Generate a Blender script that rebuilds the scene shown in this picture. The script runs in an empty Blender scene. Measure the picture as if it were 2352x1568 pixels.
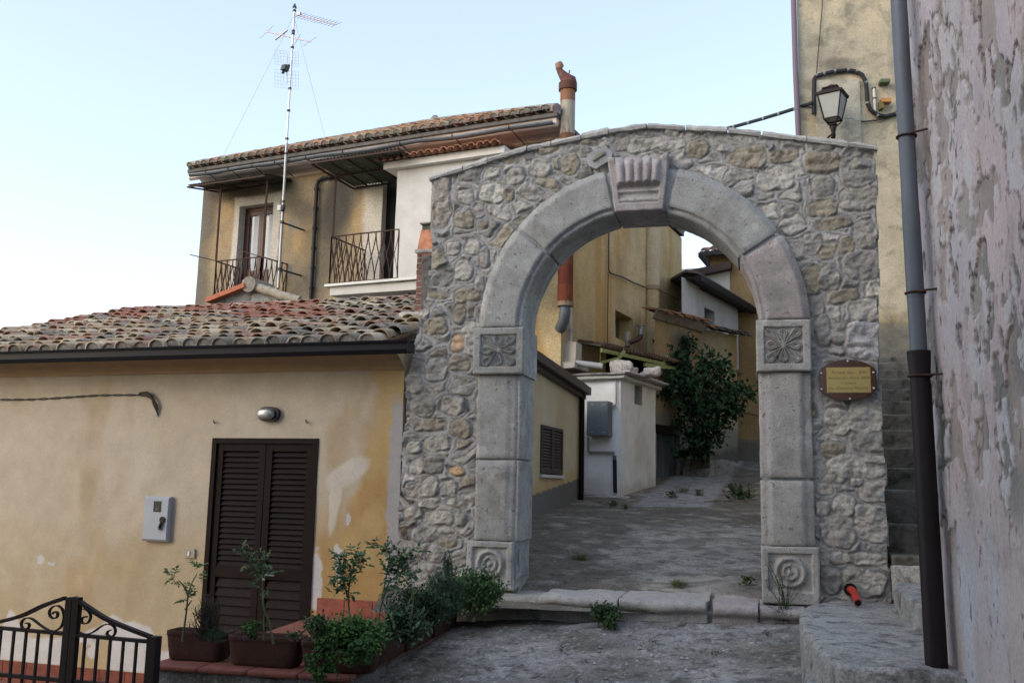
import bpy, bmesh, math, random
import numpy as np
from math import radians, sin, cos, pi, atan2, sqrt
from mathutils import Vector, Matrix, noise as mnoise

random.seed(11)
sc = bpy.context.scene
C = sc.collection

# ---------------------------------------------------------------- camera, sky, sun, exposure
FPX = 2200.0; CX, CY = 1176.0, 784.0; HOR = 336.0; ROLL = .021; EZ = 1.7
TH = math.atan(HOR / FPX)
Fw = np.array([0, cos(TH), sin(TH)]); R0 = np.array([1., 0, 0]); U0 = np.array([0, -sin(TH), cos(TH)])
RR = cos(ROLL) * R0 + sin(ROLL) * U0; UU = -sin(ROLL) * R0 + cos(ROLL) * U0
EYE = np.array([0, 0, EZ])
cd = bpy.data.cameras.new("camera"); cam = bpy.data.objects.new("camera", cd); C.objects.link(cam)
cd.sensor_width = 36; cd.lens = 36 * FPX / 2352; cd.clip_end = 3000; cd.clip_start = .05
cam.matrix_world = Matrix(((RR[0], UU[0], -Fw[0], 0), (RR[1], UU[1], -Fw[1], 0), (RR[2], UU[2], -Fw[2], EZ), (0, 0, 0, 1)))
sc.camera = cam
SUN_AZ, SUN_EL = -118.0, 26.0        # degrees from +Y (left negative), elevation
w = bpy.data.worlds.new("World"); sc.world = w; w.use_nodes = True
nt = w.node_tree; nt.nodes.clear()
sky = nt.nodes.new("ShaderNodeTexSky"); sky.sky_type = 'NISHITA'; sky.sun_disc = False
sky.sun_elevation = radians(SUN_EL); sky.sun_rotation = radians(SUN_AZ)
sky.air_density = 1.0; sky.dust_density = 2.2; sky.ozone_density = 1.0; sky.altitude = 500
bg = nt.nodes.new("ShaderNodeBackground"); bg.inputs[1].default_value = .15
wo = nt.nodes.new("ShaderNodeOutputWorld")
veil = nt.nodes.new('ShaderNodeMix'); veil.data_type = 'RGBA'; veil.inputs[0].default_value = .34; veil.inputs[7].default_value = (2.15, 2.25, 2.3, 1)     # thin high haze
nt.links.new(sky.outputs[0], veil.inputs[6]); nt.links.new(veil.outputs[2], bg.inputs[0]); nt.links.new(bg.outputs[0], wo.inputs[0])
ld = bpy.data.lights.new("sun", 'SUN'); ld.energy = .14; ld.angle = radians(20); ld.color = (1, .97, .92)
lo = bpy.data.objects.new("sun", ld); C.objects.link(lo)
sd = Vector((sin(radians(SUN_AZ)) * cos(radians(SUN_EL)), cos(radians(SUN_AZ)) * cos(radians(SUN_EL)), sin(radians(SUN_EL))))
lo.rotation_euler = sd.to_track_quat('Z', 'Y').to_euler(); lo.location = sd * 60
sc.view_settings.view_transform = 'Standard'; sc.view_settings.look = 'None'
sc.view_settings.exposure = 1.62; sc.view_settings.gamma = 1; sc.view_settings.use_curve_mapping = False
sc.view_settings.use_white_balance = True; sc.view_settings.white_balance_temperature = 6750; sc.view_settings.white_balance_tint = 10
sc.cycles.max_bounces = 6

# ---------------------------------------------------------------- measuring helpers
def ray(x, y): return Fw + RR * (x - CX) / FPX + UU * (CY - y) / FPX
def onplane(x, y, P, N):
    d = ray(x, y); P = np.array(P, float); N = np.array(N, float)
    return EYE + d * ((P - EYE) @ N) / (d @ N)
def onz(x, y, z): return onplane(x, y, (0, 0, z), (0, 0, 1))
def at(x, y, Y): return onplane(x, y, (0, Y, 0), (0, 1, 0))
class Pl:                       # a vertical plane: u along, v = height, n towards the street
    def __init__(s, P, A):
        A = np.array([A[0], A[1], 0.]); s.A = A / np.linalg.norm(A); s.N = np.array([s.A[1], -s.A[0], 0])
        s.O = np.array([P[0], P[1], 0.])
    def uv(s, x, y, n=0.):
        p = onplane(x, y, s.O + s.N * n, s.N); return float((p - s.O) @ s.A), float(p[2])
    def p(s, u, v, n=0.): return s.O + s.A * u + s.N * n + np.array([0, 0, v])
    def P(s, u, v, n=0.): return Vector(s.p(u, v, n))
def plb(x, Y, b):
    b = radians(b); return Pl(at(x, 1120, Y), (cos(b), -sin(b)))
AR = plb(1480, 9.0, 14.5)                       # face of the archway
HW = plb(915, 9.72, 18)                         # front wall of the low house
MH = plb(1284, 17.0, 25)                        # facade of the tall house
MS = Pl(MH.O, (sin(radians(25)), cos(radians(25))))   # its side wall
TB = plb(1862, 13.6, 6)                         # tall building on the right

# ---------------------------------------------------------------- noise in numpy
def _h(ix, iy, s):
    n = (ix.astype(np.int64) * 374761393 + iy.astype(np.int64) * 668265263 + s * 1442695041) & 0xffffffff
    n = ((n ^ (n >> 13)) * 1274126177) & 0xffffffff
    n = (n ^ (n >> 16)) & 0xffffffff
    return n.astype(float) / 4294967295.0
def vn(x, y, s=0):
    x = np.asarray(x, float); y = np.asarray(y, float)
    ix = np.floor(x); iy = np.floor(y); fx = x - ix; fy = y - iy
    fx = fx * fx * (3 - 2 * fx); fy = fy * fy * (3 - 2 * fy)
    ix = ix.astype(int); iy = iy.astype(int)
    a = _h(ix, iy, s); b = _h(ix + 1, iy, s); c = _h(ix, iy + 1, s); d = _h(ix + 1, iy + 1, s)
    return (a * (1 - fx) + b * fx) * (1 - fy) + (c * (1 - fx) + d * fx) * fy
def fbm(x, y, o=4, s=0):
    r = 0; a = .5; t = 0
    for i in range(o):
        r = r + a * vn(x * 2 ** i + 17.3 * i, y * 2 ** i + 9.1 * i, s + i); t += a; a *= .5
    return r / t
def ss(a, b, x): t = np.clip((x - a) / (b - a), 0, 1); return t * t * (3 - 2 * t)
def mix(a, b, t):
    t = np.asarray(t)[..., None]; return np.asarray(a) * (1 - t) + np.asarray(b) * t

# ---------------------------------------------------------------- materials
MATS = {}
def mk(name, col=None, rough=.9, metal=0., var=.18, vs=6., bump=.25, bs=90., stain=None, spec=.3, stretch=(1, 1, 1), fine=.12, fs=220., alpha_stain=False, bump2=None, dirt=None):
    m = bpy.data.materials.new(name); m.use_nodes = True; t = m.node_tree; N = t.nodes; Lk = t.links
    b = N["Principled BSDF"]; b.inputs["Roughness"].default_value = rough; b.inputs["Metallic"].default_value = metal
    b.inputs["Specular IOR Level"].default_value = spec
    tc = N.new("ShaderNodeTexCoord"); mp = N.new("ShaderNodeMapping"); mp.inputs["Scale"].default_value = stretch
    Lk.new(tc.outputs["Object"], mp.inputs[0]); co = mp.outputs[0]
    at_ = None
    if col is None:
        at_ = N.new("ShaderNodeAttribute"); at_.attribute_name = "Col"; cur = at_.outputs["Color"]
    else:
        r = N.new("ShaderNodeRGB"); r.outputs[0].default_value = (*col, 1); cur = r.outputs[0]
    def nz(scale, detail=5, rgh=.6, dist=0.):
        n = N.new("ShaderNodeTexNoise"); n.inputs["Scale"].default_value = scale; n.inputs["Detail"].default_value = detail
        n.inputs["Roughness"].default_value = rgh; n.inputs["Distortion"].default_value = dist; Lk.new(co, n.inputs["Vector"]); return n.outputs[0]
    def rng(v, a, b_, c, d):
        n = N.new("ShaderNodeMapRange"); Lk.new(v, n.inputs[0])
        for i, q in enumerate((a, b_, c, d)): n.inputs[1 + i].default_value = q
        return n.outputs[0]
    def mul(c, f):
        n = N.new("ShaderNodeMix"); n.data_type = 'RGBA'; n.blend_type = 'MULTIPLY'; n.inputs[0].default_value = 1
        Lk.new(c, n.inputs[6]); Lk.new(f, n.inputs[7]); return n.outputs[2]
    def mixc(c, colr, f):
        n = N.new("ShaderNodeMix"); n.data_type = 'RGBA'; Lk.new(f, n.inputs[0]); Lk.new(c, n.inputs[6]); n.inputs[7].default_value = (*colr, 1); return n.outputs[2]
    if var: cur = mul(cur, rng(nz(vs), .25, .75, 1 - var, 1 + var))
    if fine: cur = mul(cur, rng(nz(fs, 3), .3, .7, 1 - fine, 1 + fine))
    for st in (stain or []):        # (colour, scale, lo, hi, amount)
        f = rng(nz(st[1], 7, .65, .4), st[2], st[3], 0, st[4])
        if alpha_stain:
            mm = N.new("ShaderNodeMath"); mm.operation = 'MULTIPLY'; Lk.new(f, mm.inputs[0]); Lk.new(at_.outputs["Alpha"], mm.inputs[1]); f = mm.outputs[0]
        cur = mixc(cur, st[0], f)
    Lk.new(cur, b.inputs["Base Color"])
    if bump:
        bp = N.new("ShaderNodeBump"); bp.inputs["Strength"].default_value = bump; bp.inputs["Distance"].default_value = .01
        Lk.new(nz(bs, 6, .65), bp.inputs["Height"]); last = bp
        if bump2:
            b2 = N.new("ShaderNodeBump"); b2.inputs["Strength"].default_value = bump2[1]; b2.inputs["Distance"].default_value = bump2[2] if len(bump2) > 2 else .03
            Lk.new(nz(bump2[0], 5, .6), b2.inputs["Height"]); Lk.new(bp.outputs[0], b2.inputs["Normal"]); last = b2
        Lk.new(last.outputs[0], b.inputs["Normal"])
    MATS[name] = m; return m

# ---------------------------------------------------------------- object helpers
ORG = {}
def tag(o, label=None, cat=None, group=None, kind=None):
    if label: o['label'] = label
    if cat: o['category'] = cat
    if group: o['group'] = group
    if kind: o['kind'] = kind
    return o
def thing(name, label, cat, loc, group=None):
    o = bpy.data.objects.new(name, None); C.objects.link(o); o.location = Vector(loc); o.empty_display_size = .1
    ORG[o] = Vector(loc); return tag(o, label, cat, group)
def link(name, me, mat, parent=None, loc=None):
    o = bpy.data.objects.new(name, me); C.objects.link(o); me.materials.append(mat)
    if parent is not None:
        org = ORG[parent]; o.parent = parent
    else:
        org = Vector(loc) if loc is not None else Vector((0, 0, 0)); o.location = org
    ORG[o] = org
    if org.length > 0: me.transform(Matrix.Translation(-org))
    return o
class MB:
    def __init__(s): s.v = []; s.f = []; s.c = []; s.col = (1, 1, 1, 1); s.smooth = []
    def add(s, vs, fs, col=None, smooth=False):
        k = len(s.v); s.v += [tuple(map(float, q)) for q in vs]
        c = col if col is not None else s.col
        if len(c) == 3: c = (*c, 1.)
        s.c += [c] * len(vs); s.f += [tuple(i + k for i in q) for q in fs]; s.smooth += [smooth] * len(fs)
    def box(s, o, ax, ay, az, col=None):         # corner/centre o, full vectors
        o, ax, ay, az = (np.array(q, float) for q in (o, ax, ay, az))
        vs = [o + ax * i + ay * j + az * k for k in (-.5, .5) for j in (-.5, .5) for i in (-.5, .5)]
        det = np.dot(np.cross(ax, ay), az)
        fs = [(0, 2, 3, 1), (4, 5, 7, 6), (0, 1, 5, 4), (2, 6, 7, 3), (0, 4, 6, 2), (1, 3, 7, 5)]
        if det < 0: fs = [q[::-1] for q in fs]
        s.add(vs, fs, col)
    def bar(s, a, b, w_, h_=None, up=(0, 0, 1), col=None):
        a = np.array(a, float); b = np.array(b, float); h_ = h_ or w_; d = b - a; L = np.linalg.norm(d); d = d / L
        x = np.cross(d, up); nx = np.linalg.norm(x)
        if nx < 1e-4: x = np.cross(d, (1, 0, 0)); nx = np.linalg.norm(x)
        x /= nx; z = np.cross(x, d); s.box((a + b) / 2, d * L, x * w_, z * h_, col)
    def pbox(s, pl, u0, u1, v0, v1, n0, n1, col=None):
        s.box(pl.p((u0 + u1) / 2, (v0 + v1) / 2, (n0 + n1) / 2), pl.A * (u1 - u0), np.array([0, 0, v1 - v0]), pl.N * (n1 - n0), col)
    def tube(s, pts, r, n=8, col=None, cap=True, half=False):
        pts = [np.array(p, float) for p in pts]; rs = r if isinstance(r, (list, tuple)) else [r] * len(pts)
        vs = []; prev = None
        for i, p in enumerate(pts):
            d = pts[min(i + 1, len(pts) - 1)] - pts[max(i - 1, 0)]; d = d / (np.linalg.norm(d) + 1e-9)
            if prev is None:
                a = np.array([0, 0, 1.]) if abs(d[2]) < .9 else np.array([1., 0, 0]); x = np.cross(d, a)
            else: x = prev - d * (prev @ d)
            x /= np.linalg.norm(x) + 1e-9; prev = x; y = np.cross(d, x)
            for k in range(n):
                t = 2 * pi * k / n; vs.append(p + (x * cos(t) + y * sin(t)) * rs[i])
        fs = []
        for i in range(len(pts) - 1):
            for k in range(n):
                a = i * n + k; b = i * n + (k + 1) % n; fs.append((a, b, b + n, a + n))
        s.add(vs, fs, col, True)
        if cap:
            m = len(pts) - 1
            s.add(vs[:n], [tuple(range(n))[::-1]], col); s.add(vs[m * n:], [tuple(range(n))], col)
    def poly(s, pts, col=None): s.add(pts, [tuple(range(len(pts)))], col)
    def prism(s, pts, off, col=None):            # polygon swept by a vector
        pts = [np.array(p, float) for p in pts]; off = np.array(off, float); n = len(pts)
        nrm = sum((np.cross(pts[i], pts[(i + 1) % n]) for i in range(n)))
        fl = np.dot(nrm, off) > 0
        vs = pts + [p + off for p in pts]
        fs = [tuple(range(n))[::-1], tuple(range(n, 2 * n))] + [(i, (i + 1) % n, (i + 1) % n + n, i + n) for i in range(n)]
        if not fl: fs = [q[::-1] for q in fs]
        s.add(vs, fs, col)
    def mesh(s, name):
        me = bpy.data.meshes.new(name); me.from_pydata(s.v, [], s.f)
        a = me.color_attributes.new("Col", 'FLOAT_COLOR', 'POINT'); a.data.foreach_set('color', np.array(s.c, dtype=np.float32).ravel())
        me.polygons.foreach_set('use_smooth', s.smooth); me.update(); return me
    def part(s, name, mat, parent): return link(name, s.mesh(name), mat, parent)
    def single(s, name, mat, loc, label, cat, group=None): return tag(link(name, s.mesh(name), mat, None, loc), label, cat, group)
    def struct(s, name, mat): return tag(link(name, s.mesh(name), mat), kind='structure')

def gridmesh(name, P, col, keep=None, smooth=True, flip=False):
    """P (m,n,3) world points, col (m,n,3|4), keep (m-1,n-1) mask -> mesh"""
    m, n = P.shape[:2]; idx = np.arange(m * n).reshape(m, n)
    q = np.stack([idx[:-1, :-1], idx[:-1, 1:], idx[1:, 1:], idx[1:, :-1]], -1)
    if flip: q = q[..., ::-1]
    q = q[keep] if keep is not None else q.reshape(-1, 4)
    me = bpy.data.meshes.new(name)
    me.from_pydata(P.reshape(-1, 3).tolist(), [], q.tolist())
    c = col.reshape(m * n, -1)
    if c.shape[1] == 3: c = np.concatenate([c, np.ones((m * n, 1))], 1)
    a = me.color_attributes.new("Col", 'FLOAT_COLOR', 'POINT'); a.data.foreach_set('color', c.astype(np.float32).ravel())
    me.polygons.foreach_set('use_smooth', [smooth] * len(q)); me.update(); return me
def axis(a, b, step, marks=()):
    n = max(2, int(round((b - a) / step)) + 1); x = list(np.linspace(a, b, n))
    for k in marks:
        if a < k < b: x.append(k)
    x = sorted(x); out = [x[0]]
    for q in x[1:]:
        if q - out[-1] > 1e-4: out.append(q)
    return np.array(out)
def wall(name, pl, u0, u1, v0, v1, step, colfn, hfn=None, holes=(), n=0., keepfn=None):
    us = axis(u0, u1, step, [h[0] for h in holes] + [h[1] for h in holes]); vs = axis(v0, v1, step, [h[2] for h in holes] + [h[3] for h in holes])
    Ug, Vg = np.meshgrid(us, vs); H = hfn(Ug, Vg) if hfn else 0 * Ug
    P = pl.O + pl.A * Ug[..., None] + pl.N * (n + H)[..., None]; P[..., 2] = Vg
    uc = (Ug[:-1, :-1] + Ug[1:, 1:]) / 2; vc = (Vg[:-1, :-1] + Vg[1:, 1:]) / 2
    keep = np.ones(uc.shape, bool)
    for h in holes: keep &= ~((uc > h[0]) & (uc < h[1]) & (vc > h[2]) & (vc < h[3]))
    if keepfn: keep &= keepfn(uc, vc)
    return gridmesh(name, P, colfn(Ug, Vg), keep)
def reveal(mb, pl, h, depth, n=0., col=None):       # the four sides and the back of an opening
    u0, u1, v0, v1 = h; a = [(u0, v0), (u1, v0), (u1, v1), (u0, v1)]
    for i in range(4):
        p, q = a[i], a[(i + 1) % 4]
        mb.add([pl.p(*p, n), pl.p(*p, n - depth), pl.p(*q, n - depth), pl.p(*q, n)], [(0, 1, 2, 3)], col)
def jit(mesh, amp, sc_=3., seed=0):
    for v in mesh.vertices:
        o = mnoise.noise_vector(v.co * sc_ + Vector((seed, 0, 0))); v.co += o * amp
def rough_prism(poly, z0, z1, bevel=.02, cell=.06, amp=.01, nscale=4., col=(1, 1, 1)):
    bm = bmesh.new(); vb = [bm.verts.new((p[0], p[1], z0)) for p in poly]; vt = [bm.verts.new((p[0], p[1], z1)) for p in poly]
    n = len(poly); ar = sum(poly[i][0] * poly[(i + 1) % n][1] - poly[(i + 1) % n][0] * poly[i][1] for i in range(n))
    bm.faces.new(vt); bm.faces.new(vb[::-1])
    for i in range(n): bm.faces.new((vb[i], vb[(i + 1) % n], vt[(i + 1) % n], vt[i]))
    bmesh.ops.recalc_face_normals(bm, faces=bm.faces)
    if bevel: bmesh.ops.bevel(bm, geom=list(bm.edges), offset=bevel, segments=3, affect='EDGES', profile=.5)
    bmesh.ops.triangulate(bm, faces=[f for f in bm.faces if len(f.verts) > 4])
    for it in range(7):
        es = [e for e in bm.edges if e.calc_length() > cell]
        if not es: break
        bmesh.ops.subdivide_edges(bm, edges=es, cuts=1, use_grid_fill=True)
    for v in bm.verts:
        q = v.co; v.co = q + mnoise.noise_vector(q * nscale) * amp + mnoise.noise_vector(q * nscale * 4) * amp * .35
    me = bpy.data.meshes.new("rough"); bm.to_mesh(me); bm.free()
    a = me.color_attributes.new("Col", 'FLOAT_COLOR', 'POINT'); a.data.foreach_set('color', np.tile(np.array([*col, 1.], np.float32), len(me.vertices)))
    me.polygons.foreach_set('use_smooth', [True] * len(me.polygons)); me.update(); return me

# ---------------------------------------------------------------- material set
m_rubble = mk("rubble stone", None, .92, var=.2, vs=12, bump=.5, bs=70, fine=.24, fs=75, bump2=(22, .35, .03), stain=[((.10, .10, .095), 30, .62, .75, .5), ((.5, .5, .48), 45, .66, .78, .35)])
m_block = mk("dressed limestone", None, .9, var=.2, vs=6, bump=.5, bs=90, fine=.22, fs=85, bump2=(14, .4, .02), stain=[((.05, .047, .042), 22, .605, .64, .65), ((.60, .59, .57), 2.2, .595, .61, .35), ((.17, .165, .15), 2.6, .50, .66, .55), ((.42, .41, .39), 9, .56, .66, .4)])
m_stucco = mk("painted stucco", None, .93, var=.1, vs=4, bump=.3, bs=60, fine=.09, fs=70, bump2=(5, .25, .03))
m_grain = mk("coarse grained render", None, .95, var=.12, vs=4, bump=.8, bs=70, fine=.30, fs=45, stain=[((.09, .075, .05), 40, .60, .72, .5)])
m_pink = mk("peeling pink plaster", None, .93, var=.12, vs=3, bump=.6, bs=45, fine=.16, fs=90, bump2=(8, .5, .03), stretch=(1, 1, .45), stain=[((.035, .03, .035), 42, .68, .72, .8), ((.30, .25, .23), 7, .56, .66, .5)])
m_conc = mk("weathered concrete", None, .93, var=.3, vs=3, bump=.8, bs=55, fine=.42, fs=55, bump2=(10, .3, .04), stain=[((.06, .055, .048), 7, .50, .66, .8), ((.46, .45, .42), 48, .60, .66, .6)])
m_tile = mk("old roof tile", None, .92, var=.2, vs=14, bump=.4, bs=90, fine=.22, fs=80, alpha_stain=True, spec=.15, stain=[((.075, .070, .062), 13, .55, .68, .75), ((.46, .43, .36), 20, .55, .64, .7)])
m_terra = mk("terracotta", None, .85, var=.35, vs=9, bump=.3, bs=80, fine=.12, stain=[((.05, .035, .028), 14, .52, .72, .6)])
m_iron = mk("dark brown painted iron", (.014, .009, .010), .55, .1, var=.2, bump=.1, spec=.25)
m_rustiron = mk("rusty brown iron", (.06, .032, .026), .75, .3, var=.3, vs=20, bump=.2)
m_zinc = mk("aged zinc", (.115, .13, .15), .55, .3, var=.2, vs=5, bump=.08, fine=.06, stain=[((.10, .09, .08), 9, .55, .7, .6)], stretch=(1, 1, .3))
m_alu = mk("pale aluminium", (.35, .35, .36), .4, .6, var=.05, bump=0)
m_black = mk("black plastic", (.012, .013, .016), .5, 0, var=.1, bump=.05, fine=.05)
m_navy = mk("dark metal gutter", (.008, .011, .020), .5, .1, var=.1, bump=.03, fine=.03)
m_brown = mk("dark brown painted shutter", (.0095, .0055, .0055), .6, 0, var=.2, vs=4, bump=.06, fine=.06, spec=.1)
m_brown2 = mk("grey brown shutter", (.055, .043, .04), .5, 0, var=.12, bump=.06)
m_wood = mk("varnished red wood", (.06, .022, .018), .4, 0, var=.25, vs=8, bump=.1, stretch=(1, 1, .2))
m_oldwood = mk("weathered wood", (.2, .17, .13), .9, 0, var=.35, vs=10, bump=.5, bs=40, stretch=(1, 1, .2), stain=[((.06, .05, .04), 8, .5, .65, .7)])
m_glass = mk("window glass", (.05, .07, .11), .08, 0, var=.1, bump=0, fine=0, spec=.8)
m_curtain = mk("white curtain", (.42, .44, .48), .9, 0, var=.08, bump=.1)
m_green = mk("mossy corrugated sheet", (.05, .065, .05), .6, .1, var=.4, vs=5, bump=.2, stain=[((.28, .28, .26), 9, .58, .66, .5)])
m_rust = mk("rusty flue", None, .8, .15, var=.25, vs=7, bump=.3, stretch=(1, 1, .35), stain=[((.045, .02, .014), 6, .5, .65, .7), ((.33, .27, .20), 5, .62, .7, .7)])
m_greybox = mk("grey painted steel", (.13, .15, .165), .55, .1, var=.08, bump=.05)
m_plast = mk("grey plastic", (.30, .34, .40), .5, 0, var=.05, bump=.03, fine=.03)
m_vc = mk("painted surface", None, .7, 0, var=.06, bump=.05, fine=.05)
m_metal = mk("bare metal", None, .35, .6, var=.08, bump=.05, fine=.05)
m_leaf = mk("leaves", None, .65, 0, var=.25, vs=20, bump=0, fine=0, spec=.15)
m_bark = mk("bark", (.09, .07, .05), .9, 0, var=.3, vs=20, bump=.5, bs=40)
m_soil = mk("potting soil", (.03, .024, .018), .95, 0, var=.3, vs=30, bump=.8, bs=60)
m_brick = mk("old brick", None, .92, var=.2, vs=12, bump=.5, bs=60, stain=[((.02, .02, .018), 13, .55, .62, .8)], alpha_stain=True)
m_lampglass = mk("frosted lamp glass", (.26, .275, .27), .35, 0, var=.05, bump=0, spec=.5)
m_darkroom = mk("dark interior", (.01, .01, .01), 1, 0, var=0, bump=0, fine=0)
m_green2 = mk("green painted steel", (.30, .33, .12), .6, .1, var=.2, bump=.1)
m_blue = mk("faded blue planks", (.075, .095, .105), .85, 0, var=.35, vs=6, bump=.4, bs=40, stretch=(1, 1, .15), stain=[((.03, .03, .03), 5, .5, .65, .6)])
m_cap = mk("white plaster", None, .9, var=.1, vs=4, bump=.3, bs=50, fine=.05, bump2=(6, .3, .03), stain=[((.25, .22, .17), 5, .60, .78, .4)])

# ================================================================ GROUND
def z_front(x, y): return .535 - .065 * (8.75 - y) + .05 * (x - 1.2)
def z_back(y): return .775 + .11 * (y - 9.5)
mb = MB(); mb.add([(-900, -900, -.8), (900, -900, -.8), (900, 900, -.8), (-900, 900, -.8)], [(0, 1, 2, 3)])
m_earth = mk("dry earth", (.16, .15, .12), .95, var=.3, vs=.3, bump=.3, bs=20)
mb.struct("ground", m_earth)
L0 = onz(344, 1525, .45); L1 = onz(803, 1553, .45); L2 = onz(1078, 1424, .45)     # the planter ledge: gate post, corner, archway end
def in_terrace(x, y):
    l1 = L0[1] + (x - L0[0]) * (L1[1] - L0[1]) / (L1[0] - L0[0]) + .04
    l2 = L1[0] + (y - L1[1]) * (L2[0] - L1[0]) / (L2[1] - L1[1]) - .04
    return (y > l1) & (x < l2)
xs = axis(-5, 4.2, .022); ys = axis(1.0, 9.1, .022)
X, Y = np.meshgrid(xs, ys)
rough_ = fbm(X * 3.2, Y * 3.2, 5, 3) - .5
gr = fbm(X * 26, Y * 26, 3, 9) - .5
def crack(x, y, s, wd=.012):
    q = np.abs(fbm(x, y, 4, s) - .5); return 1 - ss(0, wd, q)
ck = crack(X * .9 + 3, Y * 1.3, 21, .008) * ss(.35, .5, vn(X * .8, Y * .8, 33))
slab = ss(.50, .53, fbm(X * .7 + 5, Y * 1.1, 4, 41))       # broken overlay of newer concrete
Zg = z_front(X, Y) + rough_ * .045 + gr * .012 - ck * .02 + slab * .014
peb = vn(X * 42, Y * 42, 5)
Zg += ss(.8, .95, peb) * .007
P = np.stack([X, Y, Zg], -1)
base = mix((.165, .152, .13), (.32, .305, .28), ss(.35, .7, fbm(X * 1.3, Y * 1.3, 4, 51)))
base = mix(base, (.245, .245, .245), slab * .6)
base = mix(base, (.50, .48, .46), ss(.80, .9, peb) * .75); base = mix(base, (.07, .07, .065), ss(.78, .9, vn(X * 34, Y * 34, 61)) * .7)
base = mix(base, (.06, .06, .05), ck * .9)
base = mix(base, (.12, .12, .10), ss(.55, .75, fbm(X * 2.2, Y * 2.2, 4, 77)) * .55)
xc = (X[:-1, :-1] + X[1:, 1:]) / 2; yc = (Y[:-1, :-1] + Y[1:, 1:]) / 2
tag(link("street", gridmesh("street", P, base, ~in_terrace(xc, yc)), m_conc), kind='structure')
# street beyond the arch
xs = axis(-1.2, 11, .05); ys = np.concatenate([axis(8.75, 17.5, .035), axis(17.6, 36, .11)])
X, Y = np.meshgrid(xs, ys)
Z = z_back(Y) + (fbm(X * .8, Y * .8, 3, 4) - .5) * .05 + (fbm(X * 9, Y * 9, 3, 8) - .5) * .010 + .012 * (X - .9) * 0
Z -= .04 * ss(-.2, -1.2, X) + .055 * ss(9.7, 9.3, Y + .26 * (X - .9))
patch = ss(-.06, .06, X - (.98 + .17 * (Y - 9.5)) + (fbm(X * 1.3 + 8, Y * 1.3, 5, 14) - .5) * .9) * ss(14.5, 13.0, Y + (fbm(X, Y, 3, 15) - .5) * 2) * ss(2.9, 2.2, X - .25 * (Y - 9.5) + (fbm(X * 1.5, Y, 4, 17) - .5) * 1.2)
base = mix((.14, .123, .10), (.34, .318, .285), patch * .8)
base = mix(base, (.36, .34, .30), ss(.60, .68, fbm(X * 2.9, Y * 3.8, 5, 24)) * .5)
base = mix(base, (.075, .068, .06), ss(.52, .62, fbm(X * 3.4, Y * 4.6, 5, 34)) * .5)
new = ss(15.6, 15.75, Y) * ss(1.9, 2.05, X - .30 * (Y - 15.6)) * ss(3.3, 3.15, X - .30 * (Y - 15.6)); base = mix(base, (.27, .28, .28), new * .8)
tag(link("street_beyond", gridmesh("street_beyond", np.stack([X, Y, Z], -1), base), m_conc), kind='structure')
# sunken tiled terrace in front of the low house
m_floor = mk("terrace floor", (.20, .10, .08), .7, var=.2, vs=8, bump=.1, stain=[((.35, .28, .22), 6, .6, .7, .3)])
mb = MB(); mb.add([(-8, 5.6, -.55), (.3, 5.6, -.55), (.3, 11.5, -.55), (-8, 13.5, -.55)], [(0, 1, 2, 3)])
mb.struct("terrace_floor", m_floor)
mb = MB()        # skirting tiles along the house base
ub0, ub1 = HW.uv(0, 1520)[0] - .6, HW.uv(470, 1500)[0]
for i in range(16):
    a = ub0 + i * .33
    if a + .32 > ub1: break
    mb.pbox(HW, a, a + .322, -.56, -.325, 0.004, .016, (.17, .05, .035))
skirt_mb = mb

# ================================================================ ARCHWAY
UC, RI, RO, VS = -.07, 1.13, 1.585, 3.265
def ang(x, y):
    u, v = AR.uv(x, y); return atan2(v - VS, u - UC)
arch = thing("stone_archway", "grey stone archway of rubble and carved limestone blocks spanning the street", "archway", AR.p(0, .5, -.3))
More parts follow.
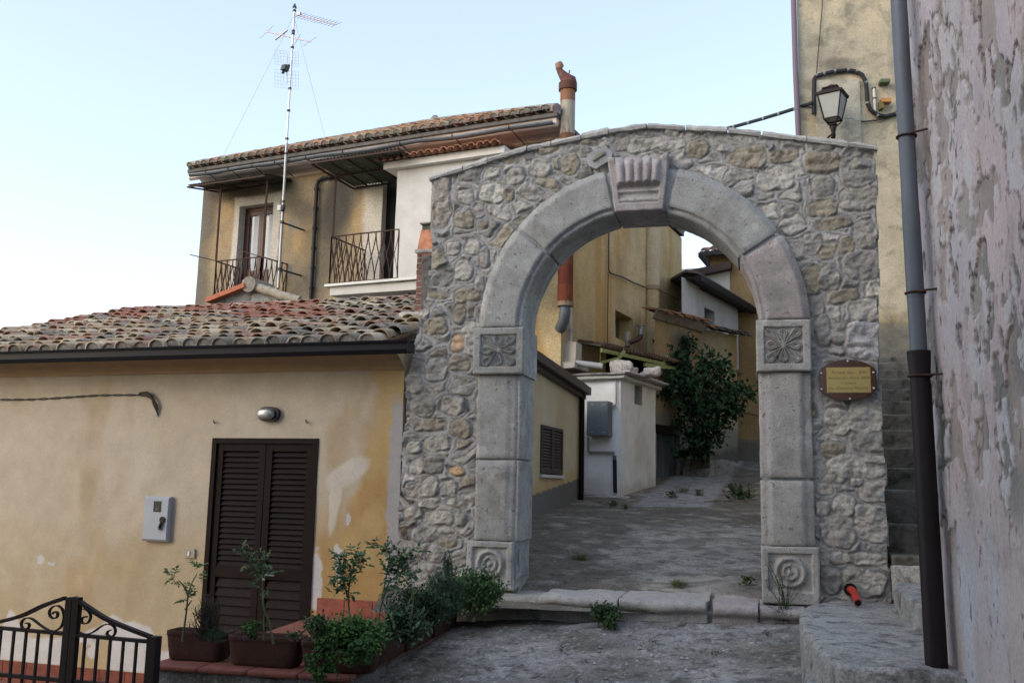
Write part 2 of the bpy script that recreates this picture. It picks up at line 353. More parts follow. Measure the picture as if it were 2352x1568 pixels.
# --- rubble field
G_, T_, L_, D_ = (.275, .268, .25), (.265, .24, .19), (.385, .372, .34), (.11, .09, .07)
ST = [(1972,386,78,74,2,G_),(1976,453,80,58,2,G_),(1716,357,82,50,-5,T_),(1888,371,80,50,0,T_),(1800,357,64,32,8,T_),(1890,474,64,42,-5,T_),(1892,424,48,46,0,G_),(1782,410,84,52,10,L_),
(1822,517,54,42,15,L_),(1917,512,76,30,8,T_),(1897,574,42,40,-15,T_),(1983,606,84,62,2,G_),(1944,560,30,34,0,T_),(1937,680,66,32,12,T_),(1992,712,74,48,10,L_),(1925,765,42,48,0,G_),(1988,782,86,84,0,(.36,.35,.36)),
(1994,952,76,82,0,L_),(1928,965,62,56,-20,L_),(1999,1014,80,44,0,G_),(1914,1031,54,32,8,T_),(1944,1072,86,54,5,L_),(2012,1054,50,22,0,L_),(2012,1084,50,24,0,L_),(1940,1162,52,44,-10,L_),(2008,1128,66,46,0,L_),
(2006,1182,66,44,-5,L_),(1926,1220,74,70,10,G_),(2000,1218,72,52,0,L_),(1972,1284,120,28,0,L_),(1893,1285,30,30,0,L_),(1985,1338,90,58,-8,L_),(1908,1334,44,56,0,G_),(1893,1122,34,30,0,L_),(1890,1168,34,30,0,L_),(1914,1100,40,20,0,L_),(1968,1108,30,18,0,L_),
(1870,560,44,50,5,G_),(1860,640,50,62,0,T_),(1905,640,40,58,0,G_),(1990,538,50,60,0,G_),(1875,700,40,60,-4,G_),(1893,760,34,70,0,G_),(1660,330,60,38,-15,G_),(1600,340,50,40,10,T_),(1545,330,60,26,4,L_),(1480,330,90,34,4,L_),
(1012,463,44,122,0,(.33,.30,.26)),(1062,503,46,38,-5,T_),(1110,514,24,24,0,T_),(1068,452,40,36,0,L_),(1128,440,54,54,-10,L_),(1166,448,30,36,0,T_),(1258,421,66,24,-20,T_),(1310,374,46,50,0,T_),(1240,384,54,48,-8,L_),(1170,366,44,18,-10,T_),
(1182,404,40,38,0,L_),(1062,622,44,48,0,L_),(1072,676,66,36,0,T_),(1012,640,52,30,0,G_),(1002,676,48,18,0,T_),(998,748,62,40,-3,T_),(1054,718,30,46,0,T_),(1050,788,30,46,0,(.48,.33,.22)),(1054,833,50,38,0,(.34,.31,.25)),
(1000,848,52,58,5,L_),(1038,930,58,46,0,L_),(968,932,60,50,0,G_),(992,974,62,28,0,T_),(1056,984,46,40,0,T_),(1000,1019,62,34,0,L_),(948,1026,36,28,0,L_),(992,1068,50,44,0,G_),(1046,1083,36,20,0,(.45,.30,.18)),(984,1119,42,44,0,L_),
(1026,1122,44,38,5,L_),(1045,1157,50,20,0,L_),(985,1157,54,24,0,L_),(1003,1190,78,28,0,L_),(1056,1192,28,34,0,G_),(974,1228,66,38,2,G_),(1022,1220,36,24,10,L_),(1025,1247,44,22,0,T_),(1000,1272,40,34,-30,L_),(950,880,40,44,0,L_),(955,975,30,30,0,G_),
(1084,565,36,40,-10,L_),(1110,590,30,44,0,G_),(1190,330,1,1,0,L_),(1100,650,26,40,0,L_),(1040,570,34,34,0,L_),(1425,330,46,30,10,G_),(1345,325,50,16,-10,T_),(955,1070,36,34,0,L_),(950,1125,40,40,0,L_),(945,1180,40,26,0,L_)]
exp_ = []
for (x, y, w_, h_, a, c) in ST:
    u, v = AR.uv(x, y, -.06); s_ = np.linalg.norm(AR.p(u, v) - EYE) / FPX
    exp_.append((u, v, w_ * s_ / 2 * 1.0, h_ * s_ / 2 * 1.0, radians(a), c))
CU, CV = .27, .185
def rubble(U, V, seed=5):
    sh = U.shape; u0 = U.ravel(); v0 = V.ravel()
    u = u0 + (fbm(u0 * 9, v0 * 9, 4, 71) - .5) * .065; v = v0 + (fbm(u0 * 9, v0 * 9, 4, 72) - .5) * .065
    def seedpt(i, j):
        q = _h(j, j * 0, seed + 9) ; off = q * .6
        return (i + off + (_h(i, j, seed) - .5) * .75) * CU, (j + .5 + (_h(i, j, seed + 1) - .5) * .8) * CV
    jj = np.floor(v / CV).astype(int); ii = np.floor(u / CU).astype(int)
    best = np.full(u.shape, 1e9); bu = np.zeros_like(u); bv = np.zeros_like(u); bi = np.zeros_like(ii); bj = np.zeros_like(ii)
    for di in range(-2, 3):
        for dj in range(-2, 3):
            su, sv = seedpt(ii + di, jj + dj); d = ((u - su) * .78) ** 2 + (v - sv) ** 2
            m = d < best; best = np.where(m, d, best); bu = np.where(m, su, bu); bv = np.where(m, sv, bv); bi = np.where(m, ii + di, bi); bj = np.where(m, jj + dj, bj)
    ed = np.full(u.shape, 1e9)
    for di in range(-2, 3):
        for dj in range(-2, 3):
            su, sv = seedpt(ii + di, jj + dj); same = (ii + di == bi) & (jj + dj == bj)
            nx = (su - bu) * .78; ny = sv - bv; L = np.sqrt(nx ** 2 + ny ** 2) + 1e-9
            d = ((bu + su) / 2 - u) * .78 * nx / L + ((bv + sv) / 2 - v) * ny / L
            ed = np.where(same, ed, np.minimum(ed, d))
    r1 = _h(bi, bj, seed + 3); r2 = _h(bi, bj, seed + 4); r3 = _h(bi, bj, seed + 5); r4 = _h(bi, bj, seed + 6)
    d = ed - (.010 + .026 * r1)
    col = np.where((r2 < .40)[:, None], G_, np.where((r2 < .80)[:, None], L_, np.where((r2 < .965)[:, None], T_, D_))) * (.68 + .6 * r3)[:, None]
    cu, cv = bu, bv
    # the big stones one can pick out in the wall
    eb = np.full(u.shape, -1e9)
    for k, (eu, ev, a, b, an, c) in enumerate(exp_):
        near = (np.abs(u - eu) < a + b + .1) & (np.abs(v - ev) < a + b + .1)
        if not near.any(): continue
        du = u - eu; dv = v - ev; x = (du * cos(an) + dv * sin(an)) / a; y = (-du * sin(an) + dv * cos(an)) / b
        pw = 3.0; q = (np.abs(x) ** pw + np.abs(y) ** pw) ** (1 / pw); dd = np.where(near, (1 - q) * min(a, b) , -1e9)
        m = dd > eb; eb = np.where(m, dd, eb)
        take = m & (dd > -.022)
        d = np.where(take, dd, d); col = np.where(take[:, None], np.array(c) * (.9 + .2 * ((k * .37) % 1)), col)
        cu = np.where(take, eu, cu); cv = np.where(take, ev, cv); r1 = np.where(take, (k * .61) % 1, r1); r4 = np.where(take, (k * .77) % 1, r4)
    rag = (fbm(u0 * 22, v0 * 22, 3, 73) - .5) * .02
    m = ss(-.001, .006, d + rag)
    dome = ss(0, .03, d)
    fac = np.abs(fbm(u0 * 6 + r4 * 40, v0 * 8 + r1 * 40, 4, 75) - .5) * .11
    h = m * (.010 + .016 * r1 + .002 * dome + ((u - cu) * (r4 - .5) + (v - cv) * (r1 - .5)) * .22 + fac - .02 + (fbm(u0 * 30, v0 * 30, 3, 77) - .5) * .016)
    h = h - .010 * np.exp(-((d + .004) / .008) ** 2) + (1 - m) * ((fbm(u0 * 9, v0 * 9, 4, 78) - .5) * .03)
    mort = mix((.29, .29, .288), (.38, .376, .365), fbm(u0 * 5, v0 * 5, 3, 79))
    col = col * (.70 + .60 * fbm(u0 * 13, v0 * 19, 4, 80))[:, None]
    c = mort * (1 - m)[:, None] + col * m[:, None]
    c = mix(c, (.13, .125, .115), np.exp(-((d + .003) / .0065) ** 2) * (.1 + .40 * fbm(u0 * 6, v0 * 6, 3, 82)))  # joint edges: crevice dirt, with the thin contact shadow painted into the colour
    c = mix(c, (.09, .085, .07), ss(.66, .78, fbm(u0 * 11, v0 * 11, 4, 81)) * .5 * m)
    return h.reshape(sh), c.reshape(*sh, 3)
lt = AR.uv(985, 397); pk = AR.uv(1460, 275); rt = AR.uv(2013, 325)
def top_v(u): return np.interp(u, [lt[0], AR.uv(1200, 330)[0], pk[0], AR.uv(1700, 287)[0], rt[0]], [lt[1], AR.uv(1200, 330)[1], pk[1], AR.uv(1700, 287)[1], rt[1]]) - .05
LEv = [.0, .7, 2.75, 3.05, 3.4, 4.20, 4.25, 6]; LEu = [-2.47, -2.46, -2.42, -2.36, -2.27, -2.18, -2.22, -2.22]
REv = [0, .8, 3, 5]; REu = [2.13, 2.12, 2.10, 2.14]
def lft(v): return np.interp(v, LEv, LEu) + (vn(v * 9, v * 0, 90) - .5) * .035 * (np.asarray(v) < 4.2)
def rgt(v): return np.interp(v, REv, REu) + (vn(v * 7, v * 0, 91) - .5) * .03
def arch_keep(u, v):
    k = (u > lft(v)) & (u < rgt(v)) & (v < top_v(u))
    inside = (((u - UC) ** 2 + (v - VS) ** 2 < (RI + .12) ** 2) & (v > VS)) | ((u > UC - RI) & (u < UC + RI + .0) & (v <= VS))
    return k & ~inside
us = axis(-2.52, 2.2, .0092); vs = axis(-.35, 5.4, .0092)
Ug, Vg = np.meshgrid(us, vs); H, Cc = rubble(Ug, Vg)
P = AR.O + AR.A * Ug[..., None] + AR.N * (-.09 + H)[..., None]; P[..., 2] = Vg
uc = (Ug[:-1, :-1] + Ug[1:, 1:]) / 2; vc = (Vg[:-1, :-1] + Vg[1:, 1:]) / 2
link("rubble_face", gridmesh("rubble_face", P, Cc, arch_keep(uc, vc)), m_rubble, arch)
# --- core (sides, back, top of the wall and soffit bed)
TK = .60
ai = [UC - RI - .03] + [UC - (RI + .03) * cos(t) for t in np.linspace(0, pi, 33)[1:-1]] + [UC + RI + .03]
cols_ = [(u, -.35) for u in np.linspace(-2.2, ai[0], 6)] + [(u, VS + sqrt(max(0, (RI + .03) ** 2 - (u - UC) ** 2))) for u in ai] + [(u, -.35) for u in np.linspace(ai[-1], 2.1, 6)]
mbc = MB(); mbc.col = (.31, .315, .32, 1)
def cq(*p): mbc.add([AR.p(*q) for q in p], [tuple(range(len(p)))])
for (ua, ba), (ub, bb_) in zip(cols_[:-1], cols_[1:]):
    ta, tb = float(top_v(ua)) - .004, float(top_v(ub)) - .004
    if ub - ua > 1e-5:
        cq((ua, ba, -.115), (ub, bb_, -.115), (ub, tb, -.115), (ua, ta, -.115)); cq((ub, bb_, -TK), (ua, ba, -TK), (ua, ta, -TK), (ub, tb, -TK))
        cq((ua, ta, -.115), (ub, tb, -.115), (ub, tb, -TK), (ua, ta, -TK))
    cq((ua, ba, -TK), (ub, bb_, -TK), (ub, bb_, -.115), (ua, ba, -.115))
for v in np.arange(-.35, 4.8, .12):
    v2 = min(v + .12, 4.83)
    a_, b_ = float(lft(v)) + .01, float(lft(v2)) + .01; cq((-2.2, v, -.115), (a_, v, -.115), (b_, v2, -.115), (-2.2, v2, -.115)) ; cq((a_, v, -TK), (a_, v, -.115), (b_, v2, -.115), (b_, v2, -TK)); cq((a_, v, -TK), (-2.2, v, -TK), (-2.2, v2, -TK), (b_, v2, -TK))
    a_, b_ = float(rgt(v)) - .004, float(rgt(v2)) - .004; cq((2.1, v, -.115), (a_, v, -.115), (b_, v2, -.115), (2.1, v2, -.115)); cq((a_, v, -.115), (a_, v, -TK), (b_, v2, -TK), (b_, v2, -.115))
mbc.part("wall_core", m_rubble, arch)
# --- rough quoin faces on the exposed right and left edges of the wall
mb = MB()
for side, uf in ((1, rgt), (-1, lft)):
    v = .7 if side > 0 else 3.2
    k = 0
    while v < 4.75:
        hh = .14 + .12 * random.random(); g = .30 + random.random() * .1
        u = float(uf(v + hh / 2))
        mb = MB(); mb.pbox(AR, u - .03, u + .012, v + .012, v + hh - .012, -.11 - random.random() * .02, -.55, (g, g * .97, g * .92)) if side > 0 else mb.pbox(AR, u - .012, u + .03, v + .012, v + hh - .012, -.11, -.55, (g, g * .97, g * .92))
        mb.part("edge_stone", m_rubble, arch)
        v += hh
# --- dressed blocks
BLK = (.315, .322, .315); BLK2 = (.33, .322, .305)
def dens(pr, d=.03):
    o = []
    for i in range(len(pr)):
        a, b = pr[i], pr[(i + 1) % len(pr)]; L = sqrt((a[0] - b[0]) ** 2 + (a[1] - b[1]) ** 2); k = max(1, int(L / d))
        o += [(a[0] + (b[0] - a[0]) * j / k, a[1] + (b[1] - a[1]) * j / k) for j in range(k)]
    return o
def sweep(name, pr, ts, fn, col, amp=.006, seed=0, chips=.012, parent=None, mat=None, ends=.010):
    pr = dens(pr); n = len(pr); T = len(ts); V = []; amax = max(p[0] for p in pr); amin = min(p[0] for p in pr)
    for k, t in enumerate(ts):
        e = ends if k in (0, T - 1) else 0
        for (a, q) in pr: V.append(fn(a, q - (e if q > -.2 else 0), t))
    bm = bmesh.new(); bv = []
    for q in V:
        q = Vector(q); nn = mnoise.noise_vector(q * 5 + Vector((seed, 0, 0))) * amp + mnoise.noise_vector(q * 22 + Vector((seed, 3, 0))) * amp * .45
        c = mnoise.noise(q * 9 + Vector((7, seed, 1)))
        bv.append(bm.verts.new(q + nn))
    for k in range(T - 1):
        for i in range(n):
            j = (i + 1) % n; bm.faces.new((bv[k * n + i], bv[k * n + j], bv[(k + 1) * n + j], bv[(k + 1) * n + i]))
    bm.faces.new(bv[:n][::-1]); bm.faces.new(bv[-n:]); bmesh.ops.recalc_face_normals(bm, faces=bm.faces)
    me = bpy.data.meshes.new(name); bm.to_mesh(me); bm.free()
    for p in me.polygons: p.use_smooth = len(p.vertices) == 4
    a = me.color_attributes.new("Col", 'FLOAT_COLOR', 'POINT'); a.data.foreach_set('color', np.tile(np.array([*col, 1], np.float32), len(me.vertices)))
    return link(name, me, mat or m_block, parent or arch)
def tsamp(a, b, st, e=.012):
    n = max(3, int(abs(b - a) / st)); s = 1 if b > a else -1
    return [a, a + e * s] + list(np.linspace(a + e * s, b - e * s, n))[1:-1] + [b - e * s, b]
vprof = [(RI, -.56), (RI, -.075), (RI + .004, -.05), (RI + .016, -.034), (RI + .034, -.030), (RI + .048, -.040), (RI + .054, -.050), (RI + .060, -.020), (RI + .066, 0), (RO - .055, 0), (RO - .050, -.014), (RO - .006, -.022), (RO, -.05), (RO, -.2), (RI + .1, -.5)]
def fpol(a, q, t): return AR.p(UC + a * cos(t), VS + a * sin(t), q)
g = .012
aL1 = (ang(1190, 531) + ang(1255, 576)) / 2; aLk = (ang(1393, 388) + ang(1409, 476)) / 2
aRk = (ang(1552, 385) + ang(1531, 478)) / 2; aR1 = (ang(1790, 540) + ang(1706, 585)) / 2
VCAP_L = AR.uv(1150, 752)[1]; VCAP_R = AR.uv(1800, 734)[1]
for (a0, a1, c, sd_) in ((pi - .005, aL1 + g, BLK, 1), (aL1 - g, aLk + g, BLK, 2), (aRk - g, aR1 + g, BLK, 3), (aR1 - g, .02, (.33, .295, .29), 4)):
    sweep("voussoir", vprof, tsamp(a0, a1, .03), fpol, c, seed=sd_ * 5.1)
# mortar bedding between the blocks
jm = [(RI + .012, -.5), (RI + .012, -.05), (RI + .07, -.022), (RO - .03, -.026), (RO - .012, -.05), (RO - .012, -.3)]
sweep("mortar_joint", jm, tsamp(pi - .01, .01, .06), fpol, (.27, .28, .295), seed=3, amp=.004)
# shafts
def fver(a, q, t): return AR.p(a, t, q)
vl = {k: AR.uv(*p)[1] for k, p in dict(capb_l=(1150, 858), mid_l=(1140, 1055), base_l=(1140, 1243), capb_r=(1800, 852), mid_r=(1808, 1100), base_r=(1815, 1255)).items()}
uA = AR.uv(1093, 1000)[0]; uB = UC - RI
pl_l = [(uA, -.2), (uA, -.03), (uA + .01, -.018), (uA + .31, -.018), (uA + .33, -.03), (uB - .055, -.03), (uB - .045, -.045), (uB - .03, -.035), (uB - .012, -.038), (uB, -.055), (uB, -.56), (uB - .1, -.5)]
uC = UC + RI - .012; uD = AR.uv(1867, 1000)[0]
pl_r = [(uC, -.56), (uC, -.06), (uC + .008, -.045), (uC + .07, -.040), (uC + .085, -.018), (uD - .09, -.012), (uD - .075, -.035), (uD - .01, -.04), (uD, -.05), (uD, -.2), (uC + .1, -.5)]
for (v0, v1, sd_) in ((vl['base_l'] + .006, vl['mid_l'] - .008, 11), (vl['mid_l'] + .008, vl['capb_l'] - .004, 12)):
    sweep("shaft_block", pl_l, tsamp(v0, v1, .045), fver, BLK, seed=sd_)
for (v0, v1, sd_) in ((vl['base_r'] + .006, vl['mid_r'] - .012, 13), (vl['mid_r'] + .012, vl['capb_r'] - .004, 14)):
    sweep("shaft_block", pl_r, tsamp(v0, v1, .045), fver, BLK2, seed=sd_)
for (ua_, ub_, va_, vb_) in ((uA + .012, uB - .012, .85, VCAP_L), (uC + .012, uD - .012, .85, VCAP_R)):
    sweep("mortar_joint", [(ua_, -.5), (ua_, -.06), (ua_ + .03, -.045), (ub_ - .03, -.045), (ub_, -.07), (ub_, -.5)], tsamp(va_, vb_, .1), fver, (.25, .26, .275), amp=.004, seed=8)
# carved blocks
def carved(name, u0, u1, v0, v1, nf, depth, hf, col, step=.0055, trap=None, label=None):
    us = axis(u0, u1, step); vs = axis(v0, v1, step)
    us = np.concatenate([[u0, u0], us, [u1, u1]]); vs = np.concatenate([[v0, v0], vs, [v1, v1]])
    U, V = np.meshgrid(us, vs); H = hf(U, V); N_ = nf + H
    ed = np.minimum(np.minimum(U - u0, u1 - U), np.minimum(V - v0, v1 - V))
    N_ = N_ - .012 * (1 - ss(0, .012, ed + (fbm(U * 30, V * 30, 3, 6) - .5) * .010)) + (fbm(U * 14, V * 14, 4, 16) - .5) * .008
    for s_ in (0, -1): N_[s_, :] = nf - depth; N_[:, s_] = nf - depth
    for s_ in (1, -2): N_[s_, 1:-1] = nf - .03; N_[1:-1, s_] = nf - .03
    Ud = U + (fbm(V * 9, U * 9, 3, 26) - .5) * .012; Vd = V + (fbm(U * 9, V * 9, 3, 36) - .5) * .014
    if trap:
        k = (V - v0) / (v1 - v0); cu = (u0 + u1) / 2 + trap[1] * (k - .5); Ud = cu + (Ud - (u0 + u1) / 2) * (1 + trap[0] * (k - 1))
    P = AR.O + AR.A * Ud[..., None] + AR.N * N_[..., None]; P[..., 2] = Vd
    cc = mix(col, (.40, .395, .385), ss(.5, .8, fbm(U * 8, V * 8, 3, 46)) * .4)
    return link(name, gridmesh(name, P, cc), m_block, arch)
def ridge(d, w_): return np.exp(-(d / w_) ** 2)
def flower(u0, u1, v0, v1, fr, seed=0):
    cu, cv = (u0 + u1) / 2, (v0 + v1) / 2; hw, hh = (u1 - u0) / 2 - fr, (v1 - v0) / 2 - fr
    def f(U, V):
        x = (U - cu) / hw; y = (V - cv) / hh
        inside = np.minimum(1 - np.abs(x), 1 - np.abs(y)) * hw
        h = -.030 * ss(-.004, .006, inside)
        acc = np.zeros_like(x)
        for k in range(8):
            t = k * pi / 4; L = .66 if k % 2 == 0 else .98; rp = .235
            l = x * cos(t) + y * sin(t); q = np.abs(-x * sin(t) + y * cos(t))
            d = np.where(l > L, np.hypot(l - L, q) - rp, q - rp * np.clip(l, 0, None) / L); d = np.where(l < .05, 1, d)
            p_ = .028 * ridge(d + .03, .034) + .022 * ridge(d + .125, .028) + .011 * ss(.02, -.05, d)
            acc = np.maximum(acc, p_)
        r = np.hypot(x, y); acc = np.maximum(acc, .034 * np.sqrt(np.clip(1 - (r / .20) ** 2, 0, 1)))
        return h + acc * ss(0, .012, inside)
    return f
def disc(u0, u1, v0, v1, fr, off=(0, 0)):
    cu, cv = (u0 + u1) / 2 + off[0], (v0 + v1) / 2 + off[1]; hw, hh = (u1 - u0) / 2 - fr, (v1 - v0) / 2 - fr
    def f(U, V):
        inside = np.minimum(hw - np.abs(U - (u0 + u1) / 2), hh - np.abs(V - (v0 + v1) / 2)); h = -.030 * ss(-.004, .010, inside)
        r = np.hypot(U - cu, V - cv)
        return h + (.034 * ridge(r - .118, .022) + .026 * ridge(r - .062, .018) + .03 * ridge(r, .028))
    return f
uc0 = AR.uv(1089, 800)[0]; uc1 = AR.uv(1204, 800)[0]; v0 = AR.uv(1150, 859)[1]
carved("capital", uc0, uc1, v0, VCAP_L - .004, .035, .60, flower(uc0, uc1, v0, VCAP_L, .072), BLK)
uc0 = AR.uv(1737, 800)[0]; uc1 = AR.uv(1863, 800)[0]; v0 = AR.uv(1800, 853)[1]
carved("capital", uc0, uc1, v0, VCAP_R - .004, .03, .60, flower(uc0, uc1, v0, VCAP_R, .072), BLK2)
ub0_, ub1_ = AR.uv(1072, 1300)[0], AR.uv(1178, 1300)[0]; VB = .79
carved("base_block", ub0_, ub1_, VB - .05, vl['base_l'], .02, .60, disc(ub0_, ub1_, VB - .03, vl['base_l'], .055), BLK)
ub0_, ub1_ = AR.uv(1749, 1300)[0], AR.uv(1882, 1300)[0]
carved("base_block", ub0_, ub1_, VB - .05, vl['base_r'], .02, .60, disc(ub0_, ub1_, VB + .0, vl['base_r'], .058), BLK2)
# keystone with a fluted scroll
kt = AR.uv(1396, 358, .05)[0], AR.uv(1537, 358, .05)[0]; kb = AR.uv(1413, 482, .05)[0], AR.uv(1524, 477, .05)[0]
kv0, kv1 = AR.uv(1468, 483, .05)[1] - .0, AR.uv(1468, 357, .05)[1]
def keyh(U, V):
    k = (V - kv0) / (kv1 - kv0); x = (U - (kt[0] + kt[1]) / 2) / ((kt[1] - kt[0]) / 2)
    inx = ss(.80, .74, np.abs(x)); h = -.028 * inx * ss(.12, .16, k)
    lob = np.abs(np.sin((x / .76 + 1) / 2 * 5 * pi)) ** .6
    env = ss(.44, .52, k) * ss(1.02, .80, k)
    h += inx * env * (.030 + .045 * lob) * (1.25 - .5 * (k - .5))
    h += inx * .026 * ridge(k - .36, .030) + inx * .03 * ridge(k - .19, .04)
    h += .02 * np.abs(np.sin((x + 1) * 1.8 * pi)) * ss(.86, .95, k)
    return h
carved("keystone", kt[0], kt[1], kv0, kv1, .045, .62, keyh, (.33, .30, .30), trap=(1 - (kb[1] - kb[0]) / (kt[1] - kt[0]), (kt[0] + kt[1]) / 2 - (kb[0] + kb[1]) / 2), step=.006)
# pale bored block left of the keystone
u, v = AR.uv(1376, 360, -.03); mb = MB()
sh_ = [(-.13, -.02), (-.10, -.09), (-.03, -.125), (.12, -.04), (.135, .03), (.05, .12), (-.11, .03)]
mb.prism([AR.p(u + a, v + b, -.12) for a, b in sh_], AR.N * .10, (.40, .41, .43))
mb.prism([AR.p(u + a, v + b, -.03) for a, b in ((-.07, -.035), (-.055, -.05), (.06, .02), (.055, .045), (.0, .02))], AR.N * .028, (.30, .27, .2))
o = mb.part("plate_stone", m_block, arch)
# coping of thin slabs following the gable line
mb = MB(); bmx = []
u = lt[0] - .02; k = 0
while u < rt[0] - .03:
    L = random.uniform(.16, .42); L = min(L, rt[0] + .02 - u); a = u + .006; b = u + L - .006
    va, vb = float(top_v(a)), float(top_v(b)); th_ = random.uniform(.045, .065); g = random.uniform(.34, .46); q = random.uniform(-.06, -.035)
    ns = max(2, int(L / .05)); V = []; F = []
    for i in range(ns + 1):
        t = i / ns; uu = a + (b - a) * t; vv_ = va + (vb - va) * t - .012
        for (dn, dv) in ((q, 0), (q + .008, th_ * .5), (q - .008, th_), (-.3, th_ + .01), (-.62, th_), (-.62, 0)):
            r = mnoise.noise_vector(Vector((uu * 11, dv * 30 + k * 7, dn * 4))) * .012
            V.append(AR.p(uu + r[0] * .5, vv_ + dv + r[1], dn + r[2]))
    for i in range(ns):
        for j in range(6): F.append((i * 6 + j, i * 6 + (j + 1) % 6, (i + 1) * 6 + (j + 1) % 6, (i + 1) * 6 + j))
    F += [tuple(range(6))[::-1], tuple(range(ns * 6, ns * 6 + 6))]
    F = [q_[::-1] for q_ in F]
    mb.add(V, F, (g, g * .98, g * .94)); u += L; k += 1
mb.part("coping", m_rubble, arch)
# doorstep: worn stone slabs with a rounded nose
step = thing("stone_step", "worn stone step of long rounded slabs across the foot of the archway", "step", AR.p(0, .5, .1))
VT = AR.uv(1470, 1378, .25)[1]
sweep('mortar_bed', [(-.55, VT - .5), (-.55, VT - .075), (.19, VT - .075), (.21, VT - .09), (.17, VT - .12), (.17, VT - .5)], tsamp(-1.75, 1.6, .1), lambda a_, q, t: AR.p(t, q, a_), (.24, .24, .24), parent=step, mat=m_rubble, ends=0)
sp = [(-.60, -.2), (-.60, .0), (.20, .0), (.245, -.012), (.265, -.04), (.262, -.07), (.235, -.095), (.20, -.10), (.195, -.32), (.0, -.4)]
for (x0, x1, y0_, dz, dn, c) in ((1150, 1236, 0, -.02, -.03, G_), (1240, 1420, 0, .004, -.0, (.36, .35, .335)), (1426, 1626, 0, .012, .03, (.36, .35, .33)), (1636, 1742, 0, .0, .015, (.36, .32, .31)), (1745, 1850, 0, -.01, -.0, (.36, .33, .32))):
    ua, ub = AR.uv(x0, 1370, .2)[0], AR.uv(x1, 1370, .2)[0]
    sweep("step_slab", sp, tsamp(ua, ub, .04), lambda a_, q, t, dz=dz, dn=dn: AR.p(t, VT + q + dz, a_ + dn), c, amp=.016, seed=x0, parent=step, mat=m_rubble, ends=0)

# ================================================================ LOW HOUSE
def proj(p):
    v = np.array(p, float) - EYE; w_ = v @ Fw
    return CX + FPX * (v @ RR) / w_, CY - FPX * (v @ UU) / w_
def blob(U, V, pl, x, y, rx, ry, n=0., a=0.):
    u, v = pl.uv(x, y, n); s_ = np.linalg.norm(pl.p(u, v, n) - EYE) / FPX
    du, dv = (U - u), (V - v); ca, sa = cos(radians(a)), sin(radians(a))
    return np.sqrt(((du * ca + dv * sa) / (rx * s_)) ** 2 + ((-du * sa + dv * ca) / (ry * s_)) ** 2)
def rag(U, V, s=3, amp=.5, seed=0): return (fbm(U * s, V * s, 5, seed) - .5) * amp * 2
m_tilebed = mk("tile bedding", (.12, .11, .10), .95, var=.3, vs=8, bump=.4)
def tile_roof(name, O, E, S, Nn, ncol, nrow, wd, row, colfn, parent, keep=None, jitn=1., seg=8, fill=True):
    mb = MB(); O, E, S, Nn = (np.array(q, float) for q in (O, E, S, Nn)); th = np.linspace(0, pi, seg + 1)
    for j in range(nrow):
        for i in range(ncol):
            cen = O + E * ((i + .5) * wd) + S * (j * row)
            if keep and not keep(cen): continue
            dx, dn, dsl, tw = (random.uniform(-.012, .012) * jitn, random.uniform(0, .016) * jitn, random.uniform(-.035, .035) * jitn, random.uniform(-.035, .035) * jitn)
            col = colfn(cen)
            r0, r1 = wd * .50, wd * .40; L = row * 1.30
            def ring(r, s_, n_, e_=0., sg=1): return [O + E * ((i + .5) * wd + dx + e_ + sg * r * cos(t)) + S * (j * row + s_ + dsl) + Nn * (n_ + dn + .9 * r * sin(t)) for t in th]
            a = ring(r0, 0, .045); b = ring(r1, L, .012, tw); c = ring(r0 - .014, 0, .045); d = ring(r0 - .022, .12, .03)
            k = seg + 1; vs = a + b + c + d; fs = []
            for q in range(seg):
                fs += [(q, q + 1, k + q + 1, k + q), (2 * k + q, 2 * k + q + 1, q + 1, q), (3 * k + q, 3 * k + q + 1, 2 * k + q + 1, 2 * k + q)]
            mb.add(vs, [f[::-1] for f in fs], col, True)
            if j == 0 and fill:
                g = random.uniform(.14, .22); mb.add([O + E * ((i + .5) * wd + dx + (r0 - .016) * cos(t)) + S * (.015 + dsl) + Nn * (.045 + dn + .9 * (r0 - .016) * sin(t)) for t in th], [tuple(range(k))[::-1]], (g, g * .97, g * .93, 1))
            # channel tile between two covers
            col2 = colfn(cen + E * wd * .5); rr = wd * .44; th2 = np.linspace(pi, 2 * pi, 6)
            vs = [O + E * ((i + 1) * wd + rr * cos(t)) + S * (j * row - .03 + s_) + Nn * (.055 + (0.02 if s_ == 0 else 0) + rr * .8 * sin(t)) for s_ in (0, row * 1.2) for t in th2]
            mb.add(vs, [(q, q + 1, 7 + q, 6 + q) for q in range(5)], col2, True)
    return mb.part(name, m_tile, parent)
def oldtile(cen, reds=()):
    x, y = proj(cen)
    for (x0, x1, y0, y1, pr) in reds:
        if x0 < x < x1 and y0 < y < y1 and random.random() < pr: return (.31 * random.uniform(.85, 1.1), .155, .12, .4)
    r = random.random(); k = random.uniform(.8, 1.2)
    c = (.235, .22, .195) if r < .36 else (.36, .29, .21) if r < .62 else (.31, .205, .165) if r < .80 else (.45, .40, .31)
    return (c[0] * k, c[1] * k, c[2] * k, random.uniform(.5, 1))

